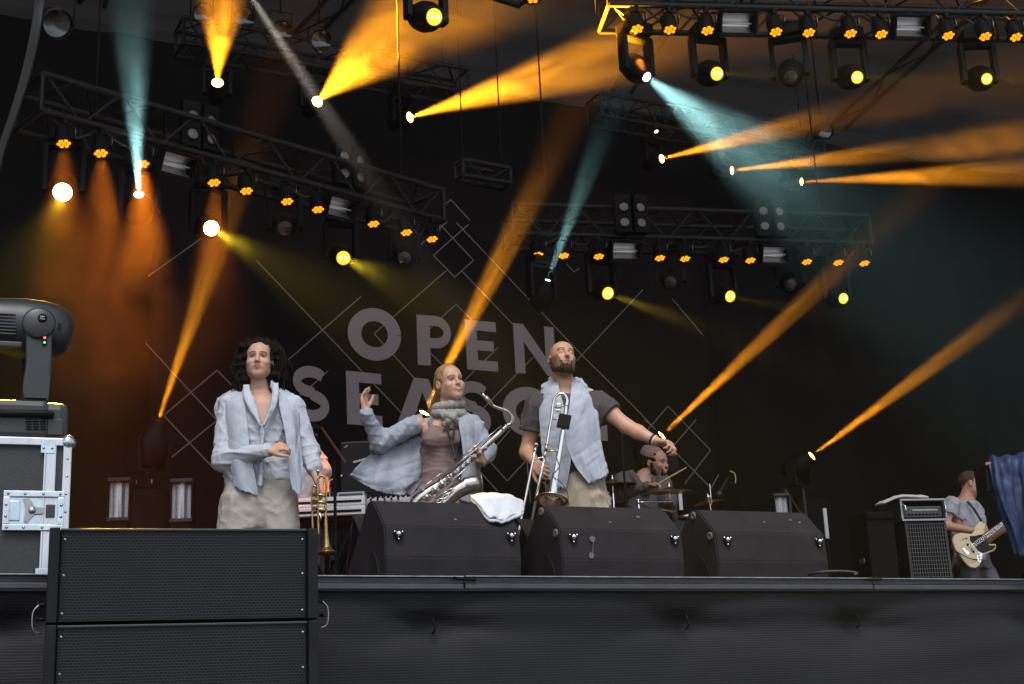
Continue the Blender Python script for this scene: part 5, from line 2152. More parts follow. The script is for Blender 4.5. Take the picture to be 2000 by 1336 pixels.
m_mh = mat('moving_head_shell', (.016, .017, .020), .42, var=.15, vscale=10, bump=.15, bscale=300)
bt = cpt(0, 783, .06).z
b0 = MB()
b0.box((-.10 - .19, .20, bt / 2), (.42, .36, bt), .022)
b0.box((cpt(105, 815, .04).x, .20, bt / 2), (.10, .34, bt * .98), .03)
base = b0.build('base', m_mh, mhr)
h_ = MB().tube([cpt(-60, 806, .01), cpt(92, 808, .01), cpt(104, 812, .015)], .013, 10)
h_.build('carry_handle', m_plastic, base)
for i in range(5):
    for j in range(3):
        MB().box(cpt(56 + j * 14, 818 + i * 5, .017), (.020, .006, .0045), .001).build('vent_slot', m_black, base)
MB().box(cpt(108, 834, .022), (.05, .006, .06), .004).build('side_cap', m_plastic2, base)
# arm: a shaped slab
arm = MB()
poly = [cpt(*q, .0) for q in ((48, 778), (44, 752), (52, 700), (52, 650), (46, 625), (52, 608), (68, 600), (86, 602), (98, 616), (104, 640), (103, 700), (99, 740), (95, 782))]
arm.prism([(p.x, p.z) for p in poly], .10, lambda a, b, w: Vector((a, .05 + w, b)))
ao = arm.build('yoke', m_mh, mhr)
bm = bmesh.new()
bm.from_mesh(ao.data)
bmesh.ops.bevel(bm, geom=[e for e in bm.edges], offset=.010, segments=3, affect='EDGES', profile=.6)
bm.to_mesh(ao.data)
bm.free()
ring = MB()
c0 = cpt(76, 632, .05)
ring.lathe([(.056, -.03), (.058, .008), (.050, .014), (.0, .015)], c0, (0, -1, 0), 28)
ring.build('pivot_cover', m_mh, ao)
q = [cpt(*k, .045) for k in ((52, 752), (66, 728), (76, 732), (98, 736), (94, 780), (47, 778))]
MB().prism([(p.x, p.z) for p in q], .014, lambda a, b, w: Vector((a, .030 + w, b))).build('arm_foot', m_mh, ao)
lg = cpt(83, 621, .034)
MB().lathe([(.017, 0), (.016, .003), (0, .003)], (lg.x, lg.y, lg.z), (0, -1, 0), 18).build('badge', m_black, ao)
for dx, dz, sx, sz in ((-.006, .003, .003, .008), (-.001, .003, .003, .008), (.004, .004, .007, .003), (0, -.005, .018, .0025)):
    MB().box((lg.x + dx, lg.y - .004, lg.z + dz), (sx, .002, sz)).build('badge_mark', m_alu, ao)
li = cpt(87, 665, .046)
MB().box((li.x, li.y, li.z), (.016, .010, .036), .005).build('indicator_window', m_black, ao)
MB().sphere((li.x, li.y - .005, li.z + .009), .0045, 8, 6).build('red_indicator', mat('red_led', (.3, .02, .02), .3, emit=(1, .10, .12), estr=1.6), ao)
MB().sphere((li.x, li.y - .005, li.z - .009), .0045, 8, 6).build('green_indicator', mat('green_led', (.02, .25, .05), .3, emit=(.1, 1, .25), estr=.9), ao)
# the head lying level, pointing left
hc = cpt(72, 645, .24)
hd = MB()
ax = Vector((-1, 0, .07)).normalized()
prof = [(.0, -.128), (.05, -.125), (.085, -.105), (.104, -.065), (.112, -.01), (.112, .06), (.104, .12), (.10, .30), (.098, .42), (.0, .42)]
hd.lathe(prof, hc, ax, 30)
head = hd.build('head', m_mh, mhr)
for i in range(7):
    p = cpt(14, 613 + i * 6.4, .13)
    MB().box((p.x - .02, .134, p.z), (.10, .012, .005), .001).build('cooling_fin', m_plastic2, head)
for i in range(3):
    for s, z in ((1, 637), (1, 672)):
        p = cpt(110 + i * 4, z, .135)
        MB().box((p.x, .145, p.z), (.004, .012, .026), .001).build('vent_slot', m_black, head)
p = cpt(10, 672, .13)
MB().box((p.x - .05, .14, p.z), (.22, .03, .022), .006).build('head_rail', m_plastic2, head)
# other arm behind
poly2 = [(a, b) for a, b in [(p.x, p.z) for p in poly]]
MB().prism(poly2, .08, lambda a, b, w: Vector((a, .36 + w, b))).build('yoke', m_mh, mhr)

# ------------------------------------------------------------------ three floor monitors
m_wedge = mat('textured_black_paint', (.020, .0175, .019), .65, var=.28, vscale=7, bump=.5, bscale=330, spec=.15)
m_foot = mat('worn_rubber', (.085, .08, .075), .8)
m_hole = mat('handle_recess', (.004, .004, .004), .6)
m_scuff = mat('pale_scuff', (.24, .23, .21), .8)
prof = [(0, 0), (-.012, .115), (0, .238), (.125, .352), (.185, .358), (.47, .10), (.47, 0)]
WX = [1.807, 2.551, 3.279]
WL = ['black floor monitor wedge with the white towel, left of three', 'black floor monitor wedge with a splash stain, middle of three', 'black floor monitor wedge nearest the bass amp, right of three']
WW = .565
WY = 5.1
for i, (x0, lab) in enumerate(zip(WX, WL)):
    wr = empty('monitor_wedge', (x0, WY, FLOOR), 0, lab, 'floor monitor', 'floor monitors along the stage edge')
    mb = MB()
    mb.prism(prof, WW, lambda a, b, w: Vector((w, a, b + .001)))
    cab = mb.build('cabinet', m_wedge, wr)
    bm = bmesh.new()
    bm.from_mesh(cab.data)
    bmesh.ops.bevel(bm, geom=list(bm.edges), offset=.006, segments=2, affect='EDGES')
    bm.to_mesh(cab.data)
    bm.free()
    d = Vector((0, .285, -.258)).normalized()
    MB().box((WW / 2, .335, .235), (WW - .05, .012, .33), .003, Matrix.Rotation(math.atan2(.285, .258), 3, 'X').transposed() @ Matrix.Identity(3)).build('grille', m_perf, wr)
    for cx in (.052, WW - .042):
        cb = MB()
        cb.prism([(cx - .020, .206), (cx - .020, .216), (cx + .020, .216), (cx + .020, .206), (cx + .006, .182), (cx - .006, .182)], .006, lambda a, b, w: Vector((a, -.012 - w + (.216 - b) * -.05, b)))
        co = cb.build('corner_bracket', m_black, wr)
        MB().sphere((cx, -.020, .205), .0115, 12, 8).build('corner_ball', m_chrome, co)
        for sx, sz in ((-.016, .213), (.016, .213), (0, .185)):
            MB().sphere((cx + sx, -.018, sz), .0042, 8, 6).build('screw', m_chrome, co)
    # side handle recess and rubber feet on the visible left side
    hp = [(.10 + .045 * math.cos(a) * (1 if math.cos(a) > 0 else .8), .085 + .075 * math.sin(a)) for a in [2 * math.pi * k / 18 for k in range(18)]]
    MB().prism(hp, .004, lambda a, b, w: Vector((-.004 + w * .5, a + (b - .085) * .45, b))).build('handle_recess', m_hole, wr)
    MB().tube(catmull([(-.005, .085, .035), (-.010, .105, .03), (-.010, .12, .05)], 4), .006, 6).build('handle', m_foot, wr)
    for (fy, fz) in ((.03, .225), (.15, .33)):
        if i:
            MB().lathe([(.018, 0), (.017, .007), (.008, .008), (.006, .004), (0, .004)], (-.001, fy, fz), (-1, 0, 0), 16).build('rubber_foot', m_foot, wr)
    rr = random.Random(i + 4)
    t = Vector((0, .125, .114)).normalized()
    nrm = Vector((0, -.114, .125)).normalized()
    for k in range(3 if i != 1 else 2):
        c = Vector((rr.uniform(.25, .5), 0, .238)) + t * rr.uniform(.04, .12) + nrm * .002
        n = 7
        poly = [(rr.uniform(.002, .007) * math.cos(2 * math.pi * q / n), rr.uniform(.002, .007) * math.sin(2 * math.pi * q / n)) for q in range(n)]
        MB().prism(poly, .001, lambda a, b, w: c + Vector((a, 0, 0)) + t * b + nrm * w).build('scuff', m_scuff, wr)
    if i == 1:
        m_st = mat('dried_splash', (.105, .10, .095), .7)
        for poly in ([(.105, .205), (.118, .212), (.132, .204), (.130, .190), (.118, .184), (.108, .192)], [(.121, .186), (.124, .186), (.116, .140), (.113, .140)], [(.100, .142), (.112, .145), (.122, .136), (.118, .122), (.106, .118), (.098, .126)]):
            MB().prism(poly, .0008, lambda a, b, w: Vector((a + .02, -.0125 - w - (.238 - b) * .02, b))).build('splash_stain', m_st, wr)

# folded white towel on the left wedge
m_towel = mat('white_terry', (.58, .60, .64), .95, bump=.8, bscale=260, sheen=.3)
tw = empty('towel', (WX[0] + .46, WY + .14, FLOOR + .36), 0, 'white folded towel hanging over the corner of the left floor monitor', 'towel')


def tow(px, py, y):
    return np.array(at_y(px, py, y) - Vector(tw.location))


for k, (dz, sd_) in enumerate(((0, 3), (.012, 4))):
    e = np.array((0, 0, dz))
    cloth_patch('fold', [
        [tow(919, 972, 5.38) + e, tow(955, 968, 5.40) + e, tow(1000, 973, 5.40) + e, tow(1022, 984, 5.40) + e],
        [tow(922, 976, 5.28) + e, tow(955, 974, 5.28) + e, tow(995, 979, 5.30) + e, tow(1024, 992, 5.32) + e],
        [tow(936, 990, 5.19) + e, tow(962, 992, 5.18) + e, tow(995, 996, 5.20) + e, tow(1022, 1003, 5.22) + e],
        [tow(948, 1006, 5.13) + e, tow(966, 1010, 5.12) + e, tow(984, 1012, 5.13) + e, tow(1000 if k else 1012, 1006, 5.15) + e],
        [tow(957, 1014, 5.10) + e, tow(968, 1016, 5.09) + e, tow(978, 1017, 5.09) + e, tow(984, 1016, 5.09) + e]], m_towel, tw, 24, 26, .003, 1.2, sd_, .010)

# ------------------------------------------------------------------ saxophone
m_sax = mat('silver_sax', (.52, .48, .45), .24, 1.0, var=.25, vscale=30)
m_saxd = mat('tarnished_silver', (.36, .33, .30), .34, 1.0, var=.3, vscale=40)
m_brass = mat('old_brass', (.36, .25, .10), .30, 1.0, var=.35, vscale=25)
m_brass2 = mat('bright_brass', (.55, .40, .18), .22, 1.0)
m_cork = mat('cork', (.30, .12, .05), .8)


def fpt(F):
    return lambda px, py, dy=0.0: Vector(F(px, py, dy))


G2 = fpt(F2)
sx = F2.root('saxophone', 'silver tenor saxophone held diagonally by the person in the knitted scarf', 'saxophone')


def zz(x, y, dy):                        # zoomed crop (780,760) scale 5.567
    return G2(780 + x / 5.567, 760 + y / 5.567, dy)


body = MB()
bp_ = [zz(1175, 395, -.30), zz(1000, 560, -.31), zz(780, 760, -.32), zz(520, 985, -.33), zz(300, 1130, -.34), zz(190, 1215, -.34), zz(170, 1270, -.34)]
body.tube(catmull(bp_, 6), [.013 + .021 * min(1, i / 30) for i in range(37)], 18)
bow = catmull([zz(170, 1270, -.34), zz(210, 1330, -.34), zz(330, 1330, -.335), zz(480, 1240, -.33), zz(610, 1120, -.325), zz(760, 1045, -.32), zz(815, 1038, -.315)], 6)
nb_ = len(bow)
body.tube(bow, [.034 + .018 * (i / (nb_ - 1)) ** 1.2 for i in range(nb_)], 20, False)
body.build('body', m_sax, sx)
bell = MB()
bc = zz(815, 1038, -.315)
bax = (zz(848, 1036, -.312) - zz(790, 1042, -.318)).normalized()
bell.lathe([(.050, -.012), (.052, 0), (.056, .012), (.064, .024), (.076, .033), (.078, .034), (.077, .037), (.066, .030), (.054, .012), (.05, -.03), (.046, -.06)], bc, bax, 28)
bell.build('bell', m_saxd, sx)
nk_ = MB()
npts = catmull([zz(1170, 400, -.30), zz(1215, 365, -.30), zz(1225, 310, -.305), zz(1185, 250, -.31), zz(1110, 215, -.315), zz(1050, 195, -.32), zz(1005, 170, -.32)], 5)
nk_.tube(npts, [.013 - .0045 * i / (len(npts) - 1) for i in range(len(npts))], 14)
nk_.build('neck', m_sax, sx)
MB().tube([zz(1025, 180, -.32), zz(1000, 165, -.32)], .0095, 12).build('cork', m_cork, sx)
mp_ = [zz(1005, 165, -.32), zz(950, 105, -.325), zz(915, 65, -.33), zz(888, 33, -.33)]
MB().tube(mp_, [.0125, .0125, .009, .003], 14).build('mouthpiece', m_sax, sx)
lg_ = MB()
lg_.tube([zz(985, 140, -.322), zz(930, 80, -.328)], [.0145, .0125], 12)
lg_.build('ligature', m_saxd, sx)
# octave key over the neck, collar rings
MB().tube(catmull([zz(1120, 205, -.34), zz(1175, 225, -.335), zz(1235, 290, -.33), zz(1240, 345, -.325), zz(1190, 395, -.325)], 5), .003, 6).build('octave_key', m_sax, sx)
for (x, y, r_) in ((1165, 405, .018), (1130, 440, .016), (470, 1020, .036), (250, 1165, .036), (200, 1205, .037)):
    a = zz(x, y, -.32)
    d = (zz(520, 985, -.33) - zz(1000, 560, -.31)).normalized()
    MB().lathe([(r_ - .004, -.004), (r_, -.003), (r_, .003), (r_ - .004, .004)], a, d, 18).build('ring', m_saxd, sx)
# rods
for (a, b) in (((1110, 395), (800, 660)), ((985, 500), (610, 790)), ((880, 615), (470, 930)), ((1010, 500), (480, 950)), ((830, 760), (400, 1165)), ((620, 780), (820, 630)), ((450, 905), (140, 1180)), ((300, 1035), (460, 910))):
    MB().tube([zz(*a, -.36), zz(*b, -.385)], .0028, 6).build('key_rod', m_sax, sx)
# key cups on the front of the tube
for (x, y, r_) in ((940, 640, .012), (880, 690, .014), (820, 735, .015), (748, 800, .017), (688, 848, .018), (605, 905, .019), (540, 965, .021), (468, 1028, .024), (392, 1090, .025), (300, 1168, .027), (265, 1105, .013)):
    c_ = zz(x, y, -.365)
    d = (Vector((.12, -1, .10))).normalized()
    kc = MB()
    kc.lathe([(r_, -.012), (r_, -.002), (r_ * .85, .002), (r_ * .55, .001), (r_ * .5, .004), (0, .005)], c_, d, 18)
    kc.build('key_cup', m_saxd, sx)
# bell key guard: three ringed loops
for (x, y) in ((550, 1110), (505, 1165), (440, 1215)):
    ring_ = [zz(x + 34 * math.cos(a) * 1.0, y + 22 * math.sin(a) - 10 * math.cos(a), -.375) for a in [2 * math.pi * k / 14 for k in range(14)]]
    ring_.append(ring_[0])
    MB().tube(ring_, .0045, 6).build('key_guard', m_sax, sx)
MB().tube([zz(405, 1185, -.37), zz(560, 1080, -.37)], .004, 6).build('guard_bar', m_sax, sx)
for (a, b) in (((500, 1060), (520, 1110)), ((380, 1140), (400, 1200)), ((640, 1000), (660, 960)), ((330, 1150), (360, 1180))):
    MB().tube([zz(*a, -.37), zz(*b, -.37)], .003, 6).build('brace', m_sax, sx)

# ------------------------------------------------------------------ trombone
G3 = fpt(F3)
m_silver = mat('bright_silver_plate', (.72, .68, .66), .13, 1.0)
tb = F3.root('trombone', 'silver trombone held bell down in front of the bald person', 'trombone')


def z3_(x, y, dy):                       # crop (1010,750) scale 4.31
    return G3(1010 + x / 4.31, 750 + y / 4.31, dy)


def flare(pts, rs, name, material, parent, n=18, per=6):
    q = catmull(pts, per)
    m = len(q)
    k = len(rs) - 1
    rr = []
    for i in range(m):
        t = i / (m - 1) * k
        a = min(int(t), k - 1)
        rr.append(rs[a] + (rs[a + 1] - rs[a]) * (t - a))
    return MB().tube(q, rr, n, False).build(name, material, parent)


D0 = -.30
flare([z3_(412, 190, D0), z3_(400, 300, D0), z3_(378, 440, D0), z3_(355, 580, D0), z3_(330, 720, D0), z3_(312, 830, D0), z3_(303, 905, D0), z3_(298, 945, D0)], [.011, .0115, .0135, .0165, .019, .024, .028, .035], 'bell_tube', m_silver, tb)
bell = MB()
c_ = z3_(298, 945, D0)
ax = (z3_(290, 1010, D0 - .03) - z3_(303, 905, D0)).normalized()
bell.lathe([(.035, -.002), (.040, .010), (.052, .020), (.074, .028), (.101, .033), (.103, .035), (.101, .038), (.070, .034), (.045, .022), (.034, .0)], c_, ax, 30)
bell.build('bell', mat('rosy_brass_bell', (.60, .43, .34), .2, 1.0, var=.15, vscale=20), tb)
u_ = catmull([z3_(412, 190, D0), z3_(420, 130, D0), z3_(400, 90, D0), z3_(365, 82, D0), z3_(325, 105, D0), z3_(303, 165, D0), z3_(292, 260, D0), z3_(270, 390, D0), z3_(245, 530, D0), z3_(232, 605, D0)], 6)
MB().tube(u_, [.012 - .004 * min(1, i / 22) for i in range(len(u_))], 14).build('tuning_slide', m_silver, tb)
MB().tube([z3_(235, 600, D0), z3_(195, 780, D0), z3_(90, 1310, D0 + .02)], .0082, 12).build('slide_tube', m_silver, tb)
MB().tube([z3_(155, 540, D0), z3_(130, 660, D0), z3_(20, 1210, D0 + .02), z3_(-8, 1350, D0 + .02)], .0082, 12).build('slide_tube', m_silver, tb)
mpd = (z3_(130, 660, D0) - z3_(160, 505, D0)).normalized()
MB().lathe([(.0125, 0), (.0135, .004), (.0125, .010), (.0075, .022), (.005, .034), (.0065, .060), (.007, .075)], z3_(161, 500, D0), mpd, 16).build('mouthpiece', m_silver, tb)
for a, b, r_ in (((305, 195), (405, 190), .004), ((292, 300), (392, 290), .004), ((245, 565), (345, 560), .0045)):
    MB().tube([z3_(*a, D0), z3_(*b, D0)], r_, 8).build('brace', m_brass2, tb)
MB().tube([z3_(133, 640, D0), z3_(230, 610, D0)], .005, 8).build('slide_brace', m_silver, tb)
MB().tube([z3_(250, 510, D0), z3_(240, 570, D0)], .0105, 12).build('ferrule', m_brass2, tb)
w_ = MB()
w_.box(z3_(350, 185, D0), (.034, .02, .034), .008)
w_.box(z3_(345, 225, D0), (.026, .016, .018), .004)
w_.build('balance_weight', m_saxd, tb)
mc = MB()
mc.box(z3_(395, 315, D0 - .02), (.075, .035, .085), .008, Matrix.Rotation(R(14), 3, 'Y'))
mc.build('radio_pack', m_plastic, tb)
MB().tube(catmull([z3_(330, 620, D0 - .03), z3_(355, 700, D0 - .03), z3_(300, 770, D0 - .03), z3_(380, 840, D0 - .03), z3_(425, 920, D0 - .03), z3_(425, 1000, D0 - .04), z3_(400, 1025, D0 - .05)], 6), .0026, 5).build('microphone_cable', m_rubber, tb)
MB().tube([z3_(425, 985, D0 - .04), z3_(395, 1020, D0 - .05)], .0065, 8).build('clip_microphone', m_plastic, tb)

# ------------------------------------------------------------------ trumpet
G1 = fpt(F1)
tr = F1.root('trumpet', 'worn brass trumpet hanging bell down from the trumpeter\'s right-hand side', 'trumpet')


def zt_(x, y, dy):                       # crop (560,790) scale 3.93
    return G1(560 + x / 3.93, 790 + y / 3.93, dy)


D1 = -.16
flare([zt_(305, 640, D1), zt_(300, 760, D1), zt_(300, 880, D1), zt_(302, 980, D1), zt_(306, 1060, D1), zt_(308, 1105, D1)], [.0065, .007, .0085, .0115, .017, .024], 'bell_tube', m_brass, tr)
MB().lathe([(.024, -.004), (.032, .008), (.046, .018), (.057, .023), (.058, .025), (.056, .027), (.040, .018), (.022, -.002)], zt_(308, 1105, D1), (zt_(310, 1180, D1 - .01) - zt_(304, 1020, D1)).normalized(), 26).build('bell', m_brass, tr)
MB().tube(catmull([zt_(305, 640, D1), zt_(298, 580, D1), zt_(275, 548, D1), zt_(250, 560, D1), zt_(240, 600, D1), zt_(240, 760, D1), zt_(242, 900, D1), zt_(246, 1010, D1)], 5), .0068, 12).build('leadpipe', m_brass, tr)
MB().tube(catmull([zt_(232, 640, D1 + .02), zt_(215, 625, D1 + .02), zt_(195, 640, D1 + .02), zt_(195, 720, D1 + .02), zt_(198, 900, D1 + .02), zt_(202, 960, D1 + .02)], 5), .0062, 10).build('tuning_slide', m_brass, tr)
for k, y in enumerate((690, 745, 800)):
    MB().tube([zt_(200, y, D1 + .01), zt_(300, y + 10, D1 - .012)], .0105, 12).build('valve', m_brass2 if k == 2 else m_brass, tr)
MB().lathe([(.0125, 0), (.0135, .003), (.011, .010), (.006, .022), (.005, .05), (.006, .07)], zt_(240, 505, D1), (zt_(240, 600, D1) - zt_(240, 505, D1)).normalized(), 16).build('mouthpiece', m_silver, tr)
MB().tube(catmull([zt_(250, 830, D1 - .02), zt_(262, 870, D1 - .03), zt_(255, 890, D1 - .02)], 4), .004, 6).build('finger_hook', m_silver, tr)
MB().box(zt_(352, 1180, D1 - .04), (.022, .02, .030), .005, Matrix.Rotation(R(-30), 3, 'Y')).build('clip_microphone', m_plastic, tr)

# ------------------------------------------------------------------ floor moving heads that send orange beams up
gf = 'floor moving lights'


def floor_head(px, py, D, tx, ty, td, size, energy, label, sc_=1.25, box=True, boxlabel=None):
    S_ = at_h(px, py, D)
    mh_ = moving_head(S_, aim_px(S_, tx, ty, td), 'orange', label, gf, size, energy, False, sc_, .05)
    top = mh_.location.z - .055 * sc_
    v = aim_px(S_, tx, ty, td).normalized()
    smoke(S_ + v * 1.0, (.20, .20, 1.5), 'smoke rising in the beam of the ' + label[:40].rsplit(' ', 1)[0], v, 2.2)
    if box:
        c = mh_.location
        st = empty('lamp_pedestal', (c.x, c.y, FLOOR), 0, boxlabel, 'pedestal', 'black lamp pedestals')
        MB().box((0, 0, (top - FLOOR) / 2 + .002), (.34, .34, top - FLOOR - .004), .006).build('shroud', m_drape, st)
        MB().box((0, 0, .012), (.5, .5, .02), .003).build('base_plate', m_black, st)
    return mh_


fh = floor_head(309, 822, 12.2, 405, 540, 12.6, 8, 1300, 'moving head on a black pedestal at the left firing an orange beam up', 1.3, True, 'black cloth pedestal between the two shiny strobe columns')
floor_head(829, 806, 12.6, 1060, 340, 12.2, 7, 2600, 'hidden moving head behind the saxophonist with an orange beam passing her hair', 1.2, True, 'black pedestal hidden behind the saxophonist')
floor_head(1293, 850, 14.0, 1740, 430, 13.2, 5.5, 2800, 'moving head behind the drummer firing an orange beam up right', 1.1, True, 'black pedestal behind the drummer')
floor_head(1586, 890, 14.6, 2010, 575, 13.6, 5.5, 2600, 'moving head on a dark tower at the right firing an orange beam', 1.1, True, 'dark tower under the rightmost floor lamp')
# its display window
c = fh.location
n = Vector((-math.sin(YAW), -math.cos(YAW), 0))
MB().box(n * .16 + Vector((0, 0, -.005)), (.14, .012, .035), .003, Matrix.Rotation(-YAW, 3, 'Z')).build('display', mat('lamp_display', (.25, .20, .17), .2), fh)


def strobe_column(px, py, D, w_px, h_px, label):
    P = at_h(px, py, D)
    k = D * 1.04 / FPX
    r_ = empty('strobe_lamp', (P.x, P.y, FLOOR), -YAW, label, 'strobe', 'upright strobes on the floor')
    h = h_px * k
    w = w_px * k
    z0 = P.z - FLOOR - h / 2
    MB().box((0, .05, z0 / 2), (w * 1.0, .16, max(.02, z0 - .004)), .004).build('foot_block', m_drape, r_)
    MB().box((0, .09, z0 + h / 2), (w + .03, .05, h + .07), .006).build('back', m_black, r_)
    MB().box((0, .03, z0 + h + .022), (w + .03, .15, .03), .005).build('cap', m_plastic2, r_)
    MB().box((0, .03, z0 - .0 + .012), (w + .03, .15, .03), .005).build('cap', m_plastic2, r_)
    vs, fs = [], []
    n = 14
    for i in range(n + 1):
        a = math.pi * i / n
        x = -w / 2 * math.cos(a)
        y = .06 - .07 * (1 - math.sin(a))
        vs += [(x, y, z0 + .028), (x, y, z0 + h + .006)]
    for i in range(n):
        fs.append((2 * i, 2 * i + 2, 2 * i + 3, 2 * i + 1))
    MB().add(vs, fs, True).build('reflector', m_refl, r_)
    MB().tube([(0, .0, z0 + .03), (0, .0, z0 + h)], .008, 8).build('lamp_tube', m_tube, r_)
    for s in (-1, 1):
        MB().box((s * (w / 2 + .012), .02, z0 + h / 2), (.014, .10, h), .003).build('side_cheek', m_black, r_)
    return r_


strobe_column(233, 980, 12.0, 36, 74, 'upright shiny strobe left of the lamp pedestal')
strobe_column(355, 982, 12.0, 36, 74, 'upright shiny strobe right of the lamp pedestal, beside the trumpeter')
strobe_column(1527, 1000, 14.2, 22, 56, 'upright strobe behind the right floor monitor')

m_white_post = mat('white_painted_steel', (.50, .50, .52), .5)
for (x0, y0, x1, y1, D, w, lab) in ((1328, 964, 1333, 1015, 11.9, 7, 'short white post behind the ride cymbal'), (1610, 993, 1616, 1052, 13.4, 7, 'short white post right of the right floor monitor')):
    a, b = at_h(x0, y0, D), at_h(x1, y1, D)
    b = Vector((a.x, a.y, FLOOR))
    r_ = empty('white_post', (b.x, b.y, FLOOR), -YAW, lab, 'post', 'white posts')
    k = D / FPX
    zb_ = at_h(x1, y1, D).z - FLOOR
    MB().box((0, 0, (a.z - FLOOR + zb_) / 2), (w * k, .03, a.z - FLOOR - zb_), .003).build('post', m_white_post, r_)
    MB().box((0, 0, zb_ / 2), (w * k * .7, .025, zb_ - .002), .003).build('lower_post', m_black, r_)
    MB().box((0, 0, .006), (.14, .14, .01), .002).build('foot_plate', m_black, r_)

# the open lattice tower beside the right lamp
tp = at_h(1556, 1000, 14.3)
tw_ = empty('lattice_tower', (tp.x, tp.y, FLOOR), -YAW, 'small rusty lattice beside the right floor lamp', 'lattice')
m_rust = mat('brown_steel', (.06, .035, .025), .6, .4, var=.3, vscale=20)
hh = at_h(1556, 955, 14.3).z - FLOOR
for x in (-.09, .09):
    rod('post', (x, 0, .0), (x, 0, hh), .014, m_rust, tw_)
nbr = 5
for k in range(nbr):
    s = 1 if k % 2 else -1
    rod('brace', (-.09 * s, 0, hh * k / nbr), (.09 * s, 0, hh * (k + 1) / nbr), .009, m_rust, tw_)
a = at_h(1542, 968, 14.1)
mic_t = MB().tube([Vector((a.x, a.y, FLOOR)), a], [.014, .012], 8).build('steel_pipe', m_alu)
tag(mic_t, 'short bright steel pipe standing beside the small rusty lattice', 'pipe')

# =================================================================== keyboards behind the trumpeter and the saxophonist
m_paint_w = mat('white_keyboard_shell', (.58, .57, .58), .45)
m_keys = mat('ivory_keys', (.62, .61, .60), .35)
FK = Frame(640, 10.4)
kb = FK.root('keyboard_rig', 'two-tier white keyboard on a black stand behind the trumpet', 'keyboard')


def kp(px, py, dy=0.0):
    return Vector(FK(px, py, dy))


for (ya, yb, dy, hname) in ((984, 990, -.05, 0), (1002, 1009, -.12, 1)):
    a, b = kp(560, ya, dy), kp(717, yb, dy)
    mid = (a + b) / 2
    ln = (b - a).length
    hgt = .058
    MB().box(mid, (ln, .30, hgt), .006).build('keyboard_shell', m_paint_w, kb)
    MB().box(mid + Vector((0, -.152, -.002)), (ln - .05, .006, .018), .002).build('front_groove', m_black, kb)
    nk = 22
    for i in range(nk):
        MB().box(mid + Vector((-ln / 2 + ln * (i + .5) / nk, -.08, hgt / 2 + .004)), (ln / nk * .9, .13, .01), .001).build('key', m_keys, kb)
sp_ = kp(640, 1015, .0)
for q in (-1, 1):
    rod('stand_leg', (q * .22, .12, .0), (-q * .22, .05, sp_.z - .03), .014, m_black, kb)
    rod('stand_leg', (q * .22, -.18, .0), (-q * .22, -.18, sp_.z - .03), .014, m_black, kb)
MB().box((0, -.05, sp_.z - .035), (.62, .34, .03), .004).build('stand_tray', m_black, kb)

# black case lid with sticker, mixing desk, and table behind
FT = Frame(742, 10.9)
tbl = FT.root('black_table', 'low black table carrying the black lid and the small mixing desk', 'table')
tz = float(FT(742, 968)[2])
MB().box((0, 0, tz - .02), (.80, .42, .035), .004).build('table_top', m_black, tbl)
for x in (-.36, .36):
    for y in (-.17, .17):
        rod('leg', (x, y, 0), (x, y, tz - .03), .014, m_black, tbl)
lid = FT.root('black_case_lid', 'open black lid with a pale sticker strip behind the cardigan', 'lid')
a, b, c = (np.array(FT(q[0], q[1], .05)) for q in ((666, 864), (812, 874), (662, 938)))
lw, lh = .54, float(a[2] - tz)
lc = Vector((float(a[0] + b[0]) / 2, .05, tz + lh / 2))
MB().box(lc, (float(b[0] - a[0]), .05, lh), .008).build('panel', mat('lid_laminate', (.010, .010, .012), .6, bump=.3, bscale=300, spec=.15), lid)
MB().box(lc + Vector((0, -.027, lh / 2 - .012)), (float(b[0] - a[0]) - .01, .006, .012), .002).build('edge_strip', m_plastic2, lid)
m_stk = mat('pale_sticker', (.55, .50, .44), .7)
st0 = Vector(FT(704, 899, .015))
rt = Matrix.Rotation(R(-13), 3, 'Y')
MB().box(st0, (.115, .004, .016), 0, rt).build('sticker', m_stk, lid)
for k in range(7):
    MB().box(st0 + rt @ Vector((-.045 + .015 * k, -.003, 0)), (.004, .003, .010), 0, rt).build('sticker_mark', m_black, lid)
MB().box(Vector(FT(676, 872, .015)), (.028, .004, .006), 0, Matrix.Rotation(R(-30), 3, 'Y')).build('scuff', m_stk, lid)
MB().box(Vector(FT(667, 929, .015)), (.012, .004, .012)).build('sticker_dot', m_paint_w, lid)

FM = Frame(760, 10.5)
mx_ = FM.root('mixing_desk', 'small pale mixing desk with black knobs under the cardigan hem', 'mixing desk')
mz = float(FM(760, 972)[2])
MB().box((0, .02, mz / 2 - .045), (.40, .20, mz - .09), .004).build('rack_box', m_black, mx_)
MB().box((0, 0, mz - .022), (.36, .24, .05), .005, Matrix.Rotation(R(14), 3, 'X')).build('desk', m_paint_w, mx_)
for i in range(9):
    for j in range(3):
        p = Vector((-.15 + .0375 * i, -.08 + .06 * j, mz + .006 - (-.08 + .06 * j) * -.25))
        MB().lathe([(.010, 0), (.009, .018), (0, .019)], p, (0, -.2, 1), 8).build('knob', m_black, mx_)
for i in range(5):
    MB().lathe([(.008, 0), (.008, .01), (0, .01)], (-.12 + .05 * i, -.125, mz - .03), (0, -1, 0), 8).build('socket', m_black, mx_)

FE = Frame(688, 10.3)
ef = FE.root('effects_unit', 'pale grey effects unit lying on the upper keyboard, cables across it', 'effects unit')
ez = float(FE(688, 970)[2])
MB().box((0, 0, ez), (.20, .16, .045), .006).build('housing', mat('grey_unit', (.30, .31, .34), .5), ef)
MB().box((0, -.082, ez), (.17, .004, .02), .002).build('front_plate', m_plastic2, ef)
MB().box((0, .05, ez / 2 - .012), (.05, .05, ez - .024), .004).build('bracket', m_black, ef)

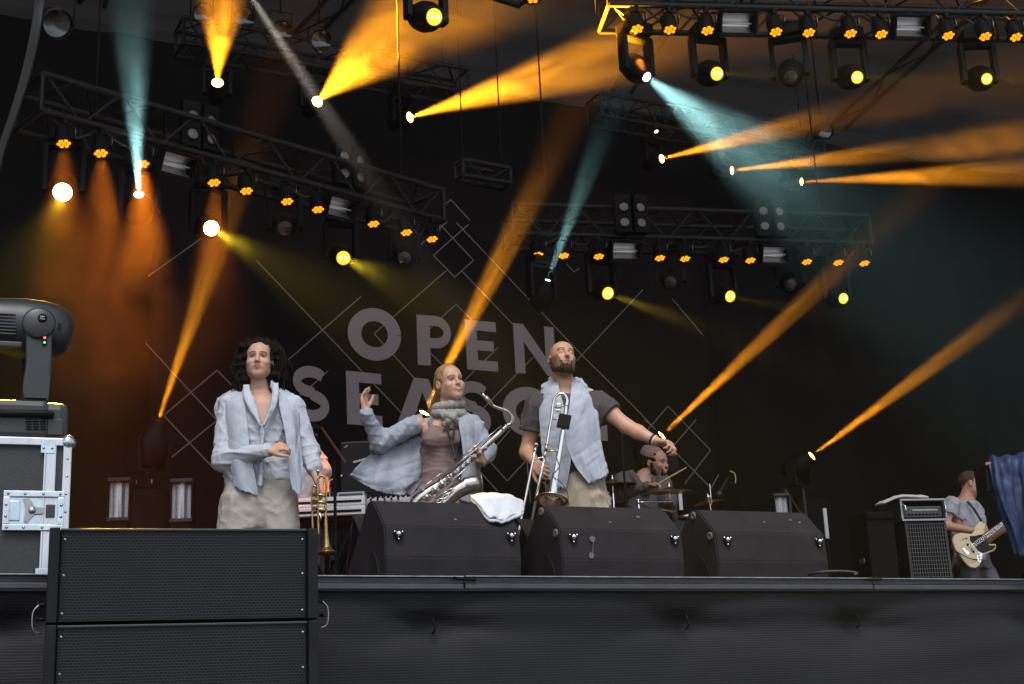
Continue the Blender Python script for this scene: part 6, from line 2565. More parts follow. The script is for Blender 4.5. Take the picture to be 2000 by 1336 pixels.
m_bluecab = mat('blue_cable', (.025, .035, .12), .5)
for pts, m_, r_, lab in (
        ([(652, 965, -.1), (650, 1010, -.14), (648, 1060, -.1), (644, 1110, 0)], m_bluecab, .004, 'dark blue cable hanging beside the trumpet bell'),
        ([(628, 1000, -.1), (627, 1050, -.12), (626, 1110, 0)], m_bluecab, .004, 'dark blue cable hanging just left of the trumpet bell'),
        ([(690, 990, -.18), (686, 1040, -.2), (680, 1090, -.1), (676, 1128, 0)], m_rubber, .005, 'black cable hanging down left of the left floor monitor'),
        ([(650, 935, -.1), (644, 950, -.12), (648, 966, -.12), (660, 972, -.1), (690, 975, -.1), (700, 968, -.1)], m_rubber, .004, 'black cable curling over the keyboard'),
        ([(645, 975, -.12), (642, 950, -.14), (645, 938, -.12), (654, 935, -.1)], m_paint_w, .003, 'short white cable loop beside the microphone stand')):
    q = catmull([kp(*p) for p in pts], 6)
    o = MB().tube([Vector(FK.o) + RI0 * p.x + HF * p.y + Vector((0, 0, p.z)) for p in q], r_, 6).build('cable', m_)
    tag(o, lab, 'cable', 'cables around the keyboards')

# keyboard player, mostly hidden behind the trumpeter
F5 = Frame(600, 11.4)
p5 = F5.root('person', 'person with ginger hair in a pale tee at a microphone, half hidden behind the trumpeter', 'person')
h5c, h5m = F5(594, 850), head_matrix(65, -4, 0)
S = Field((-.40, -.34, .0), (.40, .26, 1.72), .009, [(2, 1.1, 1.65, .006)])
head_prims(S, h5c, h5m, 1.0)
nb5 = F5(586, 880, .03)
S.cone(h5c + np.array((-.02, .02, -.05)), nb5, .055, .058, .03)
z5 = nb5[2]
S.loft([(z5, nb5[0], .03, .08, .06), (z5 - .05, nb5[0], .03, .17, .09), (z5 - .3, nb5[0], .02, .16, .10), (z5 - .52, nb5[0], .02, .15, .10)], .05)
S.chain([F5(618, 895, .0), F5(632, 935, -.05), F5(640, 965, -.30)], [.055, .044, .03], .03)
hand_prims(S, F5(640, 965, -.30), (.3, -1, -.1), (0, 0, -1), -1, 1.0)
zl = float(z5 - .5)
for q in (-1, 1):
    S.chain([(nb5[0] + q * .09, .02, zl), (nb5[0] + q * .11, .0, zl * .5), (nb5[0] + q * .12, .03, .05)], [.09, .06, .045], .03)
    S.cone((nb5[0] + q * .12, .03, .04), (nb5[0] + q * .13, -.13, .035), .04, .03, .02)
S.build('body', m_skin, p5, lambda V: face_tint(V, h5c, h5m, 1.0, (.50, .26, .18), (.38, .15, .13), (.16, .06, .02), blush=.8))
S = Field((-.20, -.18, float(h5c[2]) - .14), (.14, .20, float(h5c[2]) + .18), .007)
S.ell(h5c + h5m @ np.array((0, .03, .04)), (.083, .098, .092), .01, h5m)
S.ell(h5c + h5m @ np.array((0, -.10, -.05)), (.08, .10, .11), .01, h5m, True)
S.wrinkle(.004, 5, 90, (1, 1, .5), 5)
S.build('hair', mat('ginger_hair', (.22, .07, .02), .6, var=.3, vscale=60), p5)
S = Field((-.34, -.22, zl - .1), (.34, .24, float(z5) + .04), .008)
S.loft([(z5 - .02, nb5[0], .03, .09, .075), (z5 - .05, nb5[0], .03, .18, .10), (z5 - .3, nb5[0], .02, .18, .12), (z5 - .56, nb5[0], .02, .17, .12)], .05)
S.cone(F5(616, 890, .0), F5(630, 922, -.04), .072, .072, .03)
S.wrinkle(.008, 6, 24, (1, 1, .7), 6)
S.build('tee_shirt', mat('pale_pink_tee', (.55, .50, .52), .85, var=.06, vscale=10), p5)
S = Field((-.30, -.24, .04), (.28, .26, zl + .06), .01)
S.loft([(zl + .02, nb5[0], .02, .17, .12), (zl - .12, nb5[0], .02, .19, .14)], .02)
for q in (-1, 1):
    S.loft([(zl, nb5[0] + q * .09, .01, .09, .12), (zl * .5, nb5[0] + q * .11, .0, .09, .11), (.06, nb5[0] + q * .12, .02, .085, .11)], .02)
S.wrinkle(.006, 7, 20)
S.build('trousers', m_tee, p5)
m_glass = mat('black_sunglasses', (.01, .01, .01), .1)
gl = h5c + h5m @ np.array((0, -.098, -.002))
sg_ = MB()
for q in (-1, 1):
    sg_.sphere(Vector(h5c + h5m @ np.array((q * .032, -.096, -.002))), (.020, .020, .016), 10, 8)
    sg_.tube([Vector(h5c + h5m @ np.array((q * .05, -.085, .004))), Vector(h5c + h5m @ np.array((q * .082, .01, .004)))], .004, 6)
sg_.build('sunglasses', m_glass, p5)


# microphone stands
def mic_stand(base, top, boom_tip, label, mic_dir=None, tripod=True, r=.011, mic=True, tail=None, mball=m_plastic2, boom_mat=None):
    base, top, tip = Vector(base), Vector(top), Vector(boom_tip)
    root = empty('microphone_stand', base, 0, label, 'microphone stand', 'microphone stands')
    t = top - base
    rod('pole', (0, 0, .02), t, r, m_black, root)
    MB().lathe([(r * 1.7, -.05), (r * 1.7, .05)], t * .6, t.normalized(), 10).build('clutch', m_plastic, root)
    if tripod:
        for k in range(3):
            a = k * 2.094 + .4
            rod('leg', (0, 0, .12), (.26 * math.cos(a), .26 * math.sin(a), .012), .008, m_black, root)
    else:
        MB().lathe([(.14, 0), (.14, .012), (.02, .025), (0, .025)], (0, 0, 0), (0, 0, 1), 20).build('round_base', m_black, root)
    tl = Vector(tail) - base if tail is not None else t
    rod('boom', tl, tip - base, r * .75, boom_mat or m_black, root)
    if mic:
        d = Vector(mic_dir).normalized() if mic_dir is not None else (tip - top).normalized()
        mcr = MB()
        mcr.lathe([(.0, -.15), (.010, -.148), (.012, -.10), (.016, -.01), (.018, 0)], tip - base + d * .14, d, 12)
        mo = mcr.build('microphone', m_plastic, root)
        MB().sphere(tip - base + d * .158, .024, 12, 8).build('microphone_grille', mball, mo)
    return root


m_rustboom = mat('copper_brown_boom', (.14, .05, .025), .45, .5)
b0 = at_h(656, 1000, 9.9)
mic_stand((b0.x, b0.y, FLOOR), at_h(653, 898, 9.9), at_h(628, 835, 10.1), 'black microphone stand with a brown boom left of the black lid', (-.5, .0, .1), tail=at_h(676, 905, 9.8), boom_mat=m_rustboom)
b0 = at_h(1222, 1000, 9.6)
mic_stand((b0.x, b0.y, FLOOR), at_h(1214, 842, 9.6), at_h(1208, 836, 9.6), 'thin black microphone stand rising beside the outstretched arm', (-.4, -.3, .2), False, .008)
b0 = at_h(1468, 1020, 11.4)
mic_stand((b0.x, b0.y, FLOOR), at_h(1456, 992, 11.4), at_h(1421, 934, 11.3), 'boom microphone stand between the drums and the right lamp', (-.55, 0, -.8), True, .010)
cp = catmull([at_h(1426, 920, 11.3), at_h(1434, 924, 11.3), at_h(1437, 935, 11.3), at_h(1436, 944, 11.3)], 5)
o = MB().tube(cp, .0045, 6).build('cable', mat('yellow_cable', (.45, .33, .05), .5))
tag(o, 'short yellow cable at the boom microphone right of the drums', 'cable', 'yellow cables')
o = MB().tube(catmull([at_h(1071, 996, 6.6), at_h(1052, 1030, 6.5), at_h(1036, 1068, 6.4), at_h(1030, 1100, 6.3)], 5), .0045, 6).build('cable', MATS['yellow_cable'])
tag(o, 'thin yellow cable running down beside the middle floor monitor', 'cable', 'yellow cables')

# =================================================================== drums and drummer
FD = Frame(1290, 11.9)
RISE = .42
rp = FD.root('drum_riser', 'low black riser under the drum kit', 'riser')
MB().box((.12, .25, RISE / 2), (2.2, 1.7, RISE - .006), .01).build('deck', m_drape, rp)
DZ = RISE


def dp(px, py, dy=0.0):
    return Vector(FD(px, py, dy))


gd = 'drum kit pieces'
m_red = mat('red_drum_lacquer', (.30, .012, .016), .25, coat=.6)
m_skinh = mat('drum_head', (.36, .37, .40), .5)
m_cym = mat('bronze_cymbal', (.34, .21, .08), .30, 1.0, var=.3, vscale=20, stretch=(1, 1, 6))
m_cymd = mat('dark_bronze_cymbal', (.26, .15, .06), .34, 1.0, var=.3, vscale=20)
bd = FD.root('bass_drum', 'red bass drum with a grey head between the middle and right floor monitors', 'drum')
bc = dp(1352, 1078, -.40)
rb = .27
bdir = Vector((.10, -1, 0)).normalized()
MB().lathe([(rb - .02, -.40), (rb, -.40), (rb, -.03), (rb - .02, -.03)], bc, bdir, 36).build('shell', m_red, bd)
MB().lathe([(rb - .012, -.02), (rb + .014, -.02), (rb + .014, .02), (rb - .012, .02)], bc, bdir, 36).build('hoop', m_red, bd)
MB().lathe([(rb - .012, .0), (rb * .5, .004), (0, .005)], bc, bdir, 30, False).build('front_head', m_skinh, bd)
ez_ = bdir.cross(Vector((0, 0, 1))).normalized()
for k in range(10):
    a = 2 * math.pi * (k + .5) / 10
    c_ = bc + ez_ * math.cos(a) * (rb + .022) + Vector((0, 0, 1)) * math.sin(a) * (rb + .022)
    lug = MB()
    lug.box(c_ + bdir * .0, (.026, .05, .026), .006)
    lug.tube([c_ + bdir * .02, c_ - bdir * .12], .005, 6)
    lug.build('lug', m_chrome, bd)
for q in (-1, 1):
    rod('spur', bc + ez_ * q * rb * .9 - bdir * .1 + Vector((0, 0, -.06)), Vector((bc.x, bc.y, 0)) + ez_ * q * .36 - bdir * .02 + Vector((0, 0, DZ + .01)), .008, m_chrome, bd)
MB().box((bc.x, bc.y + .2, DZ + (bc.z - rb - DZ) / 2 + .002), (.10, .10, max(.02, bc.z - rb - DZ)), .01).build('cradle', m_black, bd)


def cymbal(px, py, dy, r, tilt, label, stand_px=None, material=None, lean=0.0):
    root = FD.root('cymbal', label, 'cymbal')
    root['group'] = 'cymbals of the drum kit'
    c_ = dp(px, py, dy)
    ax = Vector((lean, tilt, 1)).normalized()
    MB().lathe([(r, -.028), (r * .6, -.012), (r * .2, -.004), (r * .17, .008), (r * .08, .016), (0, .018), (0, .015), (r * .07, .013), (r * .16, .005), (r * .2, -.007), (r * .6, -.015), (r, -.031), (r, -.028)], c_, ax, 36).build('bronze', material or m_cym, root)
    rod('stem', c_ - ax * .10, c_ + ax * .05, .006, m_chrome, root)
    MB().lathe([(.012, .018), (.014, .03), (.008, .036), (0, .037)], c_, ax, 10).build('wing_nut', m_chrome, root)
    j = c_ - ax * .10
    if stand_px:
        e = dp(*stand_px)
        rod('boom_arm', j, e, .008, m_chrome, root)
        k_ = MB()
        k_.sphere(e, .020, 10, 8)
        k_.sphere(j, .016, 10, 8)
        k_.tube([e + Vector((-.03, 0, .02)), e + Vector((.03, 0, .025))], .006, 6)
        k_.build('tilter', m_chrome, root)
        j = e
    rod('stand', j, (j.x, j.y, DZ + .25), .010, m_chrome, root)
    for k in range(3):
        a = k * 2.094 + .3
        rod('leg', (j.x, j.y, DZ + .27), (j.x + .2 * math.cos(a), j.y + .2 * math.sin(a), DZ + .01), .007, m_chrome, root)
    return root


cymbal(1307, 955, -.55, .225, -.10, 'large bronze ride cymbal under the drumstick', (1247, 981, -.5))
cymbal(1196, 940, -.35, .20, -.08, 'dark bronze cymbal beside the trombonist\'s hip', None, m_cymd)
cymbal(1384, 976, -.25, .135, -.10, 'small bronze cymbal with a tall stem right of the kit', None, m_cymd, -.15)
hs = FD.root('snare_drum', 'small dark drum with a steel rim above the bass drum', 'drum')
sc0 = dp(1341, 998, -.42)
MB().lathe([(.0, -.07), (.072, -.07), (.075, -.06), (.072, -.02), (.075, .0), (.078, .004), (.070, .006), (0, .006)], sc0, (0, -.06, 1), 28).build('shell', m_plastic, hs)
MB().lathe([(.074, -.058), (.079, -.055), (.079, -.034), (.074, -.030)], sc0, (0, -.06, 1), 28).build('steel_band', m_chrome, hs)
rod('stand', sc0 + Vector((0, 0, -.07)), (sc0.x, sc0.y, bc.z + rb + .02), .010, m_chrome, hs)
hp0 = dp(1386, 945, -.25)
rr_ = FD.root('chrome_rod', 'thin bright chrome rod standing above the small cymbal', 'rod')
rod('rod', hp0, dp(1389, 976, -.25) + Vector((0, 0, .02)), .004, m_chrome, rr_)
o = MB().tube(catmull([at_h(1386, 968, 11.5), at_h(1390, 978, 11.5), at_h(1389, 984, 11.5), at_h(1386, 990, 11.5)], 4), .004, 6).build('cable', MATS['yellow_cable'])
tag(o, 'short yellow cable tied round the small cymbal stand', 'cable', 'yellow cables')

F4 = FD
p4 = empty('person', F4.o + Vector((0, 0, 0)), -YAW, 'laughing drummer with knitted hat and beard, brown hooded top, stick raised', 'person')
h4c, h4m = F4(1281, 903, .0), head_matrix(48, -8, -6)
S = Field((-.46, -.64, DZ), (.24, .34, 1.90), .009, [(0, -.16, .10, .005), (1, -.14, .06, .005), (2, 1.55, 1.86, .005), (2, 1.42, 1.55, .006)])
head_prims(S, h4c, h4m, 1.02, smile=True, mouth_open=.004, jaw=1.05, nose=1.15)
nb4 = F4(1256, 931, .04)
S.cone(h4c + np.array((-.02, .03, -.05)), nb4, .058, .062, .03)
z4 = nb4[2]
S.loft([(z4, nb4[0], .04, .08, .065), (z4 - .05, nb4[0] - .01, .04, .17, .09), (z4 - .25, nb4[0], .03, .165, .11), (z4 - .50, nb4[0] + .02, .04, .16, .11)], .05)
s4l, s4r = F4(1216, 938, .03), F4(1292, 940, .0)
e4l, w4l = F4(1210, 964, -.22), F4(1264, 950, -.42)
e4r, w4r = F4(1306, 978, -.10), F4(1311, 999, -.32)
S.chain([s4l, e4l, w4l], [.058, .044, .030], .03)
S.chain([s4r, e4r, w4r], [.058, .044, .030], .03)
hand_prims(S, w4l, F4(1288, 946, -.46) - w4l, (0, -.2, -1), 1, 1.0, (.6, .8, .6))
hand_prims(S, w4r, F4(1322, 1001, -.40) - w4r, (0, -.2, -1), -1, 1.0, (.6, .8, .6))
hz_ = float(z4 - .50)
for q in (-1, 1):
    S.chain([(nb4[0] + q * .10, .03, hz_), (nb4[0] + q * .16 + .05, -.40, hz_ - .02), (nb4[0] + q * .15 + .05, -.38, DZ + .06)], [.09, .065, .045], .03)
    S.cone((nb4[0] + q * .15 + .05, -.38, DZ + .04), (nb4[0] + q * .15 + .05, -.54, DZ + .035), .04, .032, .02)
S.build('body', m_skin, p4, lambda V: face_tint(V, h4c, h4m, 1.02, (.40, .215, .14), (.34, .13, .11), (.02, .012, .010), beard=(.022, .014, .010), smile=True, mouth_open=.004, blush=.3, beard_amt=.5))
beard_build(p4, h4c, h4m, 1.02, mat('black_beard', (.014, .009, .007), .8, var=.5, vscale=160, bump=.8, bscale=500, spec=.1), 5, .005)
S = Field((-.26, -.20, float(h4c[2]) - .12), (.16, .24, float(h4c[2]) + .20), .0065)
S.ell(h4c + h4m @ np.array((0, .03, .02)), (.086, .098, .088), .01, h4m)
S.ell(h4c + h4m @ np.array((0, .075, -.05)), (.075, .05, .055), .02, h4m)
S.ell(h4c + h4m @ np.array((0, -.09, -.06)), (.078, .11, .11), .01, h4m, True)
S.wrinkle(.008, 15, 70, (1, 1, 1), 6)
S.build('hair', m_hair_d, p4)
S = Field((-.26, -.20, float(h4c[2]) + .0), (.16, .26, float(h4c[2]) + .22), .0058)
S.ell(h4c + h4m @ np.array((0, .035, .058)), (.090, .104, .084), .01, h4m)
S.cone(h4c + h4m @ np.array((0, .09, .10)), h4c + h4m @ np.array((0, .12, .06)), .05, .045, .03)
pl = h4m @ np.array((0, .30, -1.0))
pl /= np.linalg.norm(pl)
S.half(pl, float(pl @ (h4c + h4m @ np.array((0, -.02, .030)))))
m_hat = bpy.data.materials.new('striped_knit_hat')
m_hat.use_nodes = True
nt = m_hat.node_tree
b_ = nt.nodes['Principled BSDF']
b_.inputs['Roughness'].default_value = .95
tc = nt.nodes.new('ShaderNodeTexCoord')
ck = nt.nodes.new('ShaderNodeTexWave')
ck.bands_direction = 'Z'
ck.inputs['Scale'].default_value = 22
ck.inputs['Distortion'].default_value = .5
nt.links.new(tc.outputs['Object'], ck.inputs['Vector'])
mxh = nt.nodes.new('ShaderNodeMix')
mxh.data_type = 'RGBA'
mxh.inputs[6].default_value = (.30, .20, .17, 1)
mxh.inputs[7].default_value = (.085, .038, .036, 1)
nt.links.new(ck.outputs['Fac'], mxh.inputs[0])
nt.links.new(mxh.outputs[2], b_.inputs['Base Color'])
hat = S.build('knitted_hat', m_hat, p4)
m_hood = mat('brown_hoodie', (.080, .064, .068), .9, var=.15, vscale=12, bump=.3, bscale=300)
S = Field((-.48, -.50, hz_ - .06), (.28, .28, float(z4) + .06), .0085)
S.loft([(z4 - .02, nb4[0], .04, .10, .085), (z4 - .05, nb4[0] - .01, .04, .185, .105), (z4 - .25, nb4[0], .03, .185, .13), (z4 - .52, nb4[0] + .02, .04, .185, .14)], .05)
S.chain([s4l, e4l, w4l], [.076, .066, .042], .035)
S.chain([s4r, e4r, w4r], [.076, .066, .042], .035)
S.chain([F4(1232, 926, .02), F4(1245, 942, -.07), F4(1258, 962, -.12)], [.04, .035, .02], .02)
S.chain([F4(1276, 934, .02), F4(1272, 946, -.07), F4(1264, 964, -.12)], [.035, .03, .02], .02)
S.wrinkle(.010, 71, 24, (1, 1, .7), 7)
S.ell((nb4[0] + .01, -.05, z4 - .02), (.05, .09, .10), .01, None, True)
S.build('hooded_top', m_hood, p4)
S = Field((-.34, -.56, DZ + .05), (.36, .24, hz_ + .12), .01)
S.loft([(hz_ + .06, nb4[0] + .02, .04, .17, .12), (hz_ - .09, nb4[0] + .02, .04, .18, .14)], .02)
for q in (-1, 1):
    S.chain([(nb4[0] + q * .10, .03, hz_ - .01), (nb4[0] + q * .16 + .05, -.40, hz_ - .03), (nb4[0] + q * .15 + .05, -.38, DZ + .09)], [.11, .085, .06], .03)
S.wrinkle(.007, 72, 20)
S.build('trousers', m_tee, p4)
stl = FD.root('drum_stool', 'round black stool under the drummer', 'stool')
MB().lathe([(0, hz_ - .17), (.17, hz_ - .165), (.18, hz_ - .14), (.17, hz_ - .11), (0, hz_ - .105)], (float(nb4[0]) + .02, .06, 0), (0, 0, 1), 24).build('seat', m_plastic, stl)
rod('post', (float(nb4[0]) + .02, .06, hz_ - .16), (float(nb4[0]) + .02, .06, DZ + .01), .018, m_chrome, stl)
m_wood = mat('hickory_stick', (.50, .30, .13), .5, var=.1, vscale=20)
a, b = dp(1284, 946, -.47), dp(1341, 913, -.56)
dsr = FD.root('drumstick', 'pale wooden drumstick raised in the drummer\'s hand', 'drumstick')
MB().tube([a - (b - a) * .15, a, a.lerp(b, .8), a.lerp(b, .95), b], [.008, .008, .0075, .005, .004], 10).build('stick', m_wood, dsr)
a, b = dp(1318, 1001, -.42), dp(1290, 994, -.62)
dsr = FD.root('drumstick', 'second drumstick low in the drummer\'s other hand', 'drumstick')
MB().tube([a, b], [.008, .005], 10).build('stick', m_wood, dsr)
# dark monitor behind the drummer
bx_ = FD.root('small_monitor', 'small black loudspeaker on a pole behind the drummer\'s face', 'loudspeaker')
c_ = dp(1306, 908, .5)
MB().box(c_, (.16, .14, .18), .015).build('cabinet', m_plastic, bx_)
MB().box(c_ + Vector((0, -.074, .0)), (.13, .008, .15), .003).build('grille', m_black, bx_)
rod('pole', c_ + Vector((0, 0, -.08)), (c_.x, c_.y, RISE), .014, m_black, bx_)

# =================================================================== bass amplifier and bass player
m_grid = grille_material('lattice_grille', .030, .030, (.006, .005, .005), (.10, .095, .095), .5)
FA = Frame(1800, 12.6)
amp_rz = R(-14)
G6 = fpt(FA)
a0, a1 = G6(1772, 1017), G6(1840, 1020)
cabr = empty('bass_cabinet', FA.o + RI0 * float((a0 + a1).x / 2) + Vector((0, 0, 0)), amp_rz, 'tall black bass cabinet with a lattice grille beside the bass player', 'loudspeaker')
ch_ = float(G6(1800, 1018).z)
cwid = .40
MB().box((0, .22, ch_ / 2), (cwid, .44, ch_ - .004), .015).build('cabinet', m_cab, cabr)
lean = R(0)
nx_, nz_ = 15, 30
gw, gh = cwid - .05, ch_ - .06
MB().box((0, -.004, ch_ / 2), (gw, .008, gh), .001).build('speaker_cloth', m_drape, cabr)
m_wire = mat('grille_wire', (.13, .125, .125), .45, .6)
for i in range(nx_ + 1):
    x = -gw / 2 + gw * i / nx_
    rod('grille_wire', (x, -.014, .03), (x, -.014, .03 + gh), .0028, m_wire, cabr)
for j in range(nz_ + 1):
    z = .03 + gh * j / nz_
    rod('grille_wire', (-gw / 2, -.018, z), (gw / 2, -.018, z), .0028, m_wire, cabr)
for x in (-cwid / 2 + .012, cwid / 2 - .012):
    MB().box((x, -.004, ch_ / 2), (.016, .022, ch_ - .02), .004).build('edge_trim', m_plastic2, cabr)
MB().box((-cwid / 2 - .004, .2, ch_ * .72), (.008, .12, .03), .004).build('side_handle', m_plastic2, cabr)
amp = empty('bass_amplifier', Vector(cabr.location) + Vector((0, 0, ch_)), amp_rz, 'amplifier head in a metal-framed rack with handles on top of the bass cabinet', 'amplifier')
ah_ = .20
aw = .42
for c_, s_ in (((0, .22, .012), (aw, .44, .022)), ((0, .22, ah_ - .012), (aw, .44, .022)), ((-aw / 2 + .012, .22, ah_ / 2), (.022, .44, ah_ - .046)), ((aw / 2 - .012, .22, ah_ / 2), (.022, .44, ah_ - .046)), ((0, .43, ah_ / 2), (aw - .05, .02, ah_ - .05))):
    MB().box(c_, s_, .004).build('rack_wall', m_plastic2, amp)
for c_, s_ in (((0, -.004, .010), (aw + .01, .02, .018)), ((0, -.004, ah_ - .010), (aw + .01, .02, .018)), ((-aw / 2, -.004, ah_ / 2), (.018, .02, ah_ - .04)), ((aw / 2, -.004, ah_ / 2), (.018, .02, ah_ - .04))):
    MB().box(c_, s_, .003).build('rack_frame', m_alu, amp)
MB().box((0, .06, .085), (aw - .06, .10, .10), .004).build('front_panel', mat('amp_panel', (.06, .058, .058), .35, .6), amp)
for i in range(9):
    MB().lathe([(.009, 0), (.008, .014), (0, .015)], (-.14 + .034 * i, .009, .06), (0, -1, 0), 10).build('knob', m_black, amp)
MB().box((.02, .008, .10), (.24, .004, .014), .001).build('panel_strip', m_alu, amp)
for q in (-1, 1):
    MB().tube(catmull([(q * (aw / 2 - .02), -.01, .15), (q * (aw / 2 - .02), -.045, .13), (q * (aw / 2 - .02), -.045, .08), (q * (aw / 2 - .02), -.01, .06)], 5), .007, 8).build('handle', m_chrome, amp)
# second dark rack behind
rk = empty('dark_rack', Vector(cabr.location) + Vector((-.36, .12, 0)), amp_rz, 'dark equipment rack left of the bass cabinet, in shadow', 'rack')
MB().box((-.02, .22, (ch_ + .10) / 2), (.26, .40, ch_ + .10), .012).build('case', m_drape, rk)
MB().box((-.02, .012, ch_ + .06), (.24, .02, .05), .004).build('top_frame', m_drape, rk)
MB().box((-.155, .18, ch_ * .72), (.01, .10, .04), .003).build('latch', m_alu, rk)
m_ptowel = mat('pinkish_towel', (.62, .52, .50), .95, bump=.6, bscale=220)
pt_ = empty('towel', Vector(amp.location) + Vector((0, 0, ah_)), amp_rz, 'pinkish towel thrown over the amplifier head', 'towel')
cloth_patch('cloth', [[(-.36, .02, -.04), (-.20, .02, .016), (-.02, .03, .012), (.08, .03, .010)], [(-.37, .12, -.035), (-.20, .12, .030), (-.02, .12, .040), (.09, .12, .030)], [(-.35, .22, -.02), (-.20, .24, .018), (0, .24, .018), (.08, .24, .014)]], m_ptowel, pt_, 26, 12, .008, 2.0, 8, .016)

F6 = Frame(1893, 13.8)
G = F6
p6 = F6.root('person', 'person with short brown hair in grey tee turned away, playing the cream bass', 'person')


def zb(x, y, dy=0.0):
    return G(1680 + x / 4.772, 860 + y / 4.772, dy)


h6c, h6m = zb(1042, 405), head_matrix(72, 0, 2)
S = Field((-.34, -.42, .0), (.52, .30, 1.82), .009, [(2, 1.40, 1.78, .006), (0, -.1, .16, .006)])
head_prims(S, h6c, h6m, 1.0, nose=1.1)
nb6 = zb(985, 535, .02)
S.cone(h6c + np.array((-.03, .01, -.04)), nb6, .058, .062, .03)
z6 = nb6[2]
cx6 = float(zb(965, 700)[0])
S.loft([(z6, nb6[0], .03, .08, .06), (z6 - .06, cx6, .02, .14, .11), (z6 - .25, cx6 + .02, .02, .15, .12), (z6 - .50, cx6 + .03, .02, .14, .11), (z6 - .62, cx6 + .03, .02, .15, .11)], .05)
s6l, e6l, w6l = zb(845, 610, -.10), zb(790, 795, -.12), zb(1085, 848, -.24)
S.chain([s6l, e6l, w6l], [.046, .046, .030], .03)
hand_prims(S, w6l, zb(1190, 880, -.26) - w6l, (0, .8, -.5), 1, 1.05, (.4, .7, .5))
s6r, e6r, w6r = zb(1060, 620, .10), zb(1180, 920, -.08), zb(1340, 830, -.20)
S.chain([s6r, e6r, w6r], [.056, .044, .030], .03)
hand_prims(S, w6r, zb(1400, 780, -.22) - w6r, (0, -.6, .6), 1, 1.0, (.5, .7, .6))
zh6 = float(z6 - .58)
for q, kx, ax_ in ((-1, .02, .02), (1, .16, .22)):
    S.chain([(cx6 + .03 + q * .07, .02 + .04 * q, zh6), (cx6 + .03 + q * .07 + kx, -.03, zh6 * .52), (cx6 + .03 + q * .07 + ax_, .04, .05)], [.09, .062, .046], .03)
    S.cone((cx6 + .03 + q * .07 + ax_, .04, .04), (cx6 + .03 + q * .07 + ax_ + .12, -.04, .035), .04, .032, .02)
S.build('body', m_skin, p6, lambda V: face_tint(V, h6c, h6m, 1.0, (.50, .265, .18), (.40, .17, .14), (.06, .03, .02), blush=.7))
S = Field((-.16, -.20, float(h6c[2]) - .12), (.22, .22, float(h6c[2]) + .18), .0068)
S.ell(h6c + h6m @ np.array((0, .022, .042)), (.082, .104, .092), .01, h6m)
S.ell(h6c + h6m @ np.array((0, -.085, -.055)), (.10, .085, .115), .008, h6m, True)
S.ell(h6c + h6m @ np.array((0, .02, -.085)), (.10, .09, .062), .01, h6m, True)
S.wrinkle(.004, 9, 100, (1, 1, 1), 5)
S.build('hair', m_hair_s, p6)
S = Field((-.34, -.28, zh6 - .10), (.34, .28, float(z6) + .05), .0085)
S.loft([(z6 - .025, nb6[0] - .01, .03, .09, .08), (z6 - .06, cx6, .02, .155, .13), (z6 - .25, cx6 + .02, .02, .17, .14), (z6 - .50, cx6 + .03, .02, .165, .135), (z6 - .66, cx6 + .01, .02, .17, .135)], .05)
S.cone(s6l + np.array((.02, .02, .01)), s6l * .55 + e6l * .45, .082, .082, .03)
S.cone(s6r, s6r * .55 + e6r * .45, .07, .07, .03)
d_ = unit(e6l - s6l)
e_ = s6l * .56 + e6l * .44
S.half(d_, float(d_ @ e_), lo=e_ - .13, hi=e_ + .13)
S.wrinkle(.009, 81, 22, (1, 1, .7), 7)
S.build('tee_shirt', mat('light_grey_tee', (.36, .355, .39), .88, var=.06, vscale=10, bump=.2, bscale=300), p6)
S = Field((-.30, -.26, .05), (.50, .28, zh6 + .08), .0095)
S.loft([(zh6 + .05, cx6 + .03, .02, .16, .125), (zh6 - .12, cx6 + .04, .02, .175, .14)], .02)
for q, kx, ax_ in ((-1, .02, .02), (1, .16, .22)):
    S.chain([(cx6 + .03 + q * .07, .02 + .04 * q, zh6 - .02), (cx6 + .03 + q * .07 + kx, -.03, zh6 * .52), (cx6 + .03 + q * .07 + ax_, .04, .09)], [.105, .085, .07], .03)
S.wrinkle(.008, 82, 20)
S.build('jeans', mat('grey_jeans', (.105, .095, .105), .9, var=.2, vscale=14, bump=.3, bscale=300), p6)

m_cream = mat('cream_lacquer', (.66, .53, .30), .28, coat=.6, var=.05, vscale=8)
m_guard = mat('dark_pickguard', (.022, .011, .009), .5, spec=.2)
bg = F6.root('bass_guitar', 'cream electric bass guitar with dark pickguard held by the person in grey', 'bass guitar')
BD = -.30


def zbv(x, y, dy=BD):
    return Vector(zb(x, y, dy))


out = [(1075, 800), (1105, 765), (1145, 752), (1171, 763), (1165, 795), (1150, 835), (1160, 875), (1178, 905), (1180, 940), (1205, 970), (1240, 968), (1262, 962), (1273, 988), (1250, 1028), (1185, 1052), (1150, 1070), (1138, 1115), (1112, 1168), (1070, 1192), (1020, 1180), (970, 1130), (935, 1080), (890, 1020), (864, 955), (862, 912), (885, 880), (930, 864), (985, 866), (1035, 876), (1062, 850)]
pts = [zbv(*q) for q in out]
mb = MB()
mb.prism([(p.x, p.z) for p in pts], .045, lambda a, b, w: Vector((a, BD + w, b)))
bo = mb.build('body', m_cream, bg)
bm = bmesh.new()
bm.from_mesh(bo.data)
bmesh.ops.bevel(bm, geom=[e for e in bm.edges if e.calc_length() > 0], offset=.006, segments=3, affect='EDGES')
bm.to_mesh(bo.data)
bm.free()


def plate(poly, y, name, material, t=.003):
    q = [zbv(*k) for k in poly]
    return MB().prism([(p.x, p.z) for p in q], t, lambda a, b, w: Vector((a, y + w, b))).build(name, material, bg)


